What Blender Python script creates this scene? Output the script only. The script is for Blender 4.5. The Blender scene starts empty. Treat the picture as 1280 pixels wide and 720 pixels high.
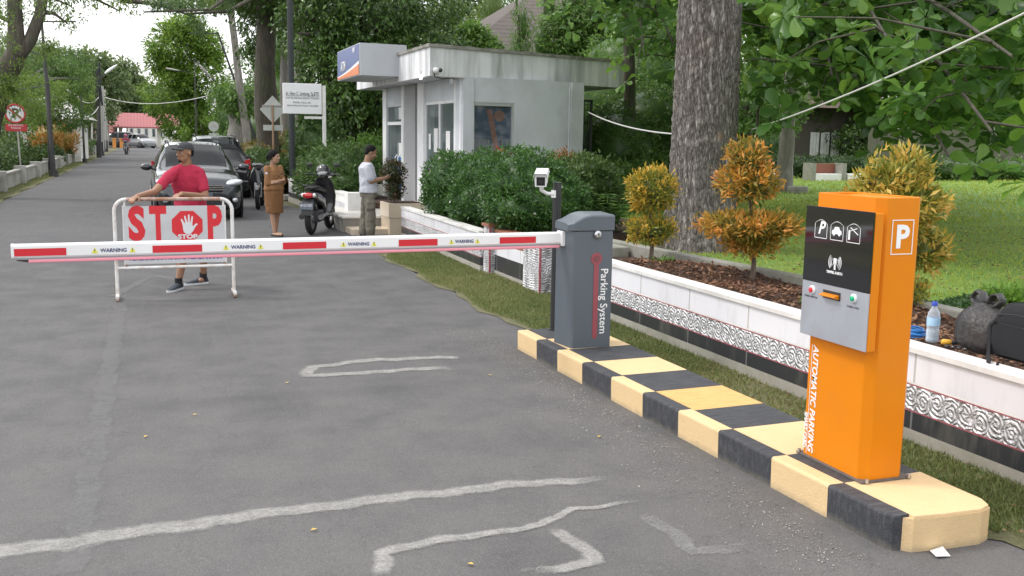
import bpy, bmesh, math, random
import numpy as np
from mathutils import Vector, Matrix, Euler

# ------------------------------------------------------------------ camera
SC = bpy.context.scene
COL = SC.collection
F_PX, ROLL, CAM_H = 1250.0, 0.015, 1.75
_th = math.atan(188.1 / F_PX)
_d = np.array([-math.sin(ROLL) * math.cos(_th), math.cos(ROLL) * math.cos(_th), math.sin(_th)])
_Y = np.array([-457, -195.0, F_PX]); _Y = _Y - _d * (_Y @ _d); _Y /= np.linalg.norm(_Y)
_Z = -_d; _X = np.cross(_Y, _Z)
CM = np.array([_X, _Y, _Z])
cam_d = bpy.data.cameras.new('camera'); cam = bpy.data.objects.new('camera', cam_d); COL.objects.link(cam)
cam_d.sensor_width = 36; cam_d.lens = 36 * F_PX / 1280; cam_d.clip_start = .05; cam_d.clip_end = 3000
mw = Matrix.Identity(4)
for i in range(3):
    mw[i][0] = CM[i][0]; mw[i][1] = -CM[i][1]; mw[i][2] = -CM[i][2]
mw[2][3] = CAM_H
cam.matrix_world = mw
SC.camera = cam

def P(px, py, y):            # survey helper: the place in the world, at distance y up the road
    r = CM @ np.array([px - 640, py - 360, F_PX]); p = r * (y / r[1])
    return Vector((p[0], p[1], p[2] + CAM_H))
def PX(px, py, x):
    r = CM @ np.array([px - 640, py - 360, F_PX]); p = r * (x / r[0])
    return Vector((p[0], p[1], p[2] + CAM_H))
def G(px, py, z=0.0):
    r = CM @ np.array([px - 640, py - 360, F_PX]); p = r * ((z - CAM_H) / r[2])
    return Vector((p[0], p[1], z))

# ------------------------------------------------------------------ sky and sun
W = bpy.data.worlds.new('World'); SC.world = W; W.use_nodes = True
nt = W.node_tree; nt.nodes.clear()
SUN_EL, SUN_AZ = math.radians(52), math.radians(-62)      # azimuth from +Y (up the road), negative = left
sky = nt.nodes.new('ShaderNodeTexSky'); sky.sky_type = 'NISHITA'; sky.sun_disc = False
sky.sun_elevation = SUN_EL; sky.sun_rotation = SUN_AZ; sky.air_density = 1.2; sky.dust_density = 3
tc = nt.nodes.new('ShaderNodeTexCoord'); mp = nt.nodes.new('ShaderNodeMapping'); mp.inputs['Scale'].default_value = (1, 1, 3)
nz = nt.nodes.new('ShaderNodeTexNoise'); nz.inputs['Scale'].default_value = 2.2; nz.inputs['Detail'].default_value = 6
rp = nt.nodes.new('ShaderNodeValToRGB'); rp.color_ramp.elements[0].position = .32; rp.color_ramp.elements[1].position = .6
rp.color_ramp.elements[0].color = (.55, .55, .55, 1); rp.color_ramp.elements[1].color = (1, 1, 1, 1)
mx = nt.nodes.new('ShaderNodeMix'); mx.data_type = 'RGBA'
mx.inputs[7].default_value = (10.0, 10.05, 10.3, 1)
bg = nt.nodes.new('ShaderNodeBackground'); bg.inputs[1].default_value = .125
wo = nt.nodes.new('ShaderNodeOutputWorld')
L = nt.links.new
L(tc.outputs['Generated'], mp.inputs[0]); L(mp.outputs[0], nz.inputs['Vector']); L(nz.outputs[0], rp.inputs[0])
L(rp.outputs[0], mx.inputs[0]); L(sky.outputs[0], mx.inputs[6]); L(mx.outputs[2], bg.inputs[0]); L(bg.outputs[0], wo.inputs[0])
sd = bpy.data.lights.new('sun', 'SUN'); sun = bpy.data.objects.new('sun', sd); COL.objects.link(sun)
sd.energy = 1.0; sd.angle = math.radians(12); sd.color = (1, .965, .91)
sv = Vector((math.sin(SUN_AZ) * math.cos(SUN_EL), math.cos(SUN_AZ) * math.cos(SUN_EL), math.sin(SUN_EL)))
sun.rotation_euler = sv.to_track_quat('Z', 'Y').to_euler()
SC.view_settings.view_transform = 'Standard'; SC.view_settings.look = 'None'
SC.view_settings.exposure = 0.68; SC.view_settings.gamma = 1
try: SC.view_settings.use_curve_mapping = False
except Exception: pass

# ------------------------------------------------------------------ materials
def newmat(name):
    m = bpy.data.materials.new(name); m.use_nodes = True
    t = m.node_tree; t.nodes.clear()
    o = t.nodes.new('ShaderNodeOutputMaterial'); b = t.nodes.new('ShaderNodeBsdfPrincipled')
    t.links.new(b.outputs[0], o.inputs[0])
    return m, t, b, o
def nd(t, typ, **kw):
    n = t.nodes.new('ShaderNode' + typ)
    for k, v in kw.items():
        if k.startswith('i_'): n.inputs[k[2:]].default_value = v
        else: setattr(n, k, v)
    return n
def math_(t, op, a, b=None, c=None):
    n = t.nodes.new('ShaderNodeMath'); n.operation = op
    for i, x in enumerate((a, b, c)):
        if x is None: continue
        if isinstance(x, (int, float)): n.inputs[i].default_value = x
        else: t.links.new(x, n.inputs[i])
    return n.outputs[0]
def mixc(t, fac, a, b, mode='MIX'):
    n = t.nodes.new('ShaderNodeMix'); n.data_type = 'RGBA'; n.blend_type = mode
    for s, x in ((0, fac), (6, a), (7, b)):
        if isinstance(x, (int, float)): n.inputs[s].default_value = x
        elif isinstance(x, (tuple, list)): n.inputs[s].default_value = (*x[:3], 1)
        else: t.links.new(x, n.inputs[s])
    return n.outputs[2]
def noise(t, scale, detail=4, vec=None, rough=.55, dist=0):
    n = nd(t, 'TexNoise'); n.inputs['Scale'].default_value = scale; n.inputs['Detail'].default_value = detail
    n.inputs['Roughness'].default_value = rough; n.inputs['Distortion'].default_value = dist
    if vec is not None: t.links.new(vec, n.inputs['Vector'])
    return n.outputs[0]
def ramp(t, fac, stops):
    r = nd(t, 'ValToRGB'); cr = r.color_ramp
    while len(cr.elements) < len(stops): cr.elements.new(.5)
    for e, (p, c) in zip(cr.elements, stops):
        e.position = p; e.color = (*c[:3], 1) if not isinstance(c, (int, float)) else (c, c, c, 1)
    if fac is not None: t.links.new(fac, r.inputs[0])
    return r.outputs[0]
def ocoord(t, scale=None):
    c = nd(t, 'TexCoord').outputs['Object']
    if scale:
        m = nd(t, 'Mapping'); m.inputs['Scale'].default_value = scale; t.links.new(c, m.inputs[0]); return m.outputs[0]
    return c
def bump(t, b, h, strength=.3, dist=.01):
    n = nd(t, 'Bump'); n.inputs['Strength'].default_value = strength; n.inputs['Distance'].default_value = dist
    t.links.new(h, n.inputs['Height']); t.links.new(n.outputs[0], b.inputs['Normal'])
_mc = {}
def pm(name, col, rough=.6, metal=0, var=.12, vs=4, bmp=0, bs=60, dirt=None, dirt_amt=.35, ds=1.5, streak=False, coat=0, emit=0, alpha=1):
    """general painted / moulded surface: colour with uneven tone, dirt and fine relief"""
    if name in _mc: return _mc[name]
    m, t, b, o = newmat(name)
    oc = ocoord(t)
    n1 = noise(t, vs, 5, oc)
    c = mixc(t, n1, tuple(x * (1 - var) for x in col), tuple(min(1, x * (1 + var)) for x in col))
    if dirt:
        v = ocoord(t, (1, 1, .12)) if streak else oc
        dn = noise(t, ds * (3 if streak else 1), 7, v, .65)
        f = ramp(t, dn, [(.42, 0), (.72, dirt_amt)])
        c = mixc(t, f, c, dirt)
    t.links.new(c, b.inputs['Base Color'])
    rn = noise(t, vs * 3, 4, oc)
    r = math_(t, 'MULTIPLY_ADD', rn, .25 * rough, rough * .88)
    t.links.new(r, b.inputs['Roughness'])
    b.inputs['Metallic'].default_value = metal
    if coat: b.inputs['Coat Weight'].default_value = coat; b.inputs['Coat Roughness'].default_value = .06
    if bmp: bump(t, b, noise(t, bs, 5, oc), bmp)
    if emit:
        b.inputs['Emission Color'].default_value = (*col, 1); b.inputs['Emission Strength'].default_value = emit
    _mc[name] = m; return m
def leafmat(name, cols, trans=.35, rough=.5, ns=.8):
    if name in _mc: return _mc[name]
    m, t, b, o = newmat(name)
    a = nd(t, 'Attribute', attribute_name='tint').outputs['Fac']
    n1 = noise(t, ns, 3, ocoord(t))
    f = math_(t, 'ADD', math_(t, 'MULTIPLY', a, .62), math_(t, 'MULTIPLY', n1, .4))
    k = len(cols)
    c = ramp(t, f, [(.08 + .84 * i / (k - 1), cols[i]) for i in range(k)])
    t.links.new(c, b.inputs['Base Color']); b.inputs['Roughness'].default_value = rough
    tr = nd(t, 'BsdfTranslucent'); ct = mixc(t, .55, c, (1, .95, .3), 'MULTIPLY'); bc = nd(t, 'BrightContrast'); t.links.new(ct, bc.inputs[0]); bc.inputs[1].default_value = .03
    t.links.new(bc.outputs[0], tr.inputs[0])
    mx = nd(t, 'MixShader'); mx.inputs[0].default_value = trans
    t.links.new(b.outputs[0], mx.inputs[1]); t.links.new(tr.outputs[0], mx.inputs[2]); t.links.new(mx.outputs[0], o.inputs[0])
    _mc[name] = m; return m
def glassmat(name, col=(.02, .03, .035), rough=.04, alpha=.0):
    """tinted window glass: mirror-like dark film with some see-through"""
    if name in _mc: return _mc[name]
    m, t, b, o = newmat(name)
    b.inputs['Base Color'].default_value = (*col, 1); b.inputs['Roughness'].default_value = rough
    b.inputs['Specular IOR Level'].default_value = .8
    if alpha:
        tr = nd(t, 'BsdfTransparent'); tr.inputs[0].default_value = (.85, .9, .9, 1)
        mx = nd(t, 'MixShader'); mx.inputs[0].default_value = alpha
        t.links.new(b.outputs[0], mx.inputs[1]); t.links.new(tr.outputs[0], mx.inputs[2]); t.links.new(mx.outputs[0], o.inputs[0])
    _mc[name] = m; return m

# ------------------------------------------------------------------ mesh building
class MB:
    def __init__(s): s.v = []; s.f = []; s.m = []; s.s = []
    def add(s, vs, fs, mat=0, smooth=False):
        o = len(s.v); s.v += [tuple(v) for v in vs]
        for f in fs: s.f.append([i + o for i in f]); s.m.append(mat); s.s.append(smooth)
        return s
    def box(s, x0, x1, y0, y1, z0, z1, mat=0):
        v = [(x, y, z) for x in (x0, x1) for y in (y0, y1) for z in (z0, z1)]
        return s.add(v, [(0, 1, 3, 2), (4, 6, 7, 5), (0, 4, 5, 1), (2, 3, 7, 6), (0, 2, 6, 4), (1, 5, 7, 3)], mat)
    def obox(s, c, size, rot=None, mat=0):
        R = (rot if isinstance(rot, Matrix) else Euler(rot or (0, 0, 0)).to_matrix())
        v = [Vector(c) + R @ Vector((a * size[0] / 2, b * size[1] / 2, d * size[2] / 2)) for a in (-1, 1) for b in (-1, 1) for d in (-1, 1)]
        return s.add(v, [(0, 1, 3, 2), (4, 6, 7, 5), (0, 4, 5, 1), (2, 3, 7, 6), (0, 2, 6, 4), (1, 5, 7, 3)], mat)
    def loft(s, rings, mat=0, smooth=True, caps=True, closed=True):
        n = len(rings[0]); vs = [p for r in rings for p in r]; fs = []
        for i in range(len(rings) - 1):
            for j in range(n if closed else n - 1):
                k = (j + 1) % n; fs.append((i * n + j, i * n + k, (i + 1) * n + k, (i + 1) * n + j))
        s.add(vs, fs, mat, smooth)
        if caps:
            s.add(rings[0], [list(range(n))[::-1]], mat); s.add(rings[-1], [list(range(n))], mat)
        return s
    def tube(s, pts, r, n=8, mat=0, caps=True, flat=1.0, smooth=True):
        pts = [Vector(p) for p in pts]; rr = r if isinstance(r, (list, tuple)) else [r] * len(pts)
        d = (pts[1] - pts[0]).normalized(); up = Vector((0, 0, 1)) if abs(d.z) < .9 else Vector((1, 0, 0))
        a = d.cross(up).normalized(); rings = []
        for i, p in enumerate(pts):
            t = ((pts[min(i + 1, len(pts) - 1)] - p).normalized() + (p - pts[max(i - 1, 0)]).normalized())
            t = t.normalized() if t.length > 1e-6 else d
            a = (a - t * a.dot(t)).normalized(); b = t.cross(a)
            rings.append([p + a * math.cos(q) * rr[i] + b * math.sin(q) * rr[i] * flat for q in [2 * math.pi * k / n for k in range(n)]])
        return s.loft(rings, mat, smooth, caps)
    def cyl(s, p0, p1, r0, r1=None, n=16, mat=0): return s.tube([p0, p1], [r0, r1 if r1 is not None else r0], n, mat)
    def ell(s, c, r, mat=0, nu=16, nv=10, rot=None):
        R = rot if isinstance(rot, Matrix) else Euler(rot or (0, 0, 0)).to_matrix(); rings = []
        for i in range(nv + 1):
            ph = math.pi * (i + .0) / nv; ph = min(max(ph, .02), math.pi - .02)
            rings.append([Vector(c) + R @ Vector((r[0] * math.sin(ph) * math.cos(q), r[1] * math.sin(ph) * math.sin(q), -r[2] * math.cos(ph))) for q in [2 * math.pi * k / nu for k in range(nu)]])
        return s.loft(rings, mat, True, True)
    def lathe(s, prof, c=(0, 0, 0), n=24, mat=0, R=None, caps=True):
        R = R or Matrix.Identity(3); rings = []
        for r, z in prof: rings.append([Vector(c) + R @ Vector((r * math.cos(q), r * math.sin(q), z)) for q in [2 * math.pi * k / n for k in range(n)]])
        return s.loft(rings, mat, True, caps)
    def prism(s, poly, fn, d0, d1, mat=0, smooth=False):
        """poly: 2-D outline; fn(u,v,d) -> 3-D"""
        return s.loft([[fn(u, v, d0) for u, v in poly], [fn(u, v, d1) for u, v in poly]], mat, smooth)
    def quad(s, a, b, c, d, mat=0): return s.add([a, b, c, d], [(0, 1, 2, 3)], mat)
    def build(s, name, mats, parent=None, loc=None, local=False, bevel=0, seg=2, auto=True):
        me = bpy.data.meshes.new(name)
        org = Vector((0, 0, 0))
        if not local:
            if parent is not None: org = WL(parent)
            elif loc is not None: org = Vector(loc)
        vs = [(Vector(v) - org) for v in s.v] if org.length else s.v
        me.from_pydata([tuple(v) for v in vs], [], s.f)
        mats = mats if isinstance(mats, (list, tuple)) else [mats]
        for m in mats: me.materials.append(m)
        me.polygons.foreach_set('material_index', s.m); me.polygons.foreach_set('use_smooth', s.s); me.update()
        bm = bmesh.new(); bm.from_mesh(me); bmesh.ops.recalc_face_normals(bm, faces=bm.faces); bm.to_mesh(me); bm.free()
        o = bpy.data.objects.new(name, me); COL.objects.link(o)
        if parent is not None: o.parent = parent
        elif loc is not None: o.location = loc
        if bevel:
            b = o.modifiers.new('bevel', 'BEVEL'); b.width = bevel; b.segments = seg; b.limit_method = 'ANGLE'; b.angle_limit = math.radians(35)
            b.harden_normals = False
        return o
def WL(o):
    v = Vector((0, 0, 0))
    while o is not None: v += Vector(o.location); o = o.parent
    return v
def tag(o, label=None, cat=None, group=None, kind=None):
    if label: o['label'] = label
    if cat: o['category'] = cat
    if group: o['group'] = group
    if kind: o['kind'] = kind
    return o
def thing(name, label, cat, loc=(0, 0, 0), group=None, rz=0):
    o = bpy.data.objects.new(name, None); COL.objects.link(o); o.location = loc; o.rotation_euler = (0, 0, rz); o.empty_display_size = .1
    return tag(o, label, cat, group)
def copy_tree(o, parent=None):
    c = o.copy(); COL.objects.link(c)
    if parent is not None: c.parent = parent
    for ch in [x for x in bpy.data.objects if x.parent == o]: copy_tree(ch, c)
    return c
def struct(name, mb, mats, **k): return tag(mb.build(name, mats, **k), kind='structure')
FACE = {'-Y': ((1, 0, 0), (0, 0, 1)), '-X': ((0, -1, 0), (0, 0, 1)), '+Y': ((-1, 0, 0), (0, 0, 1))}
def text(body, size, at, ax, ay, mat, parent, ext=.0015, align='CENTER', shear=0, bold=0, name='lettering', sx=1.0, world=True, fit=None, valign='CENTER'):
    cu = bpy.data.curves.new(name, 'FONT'); cu.body = body; cu.size = size; cu.extrude = ext; cu.align_x = align; cu.align_y = valign
    cu.shear = shear; cu.offset = bold; cu.resolution_u = 3
    tmp = bpy.data.objects.new('t', cu); COL.objects.link(tmp)
    bpy.context.view_layer.update()
    me = bpy.data.meshes.new_from_object(tmp.evaluated_get(bpy.context.evaluated_depsgraph_get()))
    bpy.data.objects.remove(tmp); bpy.data.curves.remove(cu)
    me.name = name; me.materials.clear(); me.materials.append(mat)
    if fit:
        xs = [v.co.x for v in me.vertices]; w = max(xs) - min(xs); sx = fit / w
    ax = Vector(ax).normalized(); ay = Vector(ay).normalized(); az = ax.cross(ay)
    org = Vector(at) - (WL(parent) if (parent is not None and world) else Vector((0, 0, 0)))
    for v in me.vertices: v.co = org + ax * v.co.x * sx + ay * v.co.y + az * v.co.z
    o = bpy.data.objects.new(name, me); COL.objects.link(o)
    if parent is not None: o.parent = parent
    return o

# ------------------------------------------------------------------ foliage
RN = np.random.default_rng(7)
def unit(a): return a / np.maximum(np.linalg.norm(a, axis=-1, keepdims=True), 1e-9)
def wob(p, k, seed=0):
    r = np.random.default_rng(seed); s = 0
    for i in range(6):
        d = unit(r.normal(size=3)) * k * (1 + .35 * i); s = s + np.sin(p @ d + r.uniform(0, 6.28)) / (1 + .25 * i)
    return s / 3.2
def rawmesh(name, V, FV, FN, mats, tint=None, midx=None, smooth=False):
    me = bpy.data.meshes.new(name); me.vertices.add(len(V)); me.vertices.foreach_set('co', V.astype(np.float32).ravel())
    me.loops.add(len(FV)); me.loops.foreach_set('vertex_index', FV.astype(np.int32))
    me.polygons.add(len(FN)); st = np.concatenate([[0], np.cumsum(FN)[:-1]]).astype(np.int32)
    me.polygons.foreach_set('loop_start', st)
    for m in (mats if isinstance(mats, list) else [mats]): me.materials.append(m)
    if smooth: me.polygons.foreach_set('use_smooth', np.ones(len(FN), bool))
    me.update(calc_edges=True); me.validate()
    if tint is not None:
        a = me.attributes.new('tint', 'FLOAT', 'POINT'); a.data.foreach_set('value', tint.astype(np.float32))
    return me
def leaves(name, C, D, N, Ls, Ws, mat, parent=None, loc=None, obov=False, tint=None, core=None):
    n = len(C); D = unit(D); S = unit(np.cross(D, N)); U = np.cross(S, D)
    Ls = np.broadcast_to(Ls, n)[:, None]; Ws = np.broadcast_to(Ws, n)[:, None]
    if tint is None: tint = RN.random(n)
    if obov:
        sh = [(.22, .13, .02), (.5, .38, .08), (.75, .5, .10), (.92, .33, .02)]; M_ = [C + D * (.6 * Ls) - U * .02 * Ls]
        V = np.stack([C] + [C + D * a * Ls + S * b * Ws + U * (c * Ws - (.10 * Ls if a > .9 else 0)) for a, b, c in sh] + [C + D * Ls - U * .13 * Ls] + [C + D * a * Ls - S * b * Ws + U * (c * Ws - (.10 * Ls if a > .9 else 0)) for a, b, c in sh[::-1]] + M_, 1)
        k = 11; base = np.array([0, 1, 2, 10, 10, 2, 3, 4, 4, 5, 6, 10, 10, 6, 7, 8, 8, 9, 0, 10]); fn = [4, 4, 4, 4, 4]
    else:
        V = np.stack([C, C + D * .45 * Ls + S * .5 * Ws + U * .15 * Ws, C + D * Ls, C + D * .45 * Ls - S * .5 * Ws + U * .15 * Ws], 1)
        k = 4; base = np.array([0, 1, 2, 0, 2, 3]); fn = [3, 3]
    V = V.reshape(-1, 3); FV = (np.arange(n)[:, None] * k + base[None]).ravel(); FN = np.tile(fn, n); T = np.repeat(tint, k)
    if core:     # inner mass of leaves, hidden under the outer ones
        for (cx, cy, cz, rx, ry, rz) in core:
            nu, nv = 14, 9; o = len(V)
            vv = np.array([[cx + rx * math.sin(math.pi * i / nv) * math.cos(2 * math.pi * j / nu), cy + ry * math.sin(math.pi * i / nv) * math.sin(2 * math.pi * j / nu), cz + rz * math.cos(math.pi * i / nv)] for i in range(nv + 1) for j in range(nu)])
            q = np.array([[i * nu + j, i * nu + (j + 1) % nu, (i + 1) * nu + (j + 1) % nu, (i + 1) * nu + j] for i in range(nv) for j in range(nu)]) + o
            V = np.vstack([V, vv]); FV = np.concatenate([FV, q.ravel()]); FN = np.concatenate([FN, np.full(len(q), 4)]); T = np.concatenate([T, np.full(len(vv), .3)])
    org = np.array(WL(parent)) if parent is not None else (np.array(loc) if loc is not None else np.zeros(3))
    me = rawmesh(name, V - org, FV, FN, mat, T)
    o = bpy.data.objects.new(name, me); COL.objects.link(o)
    if parent is not None: o.parent = parent
    elif loc is not None: o.location = loc
    return o
def crown(name, lobes, n, Ls, mat, parent=None, loc=None, tipcol=0, ratio=.45, per=8, shell=.22, gap=-.35, k=1.6, droop=.3, spread=1.4, core=0, obov=False, seed=1, out=.8, zmin=None, lump=.0):
    r = np.random.default_rng(seed); lob = np.array(lobes, float)
    w = (lob[:, 3] * lob[:, 4] + lob[:, 3] * lob[:, 5] + lob[:, 4] * lob[:, 5]); w /= w.sum()
    m = int(n / per * 1.6); idx = r.choice(len(lob), m, p=w)
    u = unit(r.normal(size=(m, 3))); rad = 1 - np.abs(r.normal(0, shell, m))
    rad = np.clip(rad, .05, 1.05)
    if lump: rad = rad * (1 + lump * wob(u * 3.0 + idx[:, None] * 2.1, 2.0, seed + 9))
    pos = lob[idx, :3] + u * rad[:, None] * lob[idx, 3:]
    keep = wob(pos, k, seed) > gap
    if zmin is not None: keep &= pos[:, 2] > zmin
    pos = pos[keep][:n // per]; u = u[keep][:n // per]
    sz = Ls * spread
    C = np.repeat(pos, per, 0) + r.normal(0, .42, (len(pos) * per, 3)) * sz
    if zmin is not None: C[:, 2] = np.maximum(C[:, 2], zmin)
    dir_ = np.repeat(u, per, 0) * out + r.normal(0, .75, (len(C), 3)); dir_[:, 2] -= droop
    nrm = r.normal(0, .55, (len(C), 3)) + np.array([0, 0, 1.0]) + np.repeat(u, per, 0) * .5
    LL = Ls * r.uniform(.6, 1.25, len(C)); tint = np.clip(np.repeat(r.random(len(pos)), per) * .5 + r.random(len(C)) * .5, 0, 1)
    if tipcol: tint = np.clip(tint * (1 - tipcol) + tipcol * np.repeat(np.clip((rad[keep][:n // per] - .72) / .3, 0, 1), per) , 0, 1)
    cr = [(a[0], a[1], a[2], a[3] * core, a[4] * core, a[5] * core) for a in lobes] if core else None
    return leaves(name, C, dir_, nrm, LL, LL * ratio, mat, parent, loc, obov, tint, cr)
def whorls(name, centers, per, Ls, mat, parent, seed=3, droop=.15, ratio=.55):
    """rosettes of big leaves at the twig ends"""
    r = np.random.default_rng(seed); m = len(centers); C = np.repeat(np.array(centers), per, 0); n = len(C)
    ax = unit(r.normal(0, .45, (m, 3)) + np.array([0, 0, .9])); t = unit(np.cross(ax, r.normal(size=(m, 3)))); b = np.cross(ax, t)
    ang = (np.tile(np.arange(per), m) * 2.4 + np.repeat(r.uniform(0, 6.28, m), per)); el = r.uniform(-.35, .6, n)
    A, T, B = (np.repeat(x, per, 0) for x in (ax, t, b))
    D = (T * np.cos(ang)[:, None] + B * np.sin(ang)[:, None]) * np.cos(el)[:, None] + A * np.sin(el)[:, None]; D[:, 2] -= droop
    N = A + r.normal(0, .35, (n, 3)); LL = Ls * r.uniform(.55, 1.15, n)
    tint = np.clip(np.repeat(r.random(m), per) * .55 + r.random(n) * .45, 0, 1)
    return leaves(name, C + unit(D) * .02, D, N, LL, LL * ratio, mat, parent, None, True, tint)
def bark(name, c1, c2, scale=(9, 9, 1.6), b=.8, moss=None):
    if name in _mc: return _mc[name]
    m, t, bs, o = newmat(name); oc = ocoord(t, scale)
    n1 = noise(t, 2.2, 8, oc, .7, .4); n2 = noise(t, 1.5, 3, ocoord(t))
    c = ramp(t, n1, [(.3, c1), (.55, tuple((a + d) / 2 for a, d in zip(c1, c2))), (.72, c2)])
    if moss: c = mixc(t, ramp(t, n2, [(.5, 0), (.7, .5)]), c, moss)
    t.links.new(c, bs.inputs['Base Color']); bs.inputs['Roughness'].default_value = .9
    bump(t, bs, n1, b, .03); _mc[name] = m; return m
def trunk(mb, pts, r0, r1, n=10, flare=1.35, mat=0):
    k = len(pts); pts = [Vector(p) for p in pts]; fine = []; rr = []
    for i in range(k - 1):
        for j in range(5):
            f = j / 5; g = (i + f) / (k - 1); fine.append(pts[i].lerp(pts[i + 1], f) + Vector((math.sin(g * 9 + i), math.cos(g * 7), 0)) * r0 * .12); rr.append((r0 + (r1 - r0) * g) * (1 + (flare - 1) * max(0, 1 - g * 7)))
    fine.append(pts[-1]); rr.append(r1); mb.tube(fine, rr, n, mat)
def tree(kind, label, base, trunk_pts, r0, r1, lobes, n, Ls, lmat, bmat, group=None, limbs=True, seed=1, **kw):
    t = thing(kind, label, 'tree', base, group)
    mb = MB(); trunk(mb, trunk_pts, r0, r1)
    if limbs:
        rg = random.Random(seed); top = Vector(trunk_pts[-1])
        for lb in lobes:
            a = Vector(trunk_pts[-2]).lerp(top, rg.uniform(.2, 1)); c = Vector(lb[:3]); mid = a.lerp(c, .5) + Vector((rg.uniform(-.2, .2), rg.uniform(-.2, .2), .12)) * (c - a).length
            mb.tube([a, a.lerp(mid, .6), mid, mid.lerp(c, .6), c], [r1 * .75, r1 * .6, r1 * .45, r1 * .3, r1 * .12], 6)
            for q in range(3):
                e = c + Vector((rg.uniform(-1, 1) * lb[3], rg.uniform(-1, 1) * lb[4], rg.uniform(-.6, .8) * lb[5])) * .8
                mb.tube([mid.lerp(c, .5), mid.lerp(e, .7), e], [r1 * .3, r1 * .18, r1 * .05], 5)
    mb.build('trunk', bmat, t)
    crown('crown', lobes, n, Ls, lmat, t, seed=seed, **kw)
    return t
# ================================================================== SETTING
def asphalt_mat():
    m, t, b, o = newmat('asphalt'); oc = ocoord(t)
    big = noise(t, .35, 4, oc); mid = noise(t, 2.2, 5, oc, .6); sp = noise(t, 160, 2, oc, .8); sp2 = noise(t, 420, 2, oc, .8)
    sy = nd(t, 'SeparateXYZ'); t.links.new(oc, sy.inputs[0]); near_light = ramp(t, math_(t, 'ADD', math_(t, 'MULTIPLY', sy.outputs[1], -.05), math_(t, 'ADD', 1.05, math_(t, 'MULTIPLY', math_(t, 'SUBTRACT', mid, .5), 1.2))), [(.3, 0), (1, 1)])  # lighter near, darker far: falloff of light with distance put into the colour
    c = ramp(t, big, [(.3, (.036, .037, .041)), (.7, (.062, .062, .065))]); c = mixc(t, math_(t, 'MULTIPLY', near_light, .75), c, (.160, .151, .143))
    c = mixc(t, ramp(t, mid, [(.35, 0), (.75, .45)]), c, (.108, .103, .099))
    c = mixc(t, ramp(t, noise(t, .9, 3, oc, .5, .6), [(.56, 0), (.68, .4)]), c, (.045, .044, .045))
    c = mixc(t, ramp(t, sp, [(.47, 0), (.68, .6)]), c, (.21, .205, .20))
    c = mixc(t, ramp(t, sp2, [(.3, .5), (.5, 0)]), c, (.04, .04, .042))
    st = noise(t, 3, 6, ocoord(t, (5, .25, 1)), .6)                      # tyre-worn streaks along the lane
    c = mixc(t, ramp(t, st, [(.5, 0), (.75, .3)]), c, (.13, .128, .125))
    cr = noise(t, 1.1, 8, oc, .7, 1.5)
    c = mixc(t, ramp(t, math_(t, 'ABSOLUTE', math_(t, 'SUBTRACT', cr, .5)), [(0, .5), (.005, 0)]), c, (.05, .05, .05))
    vv = nd(t, 'TexVoronoi'); vv.inputs['Scale'].default_value = 210; t.links.new(oc, vv.inputs['Vector']); vr = nd(t, 'SeparateColor'); t.links.new(vv.outputs['Color'], vr.inputs[0]); c = mixc(t, ramp(t, vr.outputs[0], [(.86, 0), (.93, .28)]), c, (.28, .27, .265)); c = mixc(t, ramp(t, vr.outputs[1], [(.88, 0), (.94, .35)]), c, (.04, .04, .042))
    t.links.new(c, b.inputs['Base Color']); b.inputs['Roughness'].default_value = .83
    h = math_(t, 'ADD', sp, math_(t, 'MULTIPLY', sp2, .6)); bump(t, b, h, .6, .007); return m
def ground_mat(name, a, c2, d, s=1.2, fine=40, b_=.6):
    m, t, b, o = newmat(name); oc = ocoord(t)
    c = ramp(t, noise(t, s, 6, oc, .65), [(.3, a), (.52, c2), (.72, d)])
    f = noise(t, fine, 4, oc, .8)
    c = mixc(t, ramp(t, f, [(.35, .55), (.65, 0)]), c, tuple(x * .45 for x in a))
    t.links.new(c, b.inputs['Base Color']); b.inputs['Roughness'].default_value = .95; bump(t, b, f, b_, .02); return m
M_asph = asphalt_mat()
M_earth = ground_mat('earth', (.07, .075, .03), (.11, .11, .045), (.16, .13, .08))
M_verge = ground_mat('verge_soil', (.12, .12, .055), (.17, .165, .08), (.24, .21, .13), 3, 60)
M_lawn = ground_mat('lawn_turf', (.11, .22, .035), (.17, .30, .05), (.25, .34, .09), .5, 30)
M_soil = ground_mat('soil', (.06, .035, .025), (.10, .06, .042), (.16, .10, .075), 6, 70, 1)
M_conc = pm('concrete', (.36, .34, .30), .9, var=.18, vs=6, bmp=.25, bs=40, dirt=(.14, .15, .09), dirt_amt=.6, ds=3)
M_conc2 = pm('kerb_concrete', (.30, .29, .26), .9, var=.2, vs=4, bmp=.3, bs=30, dirt=(.10, .12, .05), dirt_amt=.7, ds=4)

g = MB(); g.box(-400, 400, -60, 600, -.6, -.012); struct('ground', g, M_earth)
# road sheet, widening by the steps into the parking strip
rd = MB()
V = [(-3.45, -12), (3.6, -12), (3.6, 3.6), (3.3, 3.7), (3.25, 9), (3.17, 14.8), (3.22, 15.5), (3.5, 15.9), (4.1, 16.6), (4.1, 18.6), (3.75, 19.0), (3.62, 20), (3.35, 24), (3.1, 27), (3.0, 34), (2.5, 60), (2.2, 116), (-2.6, 116), (-3.1, 70), (-3.4, 33)]
rd.add([(x, y, 0) for x, y in V], [list(range(len(V)))])
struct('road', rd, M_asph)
cs = MB(); cs.box(-60, 60, 116.01, 128, -.3, .0); struct('cross_road', cs, M_asph)
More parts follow.
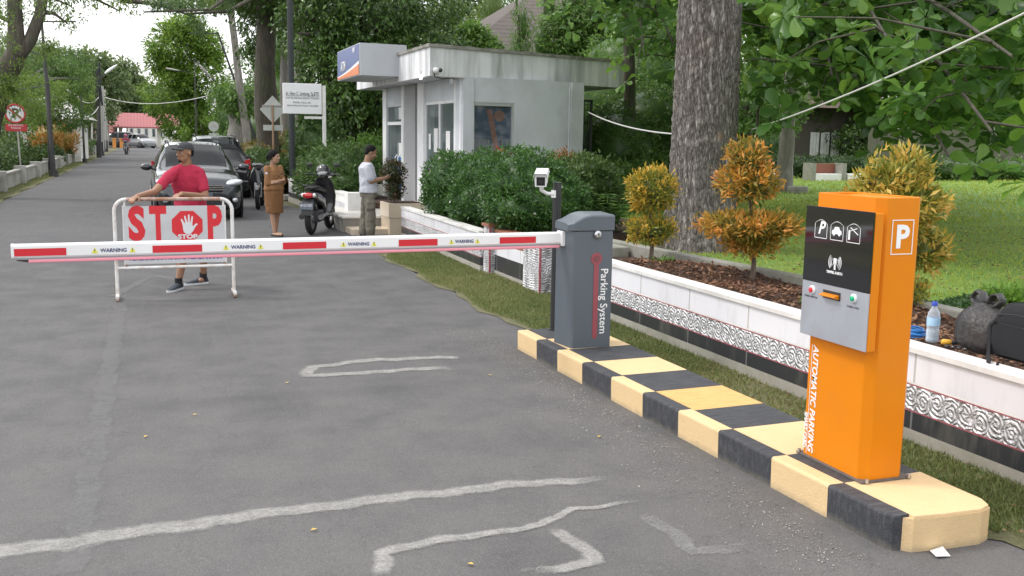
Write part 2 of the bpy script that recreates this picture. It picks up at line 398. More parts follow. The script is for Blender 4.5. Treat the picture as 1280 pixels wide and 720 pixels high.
# right verge soil
vg = MB(); N_ = 60; ys = np.linspace(-4, 15.4, N_); rg = random.Random(4)
for i in range(N_ - 1):
    def ex(y): return (3.56 if y < 3.26 else 3.16) + .05 * math.sin(y * 3.1) + .04 * math.sin(y * 7.7) + (max(0, y - 14.2) * .25)
    y0, y1 = ys[i], ys[i + 1]
    vg.add([(ex(y0), y0, .006), (ex(y1), y1, .006), (3.7, y1, .018), (3.7, y0, .018)], [(0, 3, 2, 1)]); vg.add([(3.7, y0, .018), (3.7, y1, .018), (4.35, y1, .02), (4.35, y0, .02)], [(0, 3, 2, 1)])
struct('verge', vg, M_verge)
lv = MB()
ys = np.linspace(8, 110, 90)
def lx(y): return np.interp(y, [8, 20, 33, 50, 106, 110], [-3.35, -3.38, -3.43, -3.25, -2.72, -2.7]) + .05 * math.sin(y * 1.7) + .04 * math.sin(y * 4.1)
for i in range(89):
    y0, y1 = ys[i], ys[i + 1]; lv.add([(-4.4, y0, .02), (-4.4, y1, .02), (lx(y1), y1, .008), (lx(y0), y0, .008)], [(0, 3, 2, 1)])
struct('left_verge', lv, M_verge)
# raised lawn, soil bed between the wall and the back kerb
def bx_(y): return np.interp(y, [-2, 5.5, 7.4, 10.3, 12], [5.52, 5.48, 5.46, 5.18, 5.1])
ln = MB(); ln.box(5.3, 140, -25, 160, -.2, .36); 
struct('lawn', ln, M_lawn)
sb = MB(); nx, ny = 18, 90; rr_ = np.random.default_rng(5)
for i in range(nx + 1):
    for j in range(ny + 1):
        y = -3 + j * 12.4 / ny; x0, x1 = 4.36, bx_(y) + .05; x = x0 + (x1 - x0) * i / nx
        sb.v.append((x, y, .44 + .03 * math.sin(x * 5 + y * 3) + rr_.normal(0, .012) + .05 * (i / nx)))
for i in range(nx):
    for j in range(ny):
        a = i * (ny + 1) + j; sb.f.append([a, a + ny + 1, a + ny + 2, a + 1]); sb.m.append(0); sb.s.append(True)
sb.box(4.36, 5.29, -3, 9.4, -.1, .38)
struct('soil_bed', sb, M_soil)

# sanded-off and painted traces on the asphalt
def trace_mat(name, col, lo, hi):
    m, t, b, o = newmat(name); oc = ocoord(t); b.inputs['Base Color'].default_value = (*col, 1); b.inputs['Roughness'].default_value = .9
    ed = nd(t, 'Attribute', attribute_name='tint').outputs['Fac']
    n1 = noise(t, 10, 6, oc, .7); n2 = noise(t, 70, 4, oc, .85); n3 = noise(t, 30, 4, ocoord(t, (1, 5, 1)), .7)
    f = math_(t, 'ADD', math_(t, 'ADD', math_(t, 'MULTIPLY', n1, .35), math_(t, 'MULTIPLY', n2, .4)), math_(t, 'ADD', math_(t, 'MULTIPLY', n3, .25), math_(t, 'MULTIPLY', math_(t, 'SUBTRACT', ed, .72), .32)))
    f = math_(t, 'MULTIPLY_ADD', math_(t, 'SUBTRACT', f, .5), 1.9, .5); a = ramp(t, f, [(lo, 0), (hi, .85)])
    tr = nd(t, 'BsdfTransparent'); mx = nd(t, 'MixShader'); t.links.new(a, mx.inputs[0]); t.links.new(tr.outputs[0], mx.inputs[1]); t.links.new(b.outputs[0], mx.inputs[2]); t.links.new(mx.outputs[0], o.inputs[0]); return m
M_tr1 = trace_mat('scraped_paint', (.37, .36, .34), .26, .85); M_tr2 = trace_mat('faint_scrape', (.28, .275, .27), .42, .95)
M_tr3 = trace_mat('dusty_line', (.20, .197, .193), .34, 1.0)
def strip(name, pix, w, mat, z=.004, jit=.35, seed=1):
    rg = random.Random(seed); pts = [G(*p) for p in pix]; fine = []
    for a, b in zip(pts, pts[1:]):
        n = max(2, int((b - a).length / .02)); fine += [a.lerp(b, i / n) for i in range(n)]
    fine.append(pts[-1]); n = len(fine); V = []; T = []; F = []; jl = jr = 0
    for i, p in enumerate(fine):
        d = (fine[min(i + 4, n - 1)] - fine[max(i - 4, 0)]).normalized(); s = Vector((-d.y, d.x, 0))
        jl = jl * .6 + rg.uniform(-1, 1) * .55; jr = jr * .6 + rg.uniform(-1, 1) * .55; p = p + s * .012 * (math.sin(i * .21 + seed) + .6 * math.sin(i * .53)); wi = (w if not isinstance(w, tuple) else w[0] + (w[1] - w[0]) * i / n) * 1.35
        for k, e in ((-.5 - jit * jl * .4, 0), (-.22, 1), (.22, 1), (.5 + jit * jr * .4, 0)):
            q = p + s * wi * k; V.append((q.x, q.y, z)); T.append(e * min(1, i / 5 + .2, (n - i) / 12))
    for i in range(n - 1):
        for k in range(3): F += [i * 4 + k, i * 4 + k + 1, i * 4 + k + 5, i * 4 + k + 4]
    me = rawmesh(name, np.array(V), np.array(F), np.full(len(F) // 4, 4), mat, np.array(T)); o = bpy.data.objects.new(name, me); COL.objects.link(o); return tag(o, kind='structure')
strip('road_marking', [(-60, 700), (0, 690), (120, 674), (280, 650), (420, 632), (600, 611), (690, 603), (770, 598)], (.17, .10), M_tr1, .004, .3, 1)
strip('road_marking', [(578, 447), (470, 450), (420, 456), (388, 459), (386, 470), (440, 468), (500, 463), (580, 460)], .12, M_tr1, .0045, .4, 2)
strip('road_marking', [(478, 725), (474, 692), (520, 683), (600, 668), (680, 657), (715, 637), (765, 631), (815, 626)], (.095, .04), M_tr1, .0048, .4, 3)
strip('road_marking', [(690, 660), (722, 680), (742, 702), (700, 712), (640, 722)], .09, M_tr1, .0052, .4, 4)
strip('road_marking', [(800, 640), (830, 662), (868, 690), (960, 680)], .11, M_tr2, .0045, .4, 5)
strip('road_marking', [(845, 640), (800, 641)], .09, M_tr2, .0056, .4, 6)
strip('road_marking', [(90, 725), (112, 600), (130, 500), (142, 430), (152, 372)], .16, M_tr3, .0036, .4, 7)
strip('road_marking', [(140, 372), (190, 345), (235, 352), (250, 366)], .12, M_tr3, .0044, .5, 8)

# ------------------------------------------------------------------ tiled garden wall
def tile_mat(name, col, tw, joint=(.45, .44, .42), z0=None, rough=.18, dirt=True):
    m, t, b, o = newmat(name); co = nd(t, 'TexCoord').outputs['Object']; s = nd(t, 'SeparateXYZ'); t.links.new(co, s.inputs[0])
    yy = math_(t, 'FRACT', math_(t, 'DIVIDE', math_(t, 'ADD', s.outputs[1], 20), tw)); e = math_(t, 'MINIMUM', yy, math_(t, 'SUBTRACT', 1, yy))
    f = ramp(t, e, [(0, 1), (.006, 1), (.011, 0)])
    n = noise(t, 3, 5, co); c = mixc(t, n, tuple(x * .93 for x in col), col)
    if dirt: c = mixc(t, ramp(t, noise(t, 4, 7, ocoord(t, (1, 1, .25)), .7), [(.52, 0), (.8, .4)]), c, (.30, .28, .24))
    c = mixc(t, f, c, joint); t.links.new(c, b.inputs['Base Color']); b.inputs['Roughness'].default_value = rough; return m
def scroll_mat():
    """silver relief band of alternating scrolls"""
    m, t, b, o = newmat('scroll_band'); co = nd(t, 'TexCoord').outputs['Object']; s = nd(t, 'SeparateXYZ'); t.links.new(co, s.inputs[0])
    dn = nd(t, 'TexNoise'); dn.inputs['Scale'].default_value = 22; t.links.new(co, dn.inputs['Vector'])
    dd = math_(t, 'MULTIPLY', math_(t, 'SUBTRACT', dn.outputs[0], .5), .05)
    al = math_(t, 'ADD', math_(t, 'ADD', s.outputs[0], s.outputs[1]), dd); z = math_(t, 'ADD', s.outputs[2], dd)
    k = math_(t, 'DIVIDE', math_(t, 'ADD', al, 40), .105); cell = math_(t, 'FLOOR', k)
    par = math_(t, 'SUBTRACT', math_(t, 'MULTIPLY', math_(t, 'MODULO', cell, 2), 2), 1)
    u = math_(t, 'SUBTRACT', math_(t, 'FRACT', k), .5)
    v = math_(t, 'DIVIDE', math_(t, 'SUBTRACT', z, math_(t, 'ADD', .285, math_(t, 'MULTIPLY', par, .012))), .115)
    r = math_(t, 'SQRT', math_(t, 'ADD', math_(t, 'MULTIPLY', u, u), math_(t, 'MULTIPLY', v, v)))
    wn = nd(t, 'TexWhiteNoise', noise_dimensions='1D'); t.links.new(cell, wn.inputs['W']); an = math_(t, 'ADD', math_(t, 'MULTIPLY', math_(t, 'ARCTAN2', v, u), par), math_(t, 'MULTIPLY', wn.outputs[0], 6.28))
    w = math_(t, 'SINE', math_(t, 'ADD', an, math_(t, 'MULTIPLY', r, 26)))
    leaf = math_(t, 'MULTIPLY', math_(t, 'SINE', math_(t, 'MULTIPLY', an, 5)), math_(t, 'MULTIPLY', r, 1.3))
    h = math_(t, 'ADD', w, leaf); wear = noise(t, 30, 5, co, .7)
    h2 = math_(t, 'ADD', h, math_(t, 'MULTIPLY', math_(t, 'SUBTRACT', wear, .5), 2.3))
    c = ramp(t, math_(t, 'MULTIPLY_ADD', h2, .25, .5), [(.04, (.22, .22, .22)), (.25, (.42, .42, .43)), (.55, (.57, .57, .59)), (.9, (.74, .74, .76))])
    c = mixc(t, ramp(t, noise(t, 7, 4, co), [(.45, 0), (.62, .65)]), c, (.74, .73, .75))
    t.links.new(c, b.inputs['Base Color']); b.inputs['Metallic'].default_value = .25; b.inputs['Roughness'].default_value = .38
    bump(t, b, h, .7, .008); return m
M_wtile = tile_mat('white_tile', (.80, .80, .84), .86); M_btile = tile_mat('black_tile', (.035, .037, .042), .86, (.16, .16, .16), rough=.3, dirt=True); M_scroll = scroll_mat()
M_red = pm('red_trim', (.34, .10, .12), .5, var=.5, vs=30); M_white = pm('white_paint', (.78, .77, .75), .55, var=.05, vs=3, dirt=(.35, .33, .27), dirt_amt=.5, ds=2)
M_brick = pm('brown_tile', (.30, .12, .07), .5, var=.2, vs=5)
def tiled_wall(label, a, b, top, th=.12, z0=0, group=None, cap=True, side=1, bands=(.035, .085, .20, .215, .355, .37), zs=1.0):
    """wall of a concrete foot, black tiles, silver scroll band between red lines, white tiles and a cap, from a to b"""
    a = Vector((a[0], a[1], 0)); b = Vector((b[0], b[1], 0)); d = (b - a).normalized(); n = Vector((d.y, -d.x, 0)) * side
    t = thing('garden_wall', label, 'wall', (a.x, a.y, z0), group); L_ = (b - a).length
    def slab(name, z_0, z_1, out, mat, bev=0, back=0):
        mb = MB(); p = [a - n * (th + back), b - n * (th + back), b + n * out, a + n * out]
        mb.loft([[(q.x, q.y, z0 + z_0) for q in p], [(q.x, q.y, z0 + z_1) for q in p]], 0, False)
        return mb.build(name, mat, t, bevel=bev)
    k = bands
    slab('foot', -.15, .10 * zs, .035, M_conc, .006)
    slab('black_tiles', .10 * zs, .205 * zs, .012, M_btile)
    slab('red_line', .205 * zs, .214 * zs, .016, M_red); slab('scroll_band', .214 * zs, .358 * zs, .014, M_scroll); slab('red_line', .358 * zs, .367 * zs, .018, M_red)
    slab('moulding', .367 * zs, .378 * zs, .013, M_white)
    slab('white_tiles', .378 * zs, top - .03, .010, M_wtile); slab('cap', top - .03, top, .022, M_white, .006, .02)
    return t
WALLN = tiled_wall('long white tiled garden wall with a silver scroll band, running behind the orange machine', (4.27, -3), (4.245, 9.35), .585)
# the wall's far stretch, with its brown panel and two ornate piers
tiled_wall('far stretch of tiled garden wall in front of the clipped bushes by the booth', (4.13, 12.25), (4.2, 16.85), .55)
t = thing('garden_wall', 'short wall panel of brown, white and black tiles between two ornate piers', 'wall', (4.14, 11.3, 0))
for nm, z0, z1, ou, mt in (('foot', -.1, .07, .03, M_conc), ('black_tiles', .07, .27, .012, M_btile), ('white_tiles', .27, .42, .01, M_wtile), ('brown_tiles', .42, .56, .008, M_brick), ('cap', .56, .60, .03, M_brick)):
    mb = MB(); mb.box(4.14 - ou, 4.3, 10.83, 12.0, z0, z1); mb.build(nm, mt, t)
for y0, y1, x0, lab in ((10.3, 10.83, 4.07, 'ornate silver scrollwork pier with a red stripe, beside the black camera pole'), (12.0, 12.25, 4.05, 'narrow ornate pier in the garden wall, farther from the camera pole')):
    t = thing('wall_pier', lab, 'pier', (x0, y0, 0))
    mb = MB(); mb.box(x0, x0 + .34, y0, y1, -.1, .035); mb.build('foot', M_conc, t)
    mb = MB(); mb.box(x0, x0 + .30, y0 + .01, y1 - .01, .035, .62); mb.build('shaft', M_scroll, t)
    mb = MB(); mb.box(x0 - .004, x0 + .02, y0 - .004, y0 + .012, .035, .62); mb.build('red_edge', M_red, t)
    mb = MB(); mb.box(x0 - .02, x0 + .33, y0 - .02, y1 + .02, .62, .66); mb.build('cap', M_brick, t, bevel=.005)
# back kerb of the soil bed
t = thing('bed_kerb', 'low pale concrete kerb along the back of the soil bed', 'kerb', (5.6, 5, .4))
mb = MB(); pr = [(4.0 - 6 + i * .5) for i in range(28)]
mb.loft([[(bx_(y), y, .40), (bx_(y) + .13, y, .40), (bx_(y) + .13, y, .555), (bx_(y), y, .555)] for y in pr if y < 11.3], 0, False)
mb.build('kerb', M_conc2, t, bevel=.012)
# garden steps beyond the bed
t = thing('garden_steps', 'low mossy stone steps at the end of the soil bed, behind the grey cabinet', 'steps', (4.6, 9.6, 0))
for i in range(3):
    mb = MB(); mb.box(4.4, 5.15, 9.45 + i * .4, 9.85 + i * .4 + (.6 if i == 2 else 0), 0, .40 + i * .13 - .13); mb.build('step', M_conc2, t, bevel=.012)
# raised bed behind the far wall
mb = MB(); mb.box(4.32, 5.29, 9.9, 17.0, -.1, .42); mb.box(5.291, 7.5, 12.4, 17.0, -.1, .43); struct('shrub_bed', mb, M_soil)

# ------------------------------------------------------------------ striped kerb island
def island_mat():
    m, t, b, o = newmat('island_paint'); co = nd(t, 'TexCoord').outputs['Object']; s = nd(t, 'SeparateXYZ'); t.links.new(co, s.inputs[0])
    wv = math_(t, 'MULTIPLY', math_(t, 'SUBTRACT', noise(t, 25, 3, co), .5), .02)
    ed = [3.3, 3.72, 4.16, 4.65, 5.08, 5.52, 5.96, 6.42, 6.86, 7.27, 7.68]
    y = math_(t, 'ADD', s.outputs[1], wv)
    acc = None                       # yellow where an odd number of edges has been passed
    for e in ed[1:-1]:
        g_ = math_(t, 'GREATER_THAN', y, e)
        acc = g_ if acc is None else math_(t, 'ADD', acc, g_)
    par = math_(t, 'MODULO', acc, 2)
    nrm = nd(t, 'NewGeometry').outputs['Normal']; sn = nd(t, 'SeparateXYZ'); t.links.new(nrm, sn.inputs[0])
    top = math_(t, 'GREATER_THAN', sn.outputs[2], .5)
    return m, t, b, o, co, s, par, top
def painted(name, col, dark, st=0, amt=.35):
    m, t, b, o = newmat(name); oc = ocoord(t)
    c = mixc(t, noise(t, 5, 5, oc), tuple(x * .9 for x in col), tuple(min(1, x * 1.06) for x in col))
    c = mixc(t, ramp(t, noise(t, 9 if st else 5, 8, ocoord(t, (.8, 5, 2)) if st else oc, .75), [(.46, 0), (.68, .5 if st else amt)]), c, dark)
    ch = ramp(t, noise(t, 26, 6, oc, .8), [(.665, 0), (.69, .8)]); c = mixc(t, ch, c, (.26, .25, .23))
    c = mixc(t, ramp(t, noise(t, 90, 4, oc, .8), [(.62, 0), (.75, .6)]), c, dark)
    s = nd(t, 'SeparateXYZ'); t.links.new(oc, s.inputs[0])
    c = mixc(t, ramp(t, math_(t, 'ADD', s.outputs[2], math_(t, 'MULTIPLY', noise(t, 12, 4, oc), .06)), [(.02, .55), (.065, 0)]), c, (.22, .2, .15))
    t.links.new(c, b.inputs['Base Color']); b.inputs['Roughness'].default_value = .72
    bump(t, b, math_(t, 'ADD', noise(t, 30, 5, oc), noise(t, 120, 3, oc)), .35, .008); return m
M_ky = painted('kerb_yellow', (.72, .52, .28), (.50, .36, .18)); M_kb = painted('kerb_black', (.036, .038, .045), (.13, .13, .13), 1); M_ko = painted('kerb_ochre', (.70, .42, .15), (.30, .16, .06), 1)
t = thing('kerb_island', 'raised kerb island painted in black and pale yellow blocks, under the barrier and machine', 'kerb', (3.1, 5.5, 0))
KX0, KX1, KH = 2.85, 3.45, .162
ed = [3.3, 3.72, 4.16, 4.65, 5.08, 5.52, 5.96, 6.42, 6.86, 7.27, 7.68]     # side blocks
tp = [3.3, 3.72, 4.16, 4.65, 5.05, 5.52, 5.98, 6.42, 6.86, 7.27, 7.68]
def kx(y): return 2.955 - (y - 3.3) * .024
# road-side face plates, top plates: real painted blocks butted end to end
sidecol = [0, 1, 0, 1, 0, 1, 0, 1, 0, 1]      # from the near end: black, yellow, ...
for i in range(10):
    y0, y1 = ed[i], ed[i + 1]; mb = MB()
    a, b_ = kx(y0), kx(y1)
    ya = y0
    ring = lambda x, y, xr: [(x + .004, y, -.03), (x, y, KH - .013), (x + .004, y, KH - .004), (x + .013, y, KH), (x + .09, y, KH), (x + .09, y, -.03)]
    if i == 0:
        mb.loft([ring(a + .045, y0 + .0, 0), ring(a + .018, y0 + .012, 0), ring(a + .004, y0 + .04, 0), ring(kx(y0 + .12), y0 + .12, 0), ring(b_, y1, 0)], 0, False)
    else: mb.loft([ring(a, y0, 0), ring(b_, y1, 0)], 0, False)
    c_ = i % 2
    mb.build('face_block', M_kb if c_ == 0 else M_ky, t)
topcol = ['y', 'b', 'y', 'b', 'o', 'b', 'y', 'b', 'y', 'b']
for i in range(10):
    y0, y1 = tp[i], tp[i + 1]; mb = MB(); a, b_ = kx(y0) + .0925, kx(y1) + .0925; sk = .0
    x1 = 3.495 if i else 3.50
    if i == 0:
        pts = [(a, y0 - .03), (3.2, y0 - .045), (3.40, y0 - .05), (3.47, y0 - .02), (3.50, y0 + .05), (3.50, y1 + .02), (b_, y1)]
    else: pts = [(a, y0), (x1, y0 + .02), (x1 - .003, y1 + .02), (b_, y1)]
    mb.loft([[(x, y, -.03) for x, y in pts], [(x, y, KH - .006) for x, y in pts], [(x * .995 + 3.2 * .005, y * .99 + (y0 + y1) / 2 * .01, KH + .001) for x, y in pts]], 0, False)
    mb.build('top_block', {'y': M_ky, 'b': M_kb, 'o': M_ko}[topcol[i]], t)
# near end plate
mb = MB(); pts = [(kx(3.3) + .06, 3.300), (kx(3.3) + .0925, 3.268), (3.2, 3.252), (3.40, 3.247), (3.475, 3.277), (3.503, 3.35), (3.503, 3.72), (3.4, 3.72), (3.4, 3.3), (kx(3.3) + .1, 3.3)]
mb.loft([[(x, y, -.03) for x, y in pts], [(x, y, KH - .012) for x, y in pts]], 0, False); mb.build('end_block', M_ky, t)
mb = MB(); mb.box(3.51, 3.56, 3.45, 4.6, -.02, .10); mb.build('edge_slab', M_conc, t, bevel=.01)

# ------------------------------------------------------------------ grass, litter
def blades(name, n, area, h, w, mat, zf, seed=1, kind='stuff', mask=None, lean=.7):
    r = np.random.default_rng(seed); x = r.uniform(area[0], area[1], n); y = r.uniform(area[2], area[3], n)
    if mask is not None: k = mask(x, y, r); x, y = x[k], y[k]
    n = len(x); C = np.stack([x, y, zf(x, y)], 1); D = r.normal(0, lean, (n, 3)); D[:, 2] = np.abs(D[:, 2]) * .5 + .55
    N = r.normal(size=(n, 3)); o = leaves(name, C, D, N, h * r.uniform(.5, 1.4, n), w, mat, None, (area[0], area[2], 0), False, np.clip(r.random(n) * .6 + .4 * (wob(C, 1.6, seed) * .5 + .5), 0, 1))
    return tag(o, kind=kind)
M_gr = leafmat('verge_grass', [(.055, .10, .02), (.12, .17, .045), (.23, .25, .09), (.38, .33, .18)], .3, .6, 2)
M_gl = leafmat('lawn_grass', [(.13, .21, .03), (.25, .34, .045), (.37, .44, .07), (.48, .48, .17)], .35, .6, 1)
def vmask(x, y, r): return (x > 3.2 + .05 * np.sin(y * 3.1) + r.exponential(.04, len(x)) + np.maximum(0, y - 14.2) * .25) & ~((x < 3.52) & (y < 7.72) & (y > 3.2)) & (r.random(len(x)) < .55 + .45 * wob(np.stack([x, y, 0 * x], 1), 2.5, 3) + (y > 6) * .2)
o = blades('grass', 150000, (3.15, 4.24, 3.3, 15.6), .042, .007, M_gr, lambda x, y: .01 + 0 * x, 2, mask=vmask); tag(o, 'short creeping grass on the verge between the road and the tiled wall', 'grass')
o = blades('grass', 14000, (3.2, 4.24, 2.2, 4.4), .05, .006, M_gr, lambda x, y: .01 + 0 * x, 12, mask=lambda x, y, r: (x > 3.56 + .06 * np.sin(y * 6) + r.exponential(.03, len(x)))); tag(o, 'taller green grass at the near end of the kerb island', 'grass')
o = blades('grass', 120000, (5.55, 15, 3.5, 20), .045, .01, M_gl, lambda x, y: .36 + 0 * x, 5, mask=lambda x, y, r: (x > bx_(y) + .14) & (r.random(len(x)) < np.exp(-(y - 3) / 14))); tag(o, 'bright green mown lawn grass behind the soil bed', 'grass')
o = blades('grass', 60000, (8, 48, 14, 44), .09, .03, M_gl, lambda x, y: .36 + 0 * x, 6); tag(o, 'far part of the mown lawn towards the hedges', 'grass')
o = blades('grass', 22000, (-4.1, -3.1, 18, 70), .045, .012, M_gr, lambda x, y: .015 + 0 * x, 7, mask=lambda x, y, r: x < np.interp(y, [18, 33, 70], [-3.45, -3.45, -3.15]) - r.exponential(.05, len(x))); tag(o, 'thin grass strip along the left edge of the road', 'grass')
M_gc = leafmat('ground_cover', [(.015, .05, .012), (.035, .09, .018), (.07, .15, .03)], .3, .5, 3)
o = blades('ground_cover', 9000, (5.6, 7.3, 3.6, 6.9), .06, .035, M_gc, lambda x, y: .37 + .03 * np.sin(x * 9) * np.sin(y * 7), 17, mask=lambda x, y, r: (x > bx_(y) + .14) & (x < 6.9 + .25 * np.sin(y * 4) - r.exponential(.1, len(x))), lean=1.2); tag(o, 'dark green ground cover in the shade just behind the bed kerb', 'ground cover')
M_lit = leafmat('dry_leaves', [(.06, .028, .018), (.13, .06, .035), (.22, .11, .06), (.36, .22, .13)], .1, .8, 3)
def litter(name, n, area, L_, zf, seed, mask=None):
    r = np.random.default_rng(seed); x = r.uniform(area[0], area[1], n); y = r.uniform(area[2], area[3], n)
    if mask is not None: k = mask(x, y, r); x, y = x[k], y[k]
    n = len(x); C = np.stack([x, y, zf(x, y) + r.uniform(0, .02, n)], 1); D = r.normal(0, 1, (n, 3)); D[:, 2] *= .25; N = r.normal(0, .4, (n, 3)) + [0, 0, 1]
    return tag(leaves(name, C, D, N, L_ * r.uniform(.4, 1.3, n), L_ * .45 * r.uniform(.5, 1.2, n), M_lit, None, (area[0], area[2], 0)), kind='stuff')
tag(litter('leaf_litter', 16000, (4.38, 5.9, 3, 9.4), .055, lambda x, y: .45 + .03 * np.sin(x * 5 + y * 3) + .05 * (x - 4.36) / 1.4, 3, lambda x, y, r: x < bx_(y) - .02), 'brown dry leaves and bark lying over the soil bed', 'leaf litter')
tag(litter('leaf_litter', 3000, (5.7, 14, 4.5, 13), .05, lambda x, y: .38 + 0 * x, 4), 'scattered dry leaves on the lawn', 'leaf litter')
tag(litter('leaf_litter', 900, (3.2, 4.2, 3.2, 15), .03, lambda x, y: .02 + 0 * x, 5), 'small dry leaves in the verge grass', 'leaf litter')
r = np.random.default_rng(9); M_yl = leafmat('fallen_yellow_leaves', [(.5, .32, .06), (.6, .42, .1)], .1, .6)
pp = np.array([G(*q)[:] for q in [(357, 480), (747, 548), (388, 665), (584, 706), (880, 525), (240, 520), (180, 548), (610, 470)]]); pp[:, 2] = .008
tag(leaves('fallen_leaves', pp, np.array([(1, .3, .05)] * 8) + r.normal(0, .5, (8, 3)) * [1, 1, .05], np.array([(0, 0, 1.0)] * 8), .035, .02, M_yl), 'tiny yellow leaves dropped on the grey asphalt', 'leaves', kind='stuff')
M_grit = leafmat('grit', [(.05, .045, .04), (.25, .23, .2), (.5, .48, .45)], 0, .9)
n = 2600; x = 2.83 - np.abs(r.normal(0, .22, n)); y = r.uniform(3.2, 8.6, n); C = np.stack([x, y, np.full(n, .004)], 1)
tag(leaves('grit', C, r.normal(size=(n, 3)) * [1, 1, .3], np.array([(0, 0, 1.0)] * n), r.uniform(.004, .014, n), r.uniform(.004, .01, n), M_grit), 'loose grit and crumbs of earth along the foot of the island', 'grit', kind='stuff')
# ================================================================== FOREGROUND OBJECTS
M_or = pm('orange_paint', (.70, .215, .004), .36, var=.03, vs=3, bmp=.05, bs=250, dirt=(.45, .16, .03), dirt_amt=.25, ds=3)
M_or.node_tree.nodes['Principled BSDF'].inputs['Specular IOR Level'].default_value = .22
M_blk = pm('black_glass', (.006, .006, .008), .05, var=.1, coat=1); M_silver = pm('silver_panel', (.42, .44, .48), .38, metal=.35, var=.05, vs=8, dirt=(.3, .3, .33), dirt_amt=.5, ds=5)
M_dark = pm('dark_plastic', (.02, .02, .022), .5); M_ink = pm('white_vinyl', (.82, .82, .82), .5, var=.03); M_bk_ink = pm('black_print', (.03, .03, .03), .5)
M_steel = pm('steel', (.55, .55, .56), .28, metal=.9, var=.1, vs=20)
M_rb = pm('red_button', (.7, .02, .03), .25, coat=.5); M_gb = pm('green_button', (.0, .42, .2), .25, coat=.5); M_wpl = pm('white_plastic', (.75, .75, .75), .35, var=.03)
t = thing('ticket_machine', 'tall orange parking ticket machine with black and silver panel on the kerb island', 'ticket machine', (3.22, 3.92, KH))
base = [(3.11, 3.725), (3.15, 3.685), (3.325, 3.685), (3.365, 3.725), (3.365, 4.125), (3.325, 4.165), (3.15, 4.165), (3.11, 4.14)]
mb = MB(); mb.loft([[(x, y, KH + .012) for x, y in base], [(x, y, 1.455) for x, y in base]], 0, False, caps=False)
mb.add([(x, y, KH + .012) for x, y in base], [list(range(8))])
# rim: the top sinks as a sloping tray open toward the panel
top = [(x, y, 1.505) for x, y in base]; inn = [(3.235 + (x - 3.235) * .86, 3.925 + (y - 3.925) * .93, 1.505) for x, y in base]; low = [(x, y, 1.47 + (x - 3.1) * .12) for x, y, z in inn]
mb.loft([[(x, y, 1.455) for x, y in base], top, inn, low], 0, False, caps=False); mb.add(low, [list(range(8))])
mb.build('body', M_or, t, bevel=.003)
mb = MB(); mb.box(3.095, 3.385, 3.67, 4.18, KH + .0015, KH + .012); mb.build('base_plate', pm('rusty_plate', (.12, .10, .09), .7, var=.4, vs=30), t, bevel=.002)
for x, y in ((3.10, 4.16), (3.12, 3.665), (3.365, 3.665)):
    mb = MB(); mb.cyl((x, y, KH + .008), (x, y, KH + .028), .009, n=6); mb.build('anchor_bolt', M_steel, t)
mb = MB(); mb.box(3.066, 3.1095, 3.66, 4.155, .80, 1.438); hd = mb.build('panel_box', M_or, t, bevel=.004)
mb = MB(); mb.add([(3.1095, 3.69, 1.438), (3.1095, 4.13, 1.438), (3.16, 4.13, 1.504), (3.16, 3.69, 1.504), (3.1095, 3.69, 1.40), (3.1095, 4.13, 1.40)], [(0, 1, 2, 3)]); 
mb = MB(); mb.box(3.057, 3.0655, 3.665, 4.158, 1.072, 1.442); mb.build('black_panel', M_blk, t, bevel=.0015)
mb = MB(); mb.box(3.059, 3.0655, 3.665, 4.158, .80, 1.0705); mb.build('silver_panel', M_silver, t, bevel=.0015)
XP = 3.0565
def onp(y, z, d=0): return (XP - d, y, z)
def arc_frame(yc, zc, w, h, th=.003):      # window-shaped outline, arched on top
    pts = [(-w / 2, -h / 2), (-w / 2, h * .3)] + [(-w / 2 + w * k / 8, h * .3 + h * .2 * math.sin(math.pi * k / 8)) for k in range(1, 8)] + [(w / 2, h * .3), (w / 2, -h / 2), (-w / 2, -h / 2)]
    mb = MB()
    for (a, b), (c, d) in zip(pts, pts[1:]):
        v = Vector((c - a, d - b)).normalized() * th / 2; q = Vector((-v.y, v.x)); e = v * .8
        mb.add([onp(yc - (a - q.x - e.x), zc + b + q.y - e.y), onp(yc - (c - q.x + e.x), zc + d + q.y + e.y), onp(yc - (c + q.x + e.x), zc + d - q.y + e.y), onp(yc - (a + q.x - e.x), zc + b - q.y - e.y)], [(0, 1, 2, 3)])
    return mb
for yc in (4.035, 3.915, 3.795): arc_frame(yc, 1.335, .092, .088).build('icon_frame', M_ink, t)
AX, AY = FACE['-X']
text('P', .085, onp(4.035, 1.338), AX, AY, M_ink, t, ext=.0006, shear=.3, bold=.002)
mb = MB(); car = [(-.036, -.012), (-.034, .004), (-.022, .008), (-.014, .022), (.014, .022), (.022, .008), (.034, .004), (.036, -.012)]
mb.prism(car, lambda u, v, d: (XP - d, 3.915 - u, 1.332 + v), 0, .0012)
for s_ in (-.02, .02): mb.lathe([(.0085, 0), (.0085, .0014)], (XP, 3.915 - s_, 1.32), 12, R=Euler((0, -math.pi / 2, 0)).to_matrix())
mb.build('car_icon', M_ink, t)
mb = MB(); mb.obox((XP, 3.825, 1.325), (.001, .012, .045)); mb.obox((XP, 3.79, 1.345), (.001, .062, .004), (.5, 0, 0)); mb.obox((XP, 3.795, 1.352), (.001, .05, .003), (-.3, 0, 0)); mb.build('barrier_icon', M_ink, t)
mb = MB()
for s_ in (-1, 1):
    for k, rr2 in enumerate((.022, .032, .042)):
        pts = [onp(3.915 - s_ * (.004 + rr2 * math.cos(q)), 1.185 + rr2 * 1.0 * math.sin(q)) for q in np.linspace(-.8, .8, 8)]
        mb.tube(pts, .0025, 4)
mb.obox(onp(3.915, 1.19), (.001, .022, .03)); mb.obox(onp(3.915, 1.165), (.001, .012, .03)); mb.build('card_icon', M_ink, t)
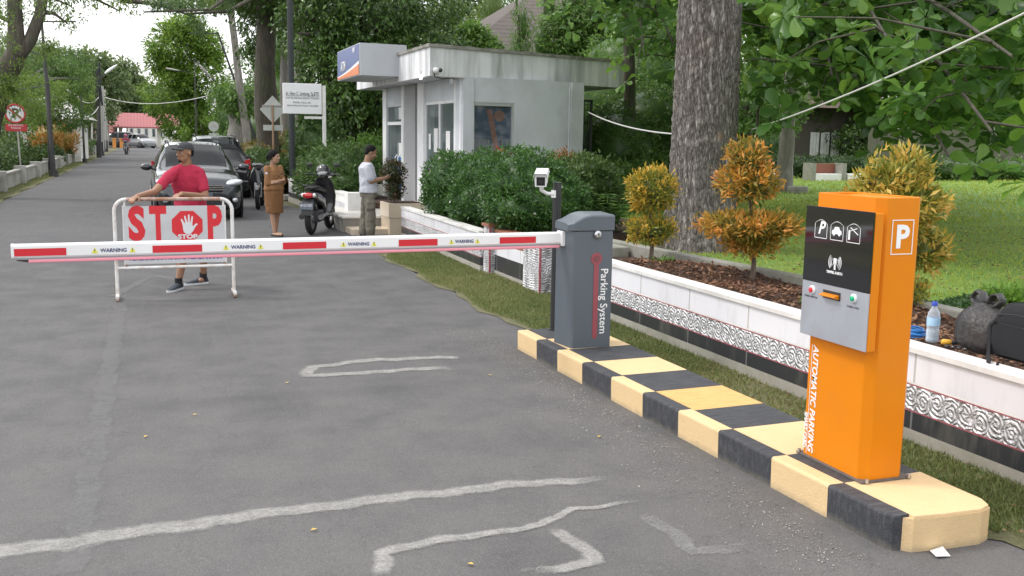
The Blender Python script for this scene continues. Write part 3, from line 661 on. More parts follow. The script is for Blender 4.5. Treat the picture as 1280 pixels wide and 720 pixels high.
text('TEMPEL KARTU', .017, onp(3.915, 1.135), AX, AY, M_ink, t, ext=.0006, bold=.0006)
ZP = 1.030
for yc, m_, zz in ((4.075, M_rb, 1.03), (3.765, M_gb, 1.035)):
    R = Euler((0, -math.pi / 2, 0)).to_matrix()
    mb = MB(); mb.lathe([(.022, 0), (.022, .006), (.017, .010)], (3.059, yc, zz), 24, R=R); o = mb.build('button_ring', M_wpl, t)
    mb = MB(); mb.lathe([(.0135, .006), (.0135, .014), (.009, .017)], (3.059, yc, zz), 20, R=R); mb.build('button', m_, o, bevel=0)
    for s_ in (-1, 1): pass
text('TOMBOL BANTUAN', .0135, (3.0585, 4.085, .995), AX, AY, M_bk_ink, t, ext=.0004, sx=.85)
text('TOMBOL TIKET', .0135, (3.0585, 3.768, .992), AX, AY, M_bk_ink, t, ext=.0004, sx=.95)
mb = MB(); mb.box(3.0570, 3.0595, 3.862, 3.992, 1.005, 1.045); mb.build('slot', M_dark, t)
mb = MB(); mb.loft([[(3.057, y, 1.014), (3.048, y, 1.012), (3.030, y, 1.020), (3.032, y, 1.027), (3.057, y, 1.032)] for y in (3.87, 3.985)], 0, False); mb.build('ticket_lip', M_or, t, bevel=.001)
VX, VY = (0, 0, -1), (0, -1, 0)
text('AUTOMATIC PARKING', .058, (3.1085, 4.086, .745), VX, VY, M_ink, t, ext=.0008, align='LEFT', shear=.2, bold=.0012, fit=.555)
mb = MB(); mb.box(3.1075, 3.1095, 4.113, 4.1155, .185, .745); mb.build('underline', M_ink, t)
text('SMART CARD', .034, (3.1085, 4.1335, .39), VX, VY, M_ink, t, ext=.0008, align='LEFT', bold=.0012, fit=.185)
mb = MB()
for a, b, c, d in ((3.178, 3.182, 1.245, 1.405), (3.296, 3.300, 1.245, 1.405), (3.182, 3.296, 1.245, 1.249), (3.182, 3.296, 1.401, 1.405)): mb.box(a, b, 3.6825, 3.6845, c, d)
mb.build('sign_frame', M_ink, t)
text('P', .145, (3.239, 3.684, 1.322), (1, 0, 0), (0, 0, 1), M_ink, t, ext=.0008, bold=.005)
mb = MB(); mb.cyl((3.18, 3.683, 1.36), (3.18, 3.68, 1.36), .004, n=8)

# ---- barrier gate: cabinet and arm
M_cab = pm('slate_paint', (.085, .105, .125), .42, var=.04, vs=4, bmp=.12, bs=300, dirt=(.14, .14, .14), dirt_amt=.3, ds=3)
bg_ = thing('barrier_gate', 'slate grey barrier gate cabinet with its long white and red arm lowered across the road', 'barrier gate', (3.13, 7.05, KH))
def xz(prof, y0, y1, mat, name, bev=.006):
    mb = MB(); mb.loft([[(x, y0, z) for x, z in prof], [(x, y1, z) for x, z in prof]], 0, False); return mb.build(name, mat, bg_, bevel=bev, seg=3)
cab = [(2.885, KH + .003), (3.355, KH + .003), (3.355, 1.06), (2.885, 1.06)]
mb = MB(); fp = [(2.955, 7.14), (2.985, 6.885), (2.997, 6.87), (3.312, 6.87), (3.312, 7.14)]
mb.loft([[(x, y, KH + .003) for x, y in fp], [(x, y, 1.058) for x, y in fp]], 0, False); mb.build('cabinet', M_cab, bg_, bevel=.005, seg=3)
mb = MB(); sl = []
for x in (2.948, 2.99, 3.03, 3.06, 3.09, 3.13, 3.2, 3.26, 3.32):
    y0 = np.interp(x, [2.948, 2.99, 3.32], [6.90, 6.863, 6.863]); z = np.interp(x, [2.948, 2.99, 3.06, 3.12, 3.32], [1.115, 1.128, 1.165, 1.182, 1.18])
    sl.append([(x, y0, 1.063), (x, y0, z - .010), (x, y0 + .012, z), (x, 7.13, z + .01), (x, 7.148, z - .01), (x, 7.148, 1.063)])
mb.loft(sl, 0, False); mb.build('lid', M_cab, bg_, bevel=.004)
R = Euler((math.pi / 2, 0, 0)).to_matrix()
mb = MB(); mb.lathe([(.030, 0), (.032, .008), (.028, .022), (.016, .028)], (3.178, 6.866, 1.035), 24, R=R); lk = mb.build('lock', M_steel, bg_)
mb = MB(); mb.box(3.175, 3.181, 6.834, 6.8385, 1.025, 1.045); mb.build('keyhole', M_dark, lk)
M_rdec = pm('red_decal', (.27, .06, .075), .5, var=.2, vs=10)
mb = MB(); mb.box(3.158, 3.198, 6.8665, 6.8695, .25, .84); mb.lathe([(.046, 0), (.046, .0036)], (3.178, 6.8695, .85), 24, R=R); mb.lathe([(.020, 0), (.020, .0024)], (3.178, 6.8695, .25), 16, R=R)
mb.build('red_decal', M_rdec, bg_)
mb = MB(); mb.lathe([(.027, 0), (.027, .0035)], (3.178, 6.8655, .85), 20, R=R); mb.build('decal_disc', pm('dull_red', (.19, .055, .065), .5), bg_)
text('Parking System', .085, (3.245, 6.8685, .775), (0, 0, -1), (1, 0, 0), M_ink, bg_, ext=.0008, align='LEFT', fit=.50, bold=.0005)
# arm
M_arm = pm('arm_white', (.80, .80, .80), .32, var=.03, vs=3, coat=.3, dirt=(.5, .48, .44), dirt_amt=.2); M_ared = pm('reflective_red', (.58, .018, .03), .3, var=.08, vs=40)
AXL, AXR, AY0, AZ = -.83, 2.965, 7.05, 0.985
def armz(x): return 1.0 - .012 * (x - AXR) / (AXL - AXR) * 1.0
sec = [(-.022, -.04), (.022, -.04), (.03, -.028), (.03, .038), (.022, .05), (-.022, .05), (-.03, .038), (-.03, -.028)]
mb = MB(); mb.loft([[(x, AY0 + u, armz(x) - .008 + v) for u, v in sec] for x in (AXL, AXR + .06)], 0, False); AR = mb.build('arm', M_arm, bg_, bevel=.002)
mb = MB(); mb.box(AXR - .02, AXR + .015, AY0 - .05, AY0 + .05, armz(AXR) - .065, armz(AXR) + .05); mb.build('arm_clamp', M_arm, AR, bevel=.006)
mb = MB(); mb.loft([[(x, AY0 + u * 1.03, armz(x) - .008 + v * 1.03) for u, v in sec] for x in (AXL - .008, AXL + .004)], 0, False); mb.build('end_cap', M_wpl, AR)
def sticker(x0, x1, z0, z1, mat, name):
    mb = MB(); y = AY0 - .0312; mb.add([(x0, y, armz(x0) - .008 + z0), (x1, y, armz(x1) - .008 + z0), (x1, y, armz(x1) - .008 + z1), (x0, y, armz(x0) - .008 + z1)], [(0, 1, 2, 3)])
    mb.add([(x0, y - .0006, armz(x0) - .008 + z0), (x1, y - .0006, armz(x1) - .008 + z0), (x1, y - .0006, armz(x1) - .008 + z1), (x0, y - .0006, armz(x0) - .008 + z1)], [(0, 1, 2, 3)])
    return mb.build(name, mat, AR)
for a, b in ((-.82, -.515), (.01, .325), (.86, 1.16), (1.68, 1.97), (2.45, 2.74)): sticker(a, b, -.026, .022, M_ared, 'red_sticker')
M_yel = pm('warning_yellow', (.75, .72, .05), .4); M_navy = pm('navy_print', (.05, .06, .16), .5)
for a, b in ((-.36, -.10), (.465, .725), (1.265, 1.515), (2.06, 2.29)):
    zc = armz((a + b) / 2) - .008
    text('WARNING', .034, ((a + b) / 2, AY0 - .0322, zc - .002), (1, 0, 0), (0, 0, 1), M_navy, AR, ext=.0004, bold=.0008, fit=(b - a) * .62)
    for xx in (a + .015, b - .015):
        mb = MB(); mb.add([(xx - .019, AY0 - .0325, zc - .018), (xx + .019, AY0 - .0325, zc - .018), (xx, AY0 - .0325, zc + .018)], [(0, 1, 2)]); wg = mb.build('warning_triangle', M_yel, AR)
        mb = MB(); mb.add([(xx - .0025, AY0 - .0329, zc - .006), (xx + .0025, AY0 - .0329, zc - .006), (xx + .003, AY0 - .0329, zc + .009), (xx - .003, AY0 - .0329, zc + .009)], [(0, 1, 2, 3)]); mb.box(xx - .0025, xx + .0025, AY0 - .0331, AY0 - .0327, zc - .014, zc - .0095); mb.build('exclamation_mark', M_navy, wg)
M_pink = pm('pink_strip', (.80, .30, .36), .35, var=.06, vs=5); M_gst = pm('grey_channel', (.30, .30, .32), .4)
mb = MB(); mb.loft([[(x, AY0 - .02, armz(x) - .058), (x, AY0 + .02, armz(x) - .058), (x, AY0 + .02, armz(x) - .0485), (x, AY0 - .02, armz(x) - .0485)] for x in (AXL + .01, AXR - .03)], 0, False); mb.build('channel', M_gst, AR)
mb = MB(); mb.loft([[(x, AY0 - .026 + .012 * 0, armz(x) - .079), (x, AY0 + .024, armz(x) - .079), (x, AY0 + .024, armz(x) - .0585), (x, AY0 - .026, armz(x) - .0585)] for x in (AXL + .09, AXR - .03)], 0, False); mb.build('light_strip', M_pink, AR, bevel=.006)
mb = MB(); mb.loft([[(x, AY0 - .02, armz(x) - s_), (x, AY0 + .02, armz(x) - s_), (x, AY0 + .02, armz(x) - .0585), (x, AY0 - .02, armz(x) - .0585)] for x, s_ in ((AXL + .02, .064), (AXL + .09, .076))], 0, False); mb.build('strip_end', M_dark, AR)

# ---- camera on its black pole
M_bpole = pm('black_paint', (.018, .019, .022), .4, var=.15, vs=20, dirt=(.08, .08, .08), dirt_amt=.4)
t = thing('camera_pole', 'slim black steel pole behind the barrier cabinet, carrying a white camera', 'pole', (3.155, 7.62, KH))
mb = MB(); mb.cyl((3.155, 7.62, KH), (3.155, 7.62, 1.385), .036, n=20); mb.build('pole', M_bpole, t)
mb = MB(); mb.cyl((3.155, 7.62, KH), (3.155, 7.62, KH + .01), .055, n=20); mb.build('foot_plate', M_bpole, t)
mb = MB(); mb.cyl((3.155, 7.62, 1.386), (3.155, 7.62, 1.392), .038, n=20); mb.build('cap', M_bpole, t)
t = thing('security_camera', 'white boxy security camera with dark front, bracketed to the black pole', 'camera', (3.0, 7.6, 1.35))
Rz = Euler((math.radians(7), 0, math.radians(-25))).to_matrix(); c0 = P(677, 223, 7.52)
def cb(u, v, w): return c0 + Rz @ Vector((u, v, w))
mb = MB(); mb.loft([[cb(u, y, w) for u, w in ((-.045, -.05), (.045, -.05), (.05, .03), (.04, .05), (-.04, .05), (-.05, .03))] for y in (-.11, .12)], 0, False); mb.build('housing', M_wpl, t, bevel=.006)
mb = MB(); mb.loft([[cb(u, y, w) for u, w in ((-.055, .035), (-.045, .058), (.045, .058), (.055, .035), (.058, .035), (.048, .063), (-.048, .063), (-.058, .035))] for y in (-.15, .13)], 0, False); mb.build('sun_shield', M_wpl, t)
mb = MB(); mb.loft([[cb(u, y, w) for u, w in ((-.034, -.04), (.034, -.04), (.034, .028), (-.034, .028))] for y in (-.113, -.109)], 0, False); mb.build('lens_window', M_blk, t, bevel=.001)
mb = MB(); mb.cyl(cb(0, -.112, -.005), cb(0, -.117, -.005), .018); mb.build('lens', M_dark, t)
mb = MB(); mb.tube([cb(0, .02, -.05), cb(0, .02, -.10), Vector((3.045, 7.57, c0.z - .125)), Vector((3.125, 7.60, c0.z - .13))], [.02, .017, .015, .015], 10); mb.box(3.11, 3.127, 7.58, 7.64, c0.z - .16, c0.z - .10); mb.build('bracket', M_wpl, t)

# ---- things left on the wall
M_pet = bpy.data.materials.new('clear_plastic'); 
def clear(name, col=(.9, .95, 1), rough=.05, tr=.75):
    m, t_, b, o = newmat(name); b.inputs['Base Color'].default_value = (*col, 1); b.inputs['Roughness'].default_value = rough; b.inputs['Specular IOR Level'].default_value = .9
    x = nd(t_, 'BsdfTransparent'); x.inputs[0].default_value = (*[min(1, c * .98) for c in col], 1); mx = nd(t_, 'MixShader'); lw = nd(t_, 'LayerWeight'); lw.inputs[0].default_value = .3
    f = math_(t_, 'SUBTRACT', tr, math_(t_, 'MULTIPLY', lw.outputs['Facing'], .55)); t_.links.new(f, mx.inputs[0]); t_.links.new(b.outputs[0], mx.inputs[1]); t_.links.new(x.outputs[0], mx.inputs[2]); t_.links.new(mx.outputs[0], o.inputs[0]); return m
M_pet = clear('clear_plastic', (.80, .86, .92)); M_bl = pm('blue_cap', (.02, .06, .40), .35); M_lab = pm('label_film', (.35, .55, .78), .35, var=.35, vs=45); M_lab2 = pm('label_red', (.6, .08, .1), .4)
bx0, by0, bz0 = 4.345, 4.63, .586
t = thing('water_bottle', 'clear plastic water bottle with blue cap standing on the white wall', 'bottle', (bx0, by0, bz0))
k = .88
mb = MB(); mb.lathe([(.028 * k * 1.22, 0), (.034 * k * 1.22, .006 * k), (.034 * k * 1.22, .035 * k), (.032 * k * 1.22, .04 * k), (.034 * k * 1.22, .045 * k), (.034 * k * 1.22, .085 * k), (.031 * k * 1.22, .092 * k), (.034 * k * 1.22, .1 * k), (.034 * k * 1.22, .175 * k), (.030 * k * 1.22, .20 * k), (.016 * k * 1.22, .232 * k), (.0135 * k * 1.22, .24 * k), (.0135 * k * 1.22, .248 * k)], (bx0, by0, bz0), 28); mb.build('bottle', M_pet, t)
mb = MB(); mb.lathe([(.0315 * k * 1.22, .012 * k), (.0315 * k * 1.22, .085 * k)], (bx0, by0, bz0), 24); mb.build('water', clear('water_fill', (.72, .80, .84), .02, .55), t)
mb = MB(); mb.lathe([(.0352 * k * 1.22, .115 * k), (.0352 * k * 1.22, .17 * k)], (bx0, by0, bz0), 28, caps=False); mb.build('label', M_lab, t)
mb = MB(); mb.lathe([(.0356 * k * 1.22, .135 * k), (.0356 * k * 1.22, .152 * k)], (bx0, by0, bz0), 28, caps=False); mb.build('label_stripe', M_lab2, t) if False else None
mb = MB(); mb.lathe([(.0165 * k * 1.22, .248 * k), (.0165 * k * 1.22, .272 * k), (.013 * k * 1.22, .276 * k)], (bx0, by0, bz0), 20); mb.build('cap', M_bl, t)
M_cab_bl = pm('blue_cable', (.02, .16, .45), .4, var=.15, vs=30)
mb = MB(); rg = random.Random(3)
for q in range(9):
    rx, ry = .055 + rg.uniform(-.01, .01), .085 + rg.uniform(-.012, .012); cx, cy = 4.345 + rg.uniform(-.006, .006), 4.80 + rg.uniform(-.01, .01)
    mb.tube([(cx + rx * math.cos(a), cy + ry * math.sin(a), .590 + .0045 + q * .0055 + .003 * math.sin(a * 3 + q)) for a in np.linspace(0, 6.4, 30)], .004, 6)
tag(mb.build('cable_coil', M_cab_bl, loc=(4.345, 4.80, .586)), 'coil of blue network cable lying on the white wall behind the orange machine', 'cable')
t = thing('screwdriver', 'short screwdriver with yellow and black handle lying beside the bottle', 'screwdriver', (4.36, 4.60, .59))
p0 = Vector((4.325, 4.535, .606)); dr = Vector((.10, -.06, 0)).normalized()
mb = MB(); mb.tube([p0, p0 + dr * .01, p0 + dr * .045, p0 + dr * .055], [.012, .018, .017, .012], 12); mb.build('handle', pm('yellow_handle', (.72, .40, .04), .4), t)
mb = MB(); mb.tube([p0 + dr * .055, p0 + dr * .06, p0 + dr * .11, p0 + dr * .115], [.010, .013, .012, .006], 12); mb.build('grip', M_dark, t)
t = thing('key_bunch', 'small black strap with buckles lying on the wall beside the plastic bag', 'strap', (4.34, 4.49, .59))
for q in range(4):
    mb = MB(); mb.ell((4.29 + .022 * q * .6, 4.45 - .032 * q, .6), (.014, .018, .010), 0, 10, 6); mb.build('buckle', M_blk if q % 2 else M_dark, t)
t['label'] = 'small black buckled strap lying on the wall before the grey bag'
t.name = 'black_strap'
# grey carrier bag
def bagmat():
    m, t_, b, o = newmat('grey_film'); oc = ocoord(t_); n1 = noise(t_, 9, 4, oc, .6, 1.5)
    b.inputs['Base Color'].default_value = (.045, .042, .042, 1); b.inputs['Roughness'].default_value = .32; b.inputs['Specular IOR Level'].default_value = .7
    bump(t_, b, n1, .9, .03); tr = nd(t_, 'BsdfTransparent'); tr.inputs[0].default_value = (.5, .48, .47, 1); mx = nd(t_, 'MixShader'); mx.inputs[0].default_value = .28
    t_.links.new(b.outputs[0], mx.inputs[1]); t_.links.new(tr.outputs[0], mx.inputs[2]); t_.links.new(mx.outputs[0], o.inputs[0]); return m
t = thing('plastic_bag', 'full dark grey translucent plastic carrier bag slumped on the wall next to the backpack', 'plastic bag', (4.47, 4.4, .58))
rings = []; cx, cy = 4.46, 4.35; rg = np.random.default_rng(2)
for i, (z, r_) in enumerate([(0, .11), (.02, .145), (.06, .16), (.11, .158), (.15, .145), (.18, .115), (.205, .08), (.22, .055)]):
    rings.append([(cx + r_ * .9 * (1 + .07 * math.sin(5 * a + z * 30) + .04 * math.sin(11 * a + 3)) * math.cos(a), cy + r_ * 1.15 * (1 + .06 * math.sin(4 * a + z * 22)) * math.sin(a),   .588 + z * 1.22 + .008 * math.sin(3 * a)) for a in np.linspace(0, 2 * math.pi, 40, endpoint=False)])
M_bag = bagmat(); mb = MB(); mb.loft(rings, 0, True); mb.build('bag', M_bag, t)
for s_, tw in ((-1, .02), (1, -.03)):
    mb = MB(); a = Vector((cx, cy + s_ * .045, .835)); pts = [a + Vector((0, s_ * u, w)) for u, w in ((.0, .0), (.045, .03), (.06, .055), (.03, .085), (-.005, .075), (-.02, .03))]
    mb.tube(pts, [.045, .038, .028, .026, .032, .04], 9, flat=.35); mb.build('handle', M_bag, t)
mb = MB(); mb.tube([(cx - .02, cy + .14, .60), (cx - .03, cy + .16, .72), (cx - .02, cy + .15, .77)], [.01, .035, .02], 9, flat=.5); mb.build('side_fold', M_bag, t)
# backpack
M_fab = pm('black_fabric', (.010, .011, .014), .85, var=.3, vs=15, bmp=.5, bs=350)
t = thing('backpack', 'black fabric backpack on the wall with its strap hanging down, at the right edge', 'backpack', (4.5, 4.12, .58))
sec_ = []
for z, hx, hy, ox in ((0, .08, .15, 0), (.012, .10, .165, 0), (.06, .112, .172, 0), (.19, .110, .166, .004), (.26, .100, .155, .012), (.29, .085, .14, .018), (.302, .05, .10, .02)):
    sec_.append([(4.475 + ox + hx * math.copysign(abs(math.cos(a)) ** .3, math.cos(a)), 4.045 + hy * math.copysign(abs(math.sin(a)) ** .3, math.sin(a)), .590 + z * 1.0 + .006 * math.sin(a * 5 + z * 40)) for a in np.linspace(0, 2 * math.pi, 48, endpoint=False)])
mb = MB(); mb.loft(sec_, 0, True); o = mb.build('body', M_fab, t)
mb = MB(); mb.loft([[(4.363 - d, y, z) for y, z in ((3.91, .615), (4.18, .615), (4.195, .66), (4.19, .76), (4.15, .785), (3.95, .785), (3.90, .76))] for d in (0, .02)], 0, False); mb.build('front_pocket', M_fab, t, bevel=.01, seg=3)
mb = MB(); mb.tube([(4.385, 3.90 + .3 * q, .82 + .02 * math.sin(q * 3)) for q in np.linspace(0, 1, 12)], .004, 6); mb.build('zip', pm('zip_metal', (.04, .04, .045), .3, metal=.5), t)
mb = MB(); mb.tube([(4.40, 4.20, .82), (4.355, 4.22, .76), (4.345, 4.205, .66), (4.31, 4.17, .612), (4.225, 4.08, .59), (4.205, 4.065, .52), (4.195, 4.085, .44)], [.012, .018, .02, .018, .020, .022, .024], 8, flat=.3); mb.build('strap', M_fab, t)
mb = MB(); mb.tube([(4.24, 4.03, .60), (4.215, 4.02, .56), (4.215, 4.01, .51)], .008, 6); mb.build('side_strap', M_fab, t)
mb = MB(); mb.tube([(4.49, 3.98, .885), (4.49, 4.0, .915), (4.49, 4.09, .915), (4.49, 4.11, .885)], .009, 8); mb.build('handle', M_fab, t)
# scrap of paper, and crumpled film behind the machine
mb = MB(); a, b_, c, d = G(1162, 690), G(1178, 688), G(1188, 697), G(1170, 699)
mb.loft([[(p.x, p.y, .006 + h) for p, h in zip((a, b_, c, d), (0, .012, 0, .006))], [(p.x, p.y, .007 + h) for p, h in zip((a, b_, c, d), (0, .012, 0, .006))]], 0, False)
tag(mb.build('paper_scrap', M_ink, loc=(G(1175, 693).x, G(1175, 693).y, 0)), 'torn scrap of white paper on the ground by the near end of the island', 'paper')
mb = MB(); rg = random.Random(5); rings = []
for z, r_ in ((0, .05), (.03, .055), (.06, .035), (.085, .01)): rings.append([(3.43 + r_ * (1 + .3 * rg.uniform(-1, 1)) * math.cos(a), 3.93 + r_ * 1.3 * (1 + .3 * rg.uniform(-1, 1)) * math.sin(a), KH + .004 + z) for a in np.linspace(0, 6.28, 14, endpoint=False)])
mb.loft(rings, 0, False); tag(mb.build('crumpled_film', pm('pale_film', (.55, .56, .58), .25, var=.2, vs=30), loc=(3.43, 3.93, KH)), 'crumpled piece of clear film behind the foot of the orange machine', 'plastic film')

# ------------------------------------------------------------------ topiary in the soil bed
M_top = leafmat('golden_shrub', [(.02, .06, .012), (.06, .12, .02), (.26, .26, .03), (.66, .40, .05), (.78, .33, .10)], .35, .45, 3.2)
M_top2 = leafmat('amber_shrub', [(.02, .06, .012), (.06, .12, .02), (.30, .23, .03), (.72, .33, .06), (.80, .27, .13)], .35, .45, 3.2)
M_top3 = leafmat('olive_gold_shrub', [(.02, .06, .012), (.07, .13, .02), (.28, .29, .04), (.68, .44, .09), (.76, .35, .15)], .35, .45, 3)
M_stem = bark('stem_bark', (.10, .07, .05), (.22, .18, .14), (20, 20, 4), .5)
def topiary(label, base, parts, n, mat, Ls=.045, seed=1):
    t = thing('topiary_shrub', label, 'shrub', base, 'two-tiered golden shrubs in the soil bed')
    b = Vector(base); mb = MB(); hi = max(p[2] for p in parts); rg = random.Random(seed)
    mb.tube([b + Vector((0, 0, -.05)), b + Vector((.01, .0, .2)), b + Vector((-.01, .01, .45)), Vector((parts[0][0], parts[0][1], hi))], [.028, .022, .018, .008], 8)
    for lb in parts:
        for q in range(9):
            a = rg.uniform(0, 6.28); mb.tube([Vector((b.x, b.y, lb[2] - lb[5] * .8)), Vector((lb[0] + math.cos(a) * lb[3] * .5, lb[1] + math.sin(a) * lb[4] * .5, lb[2])), Vector((lb[0] + math.cos(a) * lb[3] * .85, lb[1] + math.sin(a) * lb[4] * .85, lb[2] + lb[5] * rg.uniform(-.2, .6)))], [.009, .006, .003], 5)
    mb.build('stem', M_stem, t)
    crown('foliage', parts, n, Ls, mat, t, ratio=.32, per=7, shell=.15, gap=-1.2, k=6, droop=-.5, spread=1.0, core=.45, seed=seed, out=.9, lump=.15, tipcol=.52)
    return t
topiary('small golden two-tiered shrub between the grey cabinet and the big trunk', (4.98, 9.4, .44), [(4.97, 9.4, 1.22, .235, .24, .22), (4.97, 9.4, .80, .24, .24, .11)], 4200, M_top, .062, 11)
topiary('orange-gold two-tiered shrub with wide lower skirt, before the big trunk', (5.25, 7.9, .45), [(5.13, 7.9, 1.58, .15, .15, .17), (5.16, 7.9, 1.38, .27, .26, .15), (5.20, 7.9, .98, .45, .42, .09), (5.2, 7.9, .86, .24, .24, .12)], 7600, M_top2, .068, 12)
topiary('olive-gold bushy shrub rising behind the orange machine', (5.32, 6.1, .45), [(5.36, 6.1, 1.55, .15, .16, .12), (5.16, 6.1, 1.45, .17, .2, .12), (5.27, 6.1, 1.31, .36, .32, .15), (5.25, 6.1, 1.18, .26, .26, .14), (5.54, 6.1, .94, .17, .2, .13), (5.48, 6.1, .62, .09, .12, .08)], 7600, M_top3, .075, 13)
M_fern = leafmat('bright_weed', [(.10, .20, .03), (.18, .34, .05), (.26, .42, .08)], .4, .5)
for lab, c, r_, n, L_ in (('bright green feathery weed on the lawn behind the grey bag', (G(1262, 362, .5).x, G(1262, 362, .5).y, .37), .26, 700, .09), ('small green plant with a red flower in the soil bed beside the orange machine', (4.95, 6.55, .47), .11, 120, .06), ('little green sprouts in the soil bed below the golden shrub', (5.0, 9.15, .45), .14, 150, .07)):
    t = thing('weed_plant', lab, 'plant', c); r = np.random.default_rng(int(c[1] * 10)); u = unit(r.normal(size=(n, 3))); u[:, 2] = np.abs(u[:, 2]) * .6
    mb = MB()
    for q in range(7): a = q * .9; mb.tube([c, (c[0] + math.cos(a) * r_ * .5, c[1] + math.sin(a) * r_ * .5, c[2] + r_ * .5), (c[0] + math.cos(a) * r_, c[1] + math.sin(a) * r_, c[2] + r_ * .55)], [.006, .004, .002], 5)
    mb.build('stems', M_fern, t); C = np.array(c) + u * r_ * r.uniform(.3, 1, (n, 1)); leaves('foliage', C, u + r.normal(0, .5, (n, 3)), r.normal(0, .4, (n, 3)) + [0, 0, 1], L_, L_ * .3, M_fern, t)
    if 'red flower' in lab: mb = MB(); [mb.ell((c[0] + .03 * q, c[1] - .05, c[2] + .13 + .01 * q), (.018, .018, .012), 0, 8, 5) for q in (-1, 0, 1)]; mb.build('flower', pm('red_petal', (.65, .12, .05), .5), t)
# ================================================================== CASH MACHINE BOOTH
M_bw = pm('booth_paint', (.56, .59, .62), .8, var=.08, vs=2.5, bmp=.08, bs=60, dirt=(.26, .26, .25), dirt_amt=.55, ds=.8)
M_fas = pm('fascia_paint', (.76, .77, .79), .8, var=.06, vs=3, bmp=.1, bs=60, dirt=(.12, .12, .11), dirt_amt=.75, ds=.9, streak=True)
M_wcol = pm('white_column', (.76, .77, .78), .6, var=.05, vs=3, dirt=(.4, .4, .38), dirt_amt=.35, ds=2)
M_gcol = pm('grey_column', (.36, .36, .37), .7, var=.1, vs=3, dirt=(.2, .2, .19), dirt_amt=.4)
M_alu = pm('aluminium', (.50, .52, .54), .4, metal=.4, var=.05); M_cop = pm('mossy_coping', (.30, .29, .26), .9, var=.3, vs=12, bmp=.4, bs=30, dirt=(.06, .065, .04), dirt_amt=.8, ds=5)
M_win = glassmat('shop_glass', (.10, .13, .14), .05, .45); M_dglass = glassmat('door_glass', (.16, .20, .21), .06, .45)
M_post = pm('poster_blue', (.02, .06, .22), .4, var=.3, vs=3); M_posto = pm('poster_orange', (.72, .16, .04), .4, var=.15, vs=6); M_grid = pm('poster_white', (.45, .47, .5), .5)
bt = thing('cash_machine_booth', 'small flat-roofed white and grey cash machine booth with deep stained fascia', 'building', (5.2, 17.05, .28))
FZ = .28
A_ = Vector((5.22, 17.03)); B_ = Vector((7.74, 17.56)); C_ = Vector((7.9, 22.6)); D_ = Vector((5.06, 22.5))
def wallseg(name, a, b, z0, z1, th, mat, par=bt, out=0, bev=.004):
    a = Vector((a[0], a[1], 0)); b = Vector((b[0], b[1], 0)); d = (b - a).normalized(); n = Vector((d.y, -d.x, 0))
    p = [a + n * out, b + n * out, b - n * th, a - n * th]; mb = MB(); mb.loft([[(q.x, q.y, z) for q in p] for z in (z0, z1)], 0, False); return mb.build(name, mat, par, bevel=bev)
def along(a, b, f): return a.lerp(b, f)
# side wall (facing the camera), with the window opening from .08 to .33 of its length
w0, w1 = .085, .42
wallseg('corner_column', along(A_, B_, 0), along(A_, B_, w0), FZ - .3, 2.79, .25, M_bw, out=.03)
wallseg('wall', along(A_, B_, w0), along(A_, B_, w1), 2.36, 2.79, .2, M_bw); wallseg('wall', along(A_, B_, w0), along(A_, B_, w1), FZ - .3, .95, .2, M_bw)
wallseg('wall', along(A_, B_, w1), B_, FZ - .3, 2.79, .2, M_bw); wallseg('corner_column', along(A_, B_, .9), B_ + (B_ - A_).normalized() * .02, FZ - .3, 2.785, .25, M_bw, out=.025)
wallseg('wall', B_, C_, FZ - .3, 2.79, .2, M_bw); wallseg('wall', C_, D_, FZ - .3, 2.79, .2, M_bw)
mb = MB(); mb.cyl((7.42, 17.42, FZ), (7.42, 17.42, 2.7), .012, n=8); mb.build('conduit', M_bw, bt)
wn = thing('window', '', None); 
bpy.data.objects.remove(wn)
fr = MB(); 
def inwall(f, z, d=0):      # point on the side wall
    p = along(A_, B_, f); n = Vector(((B_ - A_).normalized().y, -(B_ - A_).normalized().x)); q = p + n * d; return Vector((q.x, q.y, z))
for a, b, z0, z1 in ((w0, w0 + .012, .95, 2.36), (w1 - .02, w1, .95, 2.36), (w0 + .012, w1 - .02, 2.30, 2.36), (w0 + .012, w1 - .02, .95, 1.0)):
    fr.loft([[inwall(a, z, -.01), inwall(b, z, -.01), inwall(b, z, -.08), inwall(a, z, -.08)] for z in (z0, z1)], 0, False)
fro = fr.build('window', M_alu, bt)
mb = MB(); mb.quad(inwall(w0 + .012, 1.0, -.05), inwall(w1 - .02, 1.0, -.05), inwall(w1 - .02, 2.30, -.05), inwall(w0 + .012, 2.30, -.05)); mb.build('pane', M_win, fro)
mb = MB(); mb.quad(inwall(w0 + .014, 1.72, -.075), inwall(w1 - .02, 1.72, -.075), inwall(w1 - .02, 2.26, -.075), inwall(w0 + .014, 2.26, -.075)); mb.build('window_film', M_post, fro)
mb = MB(); pts = []
for q in np.linspace(0, 1, 14): pts.append((w0 + .075 + .045 * q ** 1.0 + .0 - .0, 2.24 - .95 * q))
lft = [(w0 + .12 + .07 * math.sin(q * 1.6), 2.24 - 1.2 * q) for q in np.linspace(0, 1, 12)]
for (a, z), (b, z2) in zip(lft, lft[1:]): mb.quad(inwall(a, z, -.068), inwall(a + .045, z, -.068), inwall(b + .045, z2, -.068), inwall(b, z2, -.068))
mb.add([inwall(w0 + .225 + .045 * math.cos(q), 2.13 + .1 * math.sin(q), -.068) for q in np.linspace(0, 6.28, 18, endpoint=False)], [list(range(18))]); mb.build('poster_swoosh', M_posto, fro)
mb = MB()
for k in range(8): f = w0 + .03 + k * .038; mb.loft([[inwall(f, z, -.09), inwall(f + .006, z, -.09), inwall(f + .006, z, -.10), inwall(f, z, -.10)] for z in (1.0, 1.72)], 0, False)
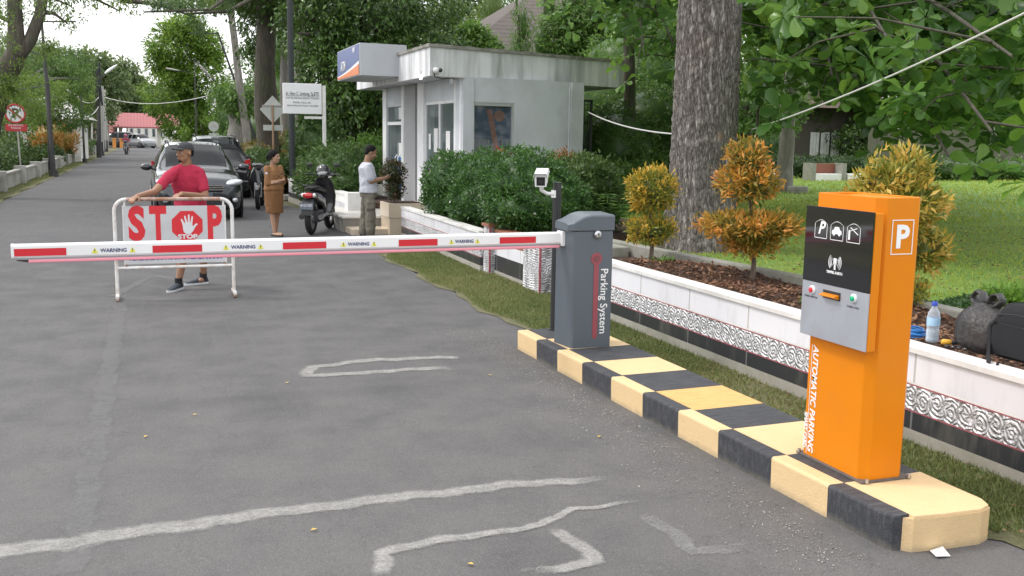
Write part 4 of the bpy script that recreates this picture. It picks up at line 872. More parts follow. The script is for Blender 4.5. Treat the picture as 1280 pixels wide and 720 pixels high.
for k in range(4): z = 1.08 + k * .17; mb.loft([[inwall(f, z, -.101), inwall(f, z + .015, -.101), inwall(f, z + .015, -.11), inwall(f, z, -.11)] for f in (w0 + .012, w1 - .02)], 0, False)
mb.build('glass_grid', M_grid, fro)
# window grille sticking out round the far corner
mb = MB(); gx0, gx1, gy = 7.83, 8.24, 18.2
for x in np.linspace(gx0 + .02, gx1 - .02, 6): mb.cyl((x, gy, 1.42), (x, gy, 2.46), .008, n=6)
for z in np.linspace(1.5, 2.4, 9): mb.box(gx0, gx1, gy - .006, gy + .006, z, z + .01)
for a in ((gx1 - .045, gx1, 1.38, 2.5), (gx0, gx0 + .03, 1.38, 2.5), (gx0, gx1, 1.38, 1.42), (gx0, gx1, 2.46, 2.5)): mb.box(a[0], a[1], gy - .02, gy + .02, a[2], a[3])
mb.build('window_grille', M_dark, bt)
# front (road side), running up the road from A_ to D_
def fx(y): return 5.22 + (y - 17.03) * (-.16 / 5.47)
def front(name, y0, y1, z0, z1, mat, out=0, th=.18, par=bt, bev=.003):
    mb = MB(); mb.loft([[(fx(y0) - out, y0, z), (fx(y1) - out, y1, z), (fx(y1) + th, y1, z), (fx(y0) + th, y0, z)] for z in (z0, z1)], 0, False); return mb.build(name, mat, par, bevel=bev)
front('door_pier', 17.06, 17.45, FZ, 2.79, M_wcol, .02)
front('header', 17.45, 19.25, 2.40, 2.79, M_bw)
front('white_column', 19.25, 19.68, FZ, 2.79, M_wcol, .05)
front('louvre_panel', 19.68, 19.95, FZ, 2.79, M_gcol, -.25, .4)
front('grey_column', 19.95, 20.75, FZ, 2.79, M_gcol, .02); front('white_pier', 20.75, 20.93, FZ, 2.79, M_wcol, .04)
front('header', 20.93, 22.25, 2.42, 2.79, M_bw); front('white_pier', 22.2, 22.5, FZ, 2.79, M_wcol, .04)
def glassdoor(y0, y1, z1, leafs):
    fr = MB(); st = np.linspace(y0, y1, leafs + 1)
    for y in st: fr.loft([[(fx(y) - .01, y - .03, z), (fx(y) - .01, y + .03, z), (fx(y) + .05, y + .03, z), (fx(y) + .05, y - .03, z)] for z in (FZ, z1)], 0, False)
    for z in (FZ, z1 - .05): fr.loft([[(fx(y) - .008, y, z), (fx(y) - .008, y, z + .05), (fx(y) + .045, y, z + .05), (fx(y) + .045, y, z)] for y in (y0, y1)], 0, False)
    f = fr.build('door', M_wcol if leafs > 1 else M_alu, bt)
    mb = MB(); mb.quad((fx(y0) + .02, y0, FZ), (fx(y1) + .02, y1, FZ), (fx(y1) + .02, y1, z1), (fx(y0) + .02, y0, z1)); mb.build('glass', M_dglass, f)
    mb = MB(); mb.quad((fx(y0) + .015, y0 + .04, FZ + .55), (fx(y1) + .015, y1 - .04, FZ + .55), (fx(y1) + .015, y1 - .04, FZ + .85), (fx(y0) + .015, y0 + .04, FZ + .85)); mb.build('blue_band', M_post, f)
    for y in (st[1:-1] if leafs > 1 else [y0 + .25]):
        for s_ in (-.12, .12):
            mb = MB(); mb.tube([(fx(y) - .02, y + s_, 1.0), (fx(y) - .07, y + s_, 1.05), (fx(y) - .07, y + s_, 1.3), (fx(y) - .02, y + s_, 1.35)], .014, 8); mb.build('handle', M_steel, f)
    return f
d1 = glassdoor(17.45, 19.25, 2.40, 2)
for y, z, h, w in ((17.75, 1.45, .4, .28), (18.5, 1.45, .45, .3), (18.95, 1.5, .3, .16)):
    mb = MB(); mb.quad((fx(y) + .012, y, z), (fx(y) + .012, y + w, z), (fx(y) + .012, y + w, z + h), (fx(y) + .012, y, z + h)); mb.build('notice', M_wpl, d1)
mb = MB(); mb.add([(fx(18.9) + .008, 18.98 + .09 * math.cos(q), 1.02 + .12 * math.sin(q)) for q in np.linspace(0, 6.28, 20, endpoint=False)], [list(range(20))]); mb.build('round_sticker', M_posto, d1)
d2 = glassdoor(20.93, 22.2, 2.42, 1)
front('transom', 20.93, 22.2, 1.98, 2.05, M_wcol, .01, .05, d2)
mb = MB(); mb.quad((fx(21) + .01, 21.0, 2.1), (fx(21) + .01, 21.7, 2.1), (fx(21) + .01, 21.7, 2.35), (fx(21) + .01, 21.0, 2.35)); mb.build('notice', M_wpl, d2); mb = MB(); mb.quad((fx(21) + .01, 21.1, 1.3), (fx(21) + .01, 21.5, 1.3), (fx(21) + .01, 21.5, 1.6), (fx(21) + .01, 21.1, 1.6)); mb.build('notice', M_wpl, d2)
mb = MB(); mb.quad((fx(21) + .009, 21.05, .6), (fx(21) + .009, 21.9, .6), (fx(21) + .009, 21.9, 1.3), (fx(21) + .009, 21.05, 1.3)); mb.build('blue_poster', pm('poster_bright_blue', (.03, .16, .45), .4), d2)
# interior floor and back: cash machine cabinets seen through the glass
mb = MB(); mb.loft([[(p.x, p.y, z) for p in (A_ + Vector((-.02, .02)), B_, C_, D_)] for z in (FZ - .4, FZ)], 0, False); mb.build('floor', pm('floor_tile', (.5, .5, .48), .3), bt)
mb = MB(); mb.box(6.6, 7.2, 18.2, 18.8, FZ, 1.75); mb.box(6.6, 7.2, 19.2, 19.8, FZ, 1.75); mb.build('cash_machine', pm('atm_body', (.12, .2, .35), .4), bt, bevel=.02)
# canopy: fascia ring, soffit, coping
cp = [Vector((4.55, 16.73)), Vector((9.0, 18.42)), Vector((9.1, 23.2)), Vector((4.52, 22.9))]
cc = sum(cp, Vector((0, 0))) / 4
def off(p, k): return cc + (p - cc) * k
mb = MB()
for i in range(4):
    a, b = cp[i], cp[(i + 1) % 4]; a2, b2 = off(a, .95), off(b, .95)
    mb.loft([[(a.x, a.y, z), (b.x, b.y, z), (b2.x, b2.y, z), (a2.x, a2.y, z)] for z in (2.765, 3.245)], 0, False)
mb.build('fascia', M_fas, bt)
mb = MB(); mb.loft([[(p.x, p.y, z) for p in [off(q, .955) for q in cp]] for z in (2.795, 2.86)], 0, False); mb.build('soffit', M_bw, bt)
mb = MB(); rgn = np.random.default_rng(2)
for i in range(4):
    a, b = off(cp[i], 1.012), off(cp[(i + 1) % 4], 1.012); a2, b2 = off(cp[i], .93), off(cp[(i + 1) % 4], .93); rings = []
    for q in np.linspace(0, 1, 60):
        o_, i_ = a.lerp(b, q), a2.lerp(b2, q); w = 1 + rgn.normal(0, .0006); zt = 3.30 + rgn.normal(0, .003)
        o_ = cc + (o_ - cc) * w
        rings.append([(o_.x, o_.y, 3.2451), (o_.x, o_.y, zt), (i_.x, i_.y, zt + .005), (i_.x, i_.y, 3.2451)])
    mb.loft(rings, 0, False)
mb.build('coping', M_cop, bt)
mb = MB(); mb.loft([[(p.x, p.y, z) for p in [off(q, .94) for q in cp]] for z in (3.10, 3.15)], 0, False); mb.build('roof', M_cop, bt)
# lit bulb under the canopy corner
m, t_, b, o_ = newmat('bulb_glow'); b.inputs['Emission Color'].default_value = (1, .98, .94, 1); b.inputs['Emission Strength'].default_value = 6; M_bulb = m
t = thing('light_bulb', 'small lit white bulb hanging under the corner of the booth canopy', 'lamp', (4.78, 17.35, 2.76))
pb = P(526, 97, 17.3)
t.location = pb
mb = MB(); mb.ell(pb, (.03, .03, .033), 0, 12, 8); mb.build('bulb', M_bulb, t); mb = MB(); mb.cyl(pb + Vector((0, 0, .05)), pb + Vector((0, 0, .12)), .03); mb.build('socket', M_wpl, t)
# bullet camera and its cable on the fascia
q0 = P(545, 87, 16.72)
def fas(px, py, out=.03):    # a point on the camera-side fascia
    d = (cp[1] - cp[0]).normalized(); n = Vector((d.y, -d.x)); lo, hi = 0.0, 1.0
    best = None
    for k in range(200):
        p2 = cp[0].lerp(cp[1], k / 199); v = P(px, py, p2.y)
        e = abs(v.x - p2.x)
        if best is None or e < best[0]: best = (e, Vector((p2.x + n.x * out, p2.y + n.y * out, v.z)))
    return best[1]
t = thing('dome_camera', 'tiny white security camera with black eye fixed on the booth fascia near its corner', 'camera', fas(543, 88))
mb = MB(); c = fas(543, 88, .05); mb.ell(c, (.06, .05, .055), 0, 14, 8); mb.build('housing', M_wpl, t); mb = MB(); c2 = fas(546, 88, .10); mb.ell(c2, (.038, .03, .038), 0, 12, 8); mb.build('eye', M_blk, t)
mb = MB(); mb.tube([fas(541, 92, .02), fas(543, 96, .015), fas(552, 98, .01) + Vector((0, 0, .0)), fas(563, 98, .01), fas(568, 99, .01)], .009, 6); mb.build('cable', M_dark, t)
mb = MB(); c = fas(564, 102, .0); mb.obox(c, (.06, .05, .09)); mb.build('junction_box', M_gcol, t, bevel=.006)
# roof sign box
s0 = P(420, 78, 21.8); 
sg = thing('bank_sign', 'blue and orange boxed cash machine sign jutting out beside the booth roof', 'sign', (4.1, 20, 3))
# front face of the sign runs (px 422..459) and returns to the booth (px 459..505)
sa, sb_, = Vector((3.80, 21.3)), Vector((3.78, 18.85))
zt, zb = 3.45, 2.86
def zat(px, py, v): return P(px, py, v.y).z
mb = MB(); se = Vector((4.7, 18.95)); sf = Vector((4.9, 21.3))
TL = lambda p, z: (p.x, p.y, z)
mb.loft([[TL(sa, z), TL(sb_, z), TL(se, z), TL(sf, z)] for z in (zb, zt)], 0, False); mb.build('box', pm('sign_box', (.48, .50, .53), .5, metal=.2, var=.06, dirt=(.3, .3, .3), dirt_amt=.3), sg, bevel=.008)
def sp(f, z, d=.006): p = sb_.lerp(sa, f); return (p.x - d, p.y, zb + (zt - zb) * z)
mb = MB(); mb.quad(sp(.02, .03), sp(.98, .03), sp(.98, .97), sp(.02, .97)); mb.build('face', pm('sign_blue', (.055, .09, .27), .35, var=.06), sg)
mb = MB(); us = np.linspace(.02, .98, 16)
for a, b in zip(us, us[1:]):
    h = lambda u: .13 + .34 * (1 - u) ** 1.5; mb.quad(sp(a, .03, .009), sp(b, .03, .009), sp(b, max(.04, h(b)), .009), sp(a, max(.04, h(a)), .009))
mb.build('white_wave', M_ink, sg)
mb = MB()
for a, b in zip(us, us[1:]):
    h = lambda u: .10 + .26 * (1 - u) ** 1.6; mb.quad(sp(a, .03, .012), sp(b, .03, .012), sp(b, max(.035, h(b)), .012), sp(a, max(.035, h(a)), .012))
mb.build('orange_wave', pm('sign_orange', (.72, .20, .06), .35), sg)
dsg = (sb_ - sa).normalized()
text('ATM', .26, sp(.70, .42, .014), (dsg.x, dsg.y, 0), (0, 0, 1), M_ink, sg, ext=.001, bold=.004); text('BNI', .14, sp(.22, .83, .014), (dsg.x, dsg.y, 0), (0, 0, 1), M_ink, sg, ext=.001, bold=.003)

# steps and planter before the booth
M_cream = tile_mat('cream_tile', (.66, .56, .43), .55, (.42, .36, .28), rough=.3, dirt=False); M_tgrey = pm('tread_side', (.22, .21, .19), .8, var=.2, vs=8); M_tile2 = pm('pale_tread', (.66, .64, .60), .35, var=.08, vs=4, dirt=(.4, .38, .34), dirt_amt=.4)
t = thing('booth_steps', 'broad tiled steps leading up to the cash machine booth', 'steps', (4.2, 18, 0))
mb = MB(); mb.box(3.35, 5.1, 17.55, 18.6, -.1, .10); mb.build('lower_step', M_cream, t, bevel=.006)
mb = MB(); mb.box(3.3, 5.3, 18.15, 22.8, -.1, .245); mb.build('upper_step', M_tgrey, t); mb = MB(); mb.box(3.28, 5.3, 18.13, 22.8, .246, .285); mb.build('landing', M_tile2, t, bevel=.006)
mb = MB(); mb.box(4.3, 5.35, 17.0, 18.129, -.1, .27); mb.build('side_block', M_tgrey, t)
t = thing('tiled_planter', 'square cream-tiled planter box at the foot of the booth steps', 'planter', (4.35, 17.4, 0))
PA, PB = G(475, 256, .56), G(512, 258, .56)
px0, py0 = 4.0, 17.42
mb = MB(); mb.box(4.0, 4.62, 17.4, 18.1, 0, .30); mb.build('base', M_cream, t, bevel=.004)
mb = MB(); mb.box(3.985, 4.64, 17.385, 18.11, .304, .56); mb.build('box', M_cream, t, bevel=.004)
mb = MB(); mb.box(4.03, 4.60, 17.43, 18.07, .561, .565); mb.build('soil', M_soil, t)
M_redp = leafmat('red_tinged_shrub', [(.015, .045, .01), (.03, .07, .015), (.10, .06, .03), (.22, .06, .035)], .25, .5, 3)
t = thing('planter_shrub', 'dark red-tinged shrub growing in the cream-tiled planter', 'shrub', (4.15, 17.7, .565))
mb = MB(); mb.tube([(4.15, 17.7, .5), (4.16, 17.7, .8), (4.15, 17.7, 1.1)], [.02, .015, .01], 6); mb.build('stem', M_stem, t)
crown('foliage', [(4.13, 17.7, 1.10, .22, .22, .20), (4.17, 17.7, .83, .16, .16, .22)], 3200, .05, M_redp, t, shell=.2, gap=-1.3, k=6, droop=-.2, spread=1.2, seed=21, core=.5)

# ------------------------------------------------------------------ STOP barricade
M_pw = pm('chipped_white', (.74, .74, .72), .45, var=.05, dirt=(.28, .12, .05), dirt_amt=.6, ds=6); M_rust = pm('rusty_rail', (.32, .16, .10), .7, var=.35, vs=25, dirt=(.6, .58, .55), dirt_amt=.6, ds=8)
sf_ = thing('stop_barricade', 'white tube-frame barricade with a grey STOP board, standing across the road', 'barricade', (.25, 11.15, 0))
mb = MB(); y = 11.15; rr3 = .12
xl, xr, zt_ = -.345, .835, 1.055
lp = [(xl, y, .06), (xl, y, zt_ - rr3)] + [(xl + rr3 - rr3 * math.cos(a), y, zt_ - rr3 + rr3 * math.sin(a)) for a in np.linspace(.2, math.pi / 2, 6)]
rp_ = [(xr, y, .06), (xr, y, zt_ - rr3)] + [(xr - rr3 + rr3 * math.cos(a), y, zt_ - rr3 + rr3 * math.sin(a)) for a in np.linspace(.2, math.pi / 2, 6)]
mb.tube(lp, .019, 12); mb.build('side_post', M_pw, sf_); mb = MB(); mb.tube(rp_, .019, 12); mb.build('side_post', M_pw, sf_)
mb = MB(); mb.tube([(xl + rr3, y, zt_), (xr - rr3, y, zt_)], .0195, 12); mb.build('top_rail', M_rust, sf_)
mb = MB(); mb.tube([(xl, y, .335), (xr, y, .335)], .016, 10); mb.build('lower_rail', M_pw, sf_)
for x in (xl, xr):
    mb = MB(); mb.box(x - .018, x + .018, y - .16, y + .16, .035, .065); mb.build('foot_bar', M_pw, sf_, bevel=.004)
    for s_ in (-.13, .13): mb = MB(); mb.cyl((x - .016, y + s_, .03), (x + .016, y + s_, .03), .03, n=14); mb.build('castor', M_rust, sf_)
for x in (-.245, .25, .745):
    mb = MB(); mb.box(x - .011, x + .011, y - .004, y + .004, .335, .40); mb.build('hanger', M_rust, sf_)
for x in (-.245, .745): mb = MB(); mb.box(x - .01, x + .01, y - .006, y + .004, .98, 1.04); mb.build('hanger', M_pw, sf_)
M_sil = pm('reflective_silver', (.56, .57, .58), .4, metal=.05, var=.06, vs=6, dirt=(.30, .28, .26), dirt_amt=.4, ds=3); M_sred = pm('sign_red', (.62, .02, .03), .4, var=.05)
mb = MB(); mb.box(-.262, .762, y - .014, y - .004, .375, .985); bd = mb.build('board', M_sil, sf_, bevel=.002)
mb = MB()
for a in ((-.268, -.255, .395, .99), (.755, .768, .395, .99)): mb.box(a[0], a[1], y - .017, y - .001, a[2] - .025, a[3])
mb.build('edge_trim', M_pw, bd)
yb = y - .0152
for ch, x0, x1 in (('S', -.215, -.05), ('T', -.005, .165), ('P', .57, .72)):
    o = text(ch, .47, ((x0 + x1) / 2, yb, .785), (1, 0, 0), (0, 0, 1), M_sred, bd, ext=.001, bold=.022, fit=(x1 - x0))
mb = MB(); oc_ = [(.372 + .168 * math.cos(math.radians(22.5 + 45 * k)), .775 + .168 * math.sin(math.radians(22.5 + 45 * k))) for k in range(8)]
mb.loft([[(u, yb, v) for u, v in oc_], [(u, yb - .0015, v) for u, v in oc_]], 0, False); mb.build('octagon', M_sred, bd)
M_hand = pm('reflective_white', (.66, .67, .68), .4); yh = yb - .0032
hand = [(.335, .705), (.36, .685), (.40, .685), (.425, .71), (.455, .762), (.478, .788), (.470, .797), (.452, .79), (.425, .762), (.424, .80), (.432, .865), (.428, .875), (.418, .873), (.405, .81), (.398, .81), (.398, .885), (.391, .895), (.382, .887), (.378, .812), (.371, .812), (.358, .875), (.349, .882), (.342, .873), (.352, .805), (.345, .80), (.322, .845), (.312, .848), (.308, .838), (.325, .78), (.328, .74)]
mb = MB(); mb.loft([[(u, yh, v) for u, v in hand], [(u, yh + .001, v) for u, v in hand]], 0, False); mb.build('hand_symbol', M_hand, bd)
text('STOP', .062, (.372, yh, .656), (1, 0, 0), (0, 0, 1), M_hand, bd, ext=.0008, bold=.003, fit=.20)
text('PEMERIKSAAN KARTU KENDARAAN', .062, (.25, yb, .435), (1, 0, 0), (0, 0, 1), pm('blue_print', (.03, .05, .32), .5), bd, ext=.0008, bold=.002, fit=.93)
text('HARAP BERHENTI', .05, (.25, yb, .545), (1, 0, 0), (0, 0, 1), _mc['blue_print'], bd, ext=.0008, bold=.002, fit=.5) if False else None

# ------------------------------------------------------------------ scooters
M_gp = pm('gloss_black', (.012, .012, .014), .18, var=.1, coat=.8); M_rub = pm('rubber', (.016, .016, .017), .8, bmp=.3, bs=120); M_seat = pm('seat_vinyl', (.012, .012, .013), .5, bmp=.2, bs=200)
M_alw = pm('alloy', (.30, .30, .31), .35, metal=.8); M_tail = pm('tail_red', (.55, .015, .02), .15, coat=1); M_plate = pm('number_plate', (.10, .12, .15), .5, var=.1); M_chr = pm('chrome', (.6, .6, .62), .1, metal=1); M_grp = pm('dark_grey_plastic', (.06, .06, .065), .6)
def scooter(label, loc, rz, paint=None, group='parked scooters'):
    """local frame: nose toward +Y, wheels on z=0"""
    t = thing('parked_scooter', label, 'scooter', loc, group, rz); pt = paint or M_gp
    def B(mb, n, m, par=t, **k): return mb.build(n, m, par, local=True, **k)
    Rx = Euler((0, math.pi / 2, 0)).to_matrix()
    for y, nm in ((-.62, 'rear_wheel'), (.64, 'front_wheel')):
        mb = MB(); mb.lathe([(.20, -.045), (.255, -.048), (.28, -.03), (.288, 0), (.28, .03), (.255, .048), (.20, .045)], (0, y, .288), 28, R=Rx, caps=False); w = B(mb, nm, M_rub)
        mb = MB(); mb.lathe([(.205, -.03), (.19, -.02), (.19, .02), (.205, .03)], (0, y, .288), 28, R=Rx, caps=False); mb.cyl((-.05, y, .288), (.05, y, .288), .045)
        for k in range(5): a = k * 2 * math.pi / 5; mb.obox((0, y + .12 * math.cos(a), .288 + .12 * math.sin(a)), (.025, .17, .03), (a, 0, 0))
        B(mb, 'rim', M_alw, w)
    # leg shield, footboard, tail as lofted shells
    def sh(stations, name, mat, n=14):
        mb = MB(); rings = []
        for y, z, hx, hz in stations: rings.append([(hx * math.copysign(abs(math.cos(a)) ** .7, math.cos(a)), y, z + hz * math.copysign(abs(math.sin(a)) ** .7, math.sin(a))) for a in np.linspace(0, 2 * math.pi, n, endpoint=False)])
        mb.loft(rings, 0, True); return B(mb, name, mat)
    sh([(-.82, .74, .05, .03), (-.74, .71, .11, .06), (-.5, .66, .14, .09), (-.2, .60, .15, .10), (.0, .50, .12, .12), (.08, .42, .10, .08)], 'tail_body', pt)
    sh([(-.70, .815, .05, .02), (-.62, .81, .11, .035), (-.3, .79, .13, .045), (0, .74, .12, .04), (.12, .70, .07, .03)], 'seat', M_seat)
    sh([(-.1, .33, .13, .05), (.15, .29, .15, .05), (.38, .31, .15, .06)], 'footboard', pt)
    mb = MB(); rings = []
    for z, yc, hx, d in ((.26, .40, .13, .08), (.45, .44, .19, .07), (.65, .42, .21, .07), (.85, .36, .18, .07), (.97, .32, .12, .06)): rings.append([(hx * math.cos(a), yc + d * math.sin(a) - .09 * (math.cos(a) ** 2), z) for a in np.linspace(0, 2 * math.pi, 18, endpoint=False)])
    mb.loft(rings, 0, True); B(mb, 'leg_shield', pt)
    sh([(.38, .60, .06, .02), (.55, .60, .07, .03), (.75, .56, .065, .03), (.9, .46, .03, .015)], 'front_fender', pt)
    mb = MB(); mb.tube([(-.07, .64, .29), (-.07, .5, .62)], .02, 8); mb.tube([(.07, .64, .29), (.07, .5, .62)], .02, 8); B(mb, 'fork', M_alw)
    sh([(.18, 1.0, .05, .03), (.26, 1.03, .12, .05), (.38, 1.02, .14, .06), (.46, .99, .07, .05)], 'handlebar_cover', pt)
    mb = MB(); mb.tube([(-.33, .22, 1.03), (-.2, .27, 1.03), (0, .3, 1.0), (.2, .27, 1.03), (.33, .22, 1.03)], .014, 8); B(mb, 'handlebar', M_dark)
    for s_ in (-1, 1):
        mb = MB(); mb.tube([(s_ * .2, .27, 1.03), (s_ * .23, .26, 1.18)], .006, 6); mb.ell((s_ * .25, .25, 1.2), (.06, .015, .035), 0, 12, 8); B(mb, 'mirror', M_dark)
        mb = MB(); mb.tube([(s_ * .16, -.15, .34), (s_ * .17, -.62, .31)], [.03, .05], 10); B(mb, 'shock_absorber' if s_ < 0 else 'exhaust', M_grp if s_ < 0 else M_alw)
    mb = MB(); mb.ell((0, -.80, .70), (.10, .05, .055), 0, 14, 8); B(mb, 'tail_light', M_tail)
    for s_ in (-1, 1): mb = MB(); mb.ell((s_ * .10, -.76, .70), (.035, .06, .04), 0, 10, 8); B(mb, 'turn_signal', M_wpl)
    mb = MB(); mb.tube([(-.11, -.45, .84), (-.11, -.72, .87), (0, -.80, .87), (.11, -.72, .87), (.11, -.45, .84)], .012, 8); B(mb, 'grab_rail', M_dark)
    mb = MB(); mb.loft([[(x, -.78, .64), (x, -.90, .50), (x, -.93, .36), (x, -.92, .36), (x, -.885, .50), (x, -.75, .62)] for x in (-.09, .09)], 0, False); B(mb, 'rear_mudguard', M_dark)
    mb = MB(); mb.obox((0, -.915, .52), (.24, .006, .12), (-.25, 0, 0)); pl = B(mb, 'number_plate', M_plate)
    mb = MB(); mb.box(-.10, .10, -.5, -.1, .2, .42); B(mb, 'engine', M_grp, bevel=.03)
    mb = MB(); mb.tube([(-.1, -.1, .22), (-.2, -.12, .02)], .012, 6); B(mb, 'side_stand', M_dark)
    return t
s1 = scooter('black scooter with red tail light parked beside the booth steps, helmet on its handlebar', (2.93, 18.35, 0), math.radians(-24))
s2 = scooter('black scooter parked behind the woman in the brown uniform', (2.50, 24.6, 0), math.radians(170))
text('BK 4217 AGO', .06, (0, -.921, .53), (1, 0, 0), (0, .25, .97), M_ink, [c for c in s1.children if c.name.startswith('number_plate')][0], world=False, ext=.001, fit=.2) 
hl = P(404, 214, 18.95)
t = thing('helmet', 'black open-face helmet with peak hung on the handlebar of the scooter by the steps', 'helmet', hl)
mb = MB(); mb.ell(hl, (.13, .15, .13), 0, 20, 12); mb.build('shell', M_gp, t); mb = MB(); mb.ell(hl + Vector((.10, .06, -.02)), (.11, .11, .05), 0, 14, 8, (0, .35, .4)); mb.build('visor', M_blk, t)

# ------------------------------------------------------------------ cars
M_gcar = pm('graphite_paint', (.028, .031, .037), .25, metal=.6, var=.03, coat=1); M_bcar = pm('black_car_paint', (.008, .008, .009), .2, coat=1, var=.02); M_cgl = glassmat('car_glass', (.006, .008, .009), .05, .12); M_cgl.node_tree.nodes['Principled BSDF'].inputs['Specular IOR Level'].default_value = .3
M_hl = pm('headlight', (.55, .57, .6), .08, metal=.4, coat=1); M_wcar = pm('white_car_paint', (.6, .6, .6), .25, coat=1)
def car(name, label, cat, loc, rz, paint, group=None, Lh=4.1, Wd=1.72, Ht=1.52, bonnet=.95, rearsteep=.25, detail=True):
    """nose toward -Y; body shell and windows come from one lofted grid, split by face"""
    t = thing(name, label, cat, loc, group, rz); h = Wd / 2; y0 = -Lh / 2; y1 = Lh / 2
    ks = [  # y, half width, belt z, roof z, roof half width, bottom z
        (y0, h * .62, .52, .52, .50, .26), (y0 + .06, h * .82, .66, .66, .58, .2), (y0 + .22, h * .94, .78, .80, .62, .19), (y0 + .55, h * .985, .87, .91, .64, .19), (y0 + bonnet, h, .93, .99, .62, .19),
        (y0 + bonnet + .12, h, .94, 1.05, .60, .19), (y0 + bonnet + .48, h, .95, 1.32, .58, .19), (y0 + bonnet + .78, h, .96, Ht - .05, .57, .19), (y0 + bonnet + 1.15, h, .97, Ht - .005, .57, .19),
        (y0 + bonnet + 1.9, h, .98, Ht, .57, .19), (y1 - .62, h, .99, Ht - .03, .56, .2), (y1 - .38, h * .99, 1.0, Ht - .09, .55, .2), (y1 - .12, h * .96, 1.0, 1.02 + (Ht - 1.08) * (1 - rearsteep * 2.2), .54, .21), (y1 - .03, h * .93, .96, .98, .60, .24), (y1, h * .88, .70, .72, .6, .28)]
    ks = np.array(ks); yy = []
    for i in range(len(ks) - 1): yy += list(np.linspace(ks[i, 0], ks[i + 1, 0], 5)[:-1])
    yy.append(ks[-1, 0]); yy = np.array(yy); K = [np.interp(yy, ks[:, 0], ks[:, j]) for j in range(1, 6)]
    def section(i):
        hw, bz, rz_, rw, lo = [k[i] for k in K]; rw = min(rw, hw * .92); cab_ = max(0, rz_ - bz)
        pr = [(hw * .86, lo), (hw * .96, lo + .06), (hw * .99, lo + .2), (hw * 1.0, (lo + bz) / 2), (hw * .995, bz - .08), (hw * .955, bz)]
        for f in (.08, .3, .55, .8, .93): pr.append((hw * .955 + (rw - hw * .955) * (f ** 1.25), bz + cab_ * (f ** .95) * .985))
        pr += [(rw * .90, rz_ + (.012 if cab_ > .2 else .01)), (rw * .6, rz_ + .028), (rw * .3, rz_ + .036), (0, rz_ + .04)]
        full = [(-x, z) for x, z in pr] + [(x, z) for x, z in pr[::-1][1:]]
        return [(x, yy[i], z) for x, z in full]
    S = [section(i) for i in range(len(yy))]; n = len(S[0]); bv, bf = MB(), MB(); body, gl = MB(), {}
    gsets = {'windscreen': [], 'side_window': [], 'rear_window': []}
    yws0, yws1 = y0 + bonnet + .10, y0 + bonnet + .76; ysr = y1 - .42
    bodyf = []
    def half(j): return min(j, n - 2 - j)     # 0 at sill ... 13 at roof centre
    for i in range(len(yy) - 1):
        ym = (yy[i] + yy[i + 1]) / 2
        for j in range(n - 1):
            q = (i * n + j, i * n + j + 1, (i + 1) * n + j + 1, (i + 1) * n + j); k = half(j)
            if yws0 < ym < yws1 and k >= 10: gsets['windscreen'].append(q)
            elif yws0 + .28 < ym < y1 - .34 and 6 <= k <= 9 and not (abs(ym - (y0 + bonnet + 1.42)) < .05 or abs(ym - (y1 - 1.0)) < .04): gsets['side_window'].append(q)
            elif y1 - .36 < ym < y1 - .10 and k >= 7: gsets['rear_window'].append(q)
            else: bodyf.append(q)
    allv = [p for s in S for p in s]
    mb = MB(); mb.add(allv, bodyf, 0, True); mb.add(S[0], [list(range(n))], 0); mb.add(S[-1], [list(range(n))], 0)
    # underside
    for i in range(len(yy) - 1): mb.add([S[i][0], S[i][-1], S[i + 1][-1], S[i + 1][0]], [(0, 1, 2, 3)])
    bo = mb.build('body', paint, t, local=True)
    for nm, fs in gsets.items():
        if not fs: continue
        if nm == 'side_window':
            for sgn in (-1, 1):
                g_ = [f for f in fs if np.sign(np.mean([allv[v][0] for v in f])) == sgn]
                mb = MB(); mb.add(allv, g_, 0, True); ob = mb.build(nm, M_cgl, t, local=True); cl(ob)
        else: mb = MB(); mb.add(allv, fs, 0, True); ob = mb.build(nm, M_cgl, t, local=True); cl(ob)
    Rx = Euler((0, math.pi / 2, 0)).to_matrix()
    mb0 = MB()
    for y in (y0 + .82, y1 - .78):
        for s_ in (-1, 1):
            x = s_ * (h - .08)
            mb = MB(); mb.lathe([(.20, -.1), (.30, -.1), (.325, -.07), (.33, 0), (.325, .07), (.30, .1), (.20, .1)], (x, y, .33), 28, R=Rx); w = mb.build('wheel', M_rub, t, local=True)
            mb = MB(); mb.lathe([(.215, .0), (.215, .012 + .1), (.19, .09), (.05, .098), (.04, .11)] if s_ > 0 else [(.215, 0), (.215, -.112), (.19, -.09), (.05, -.098), (.04, -.11)], (x, y, .33), 24, R=Rx)
            mb.build('rim', M_alw, w, local=True)
            mb = MB(); mb.lathe([(.345, -.02), (.375, -.02), (.375, .03), (.345, .03)], (s_ * (h - .015), y, .34), 28, R=Rx, caps=False); mb.build('wheel_arch', M_dark, t, local=True)
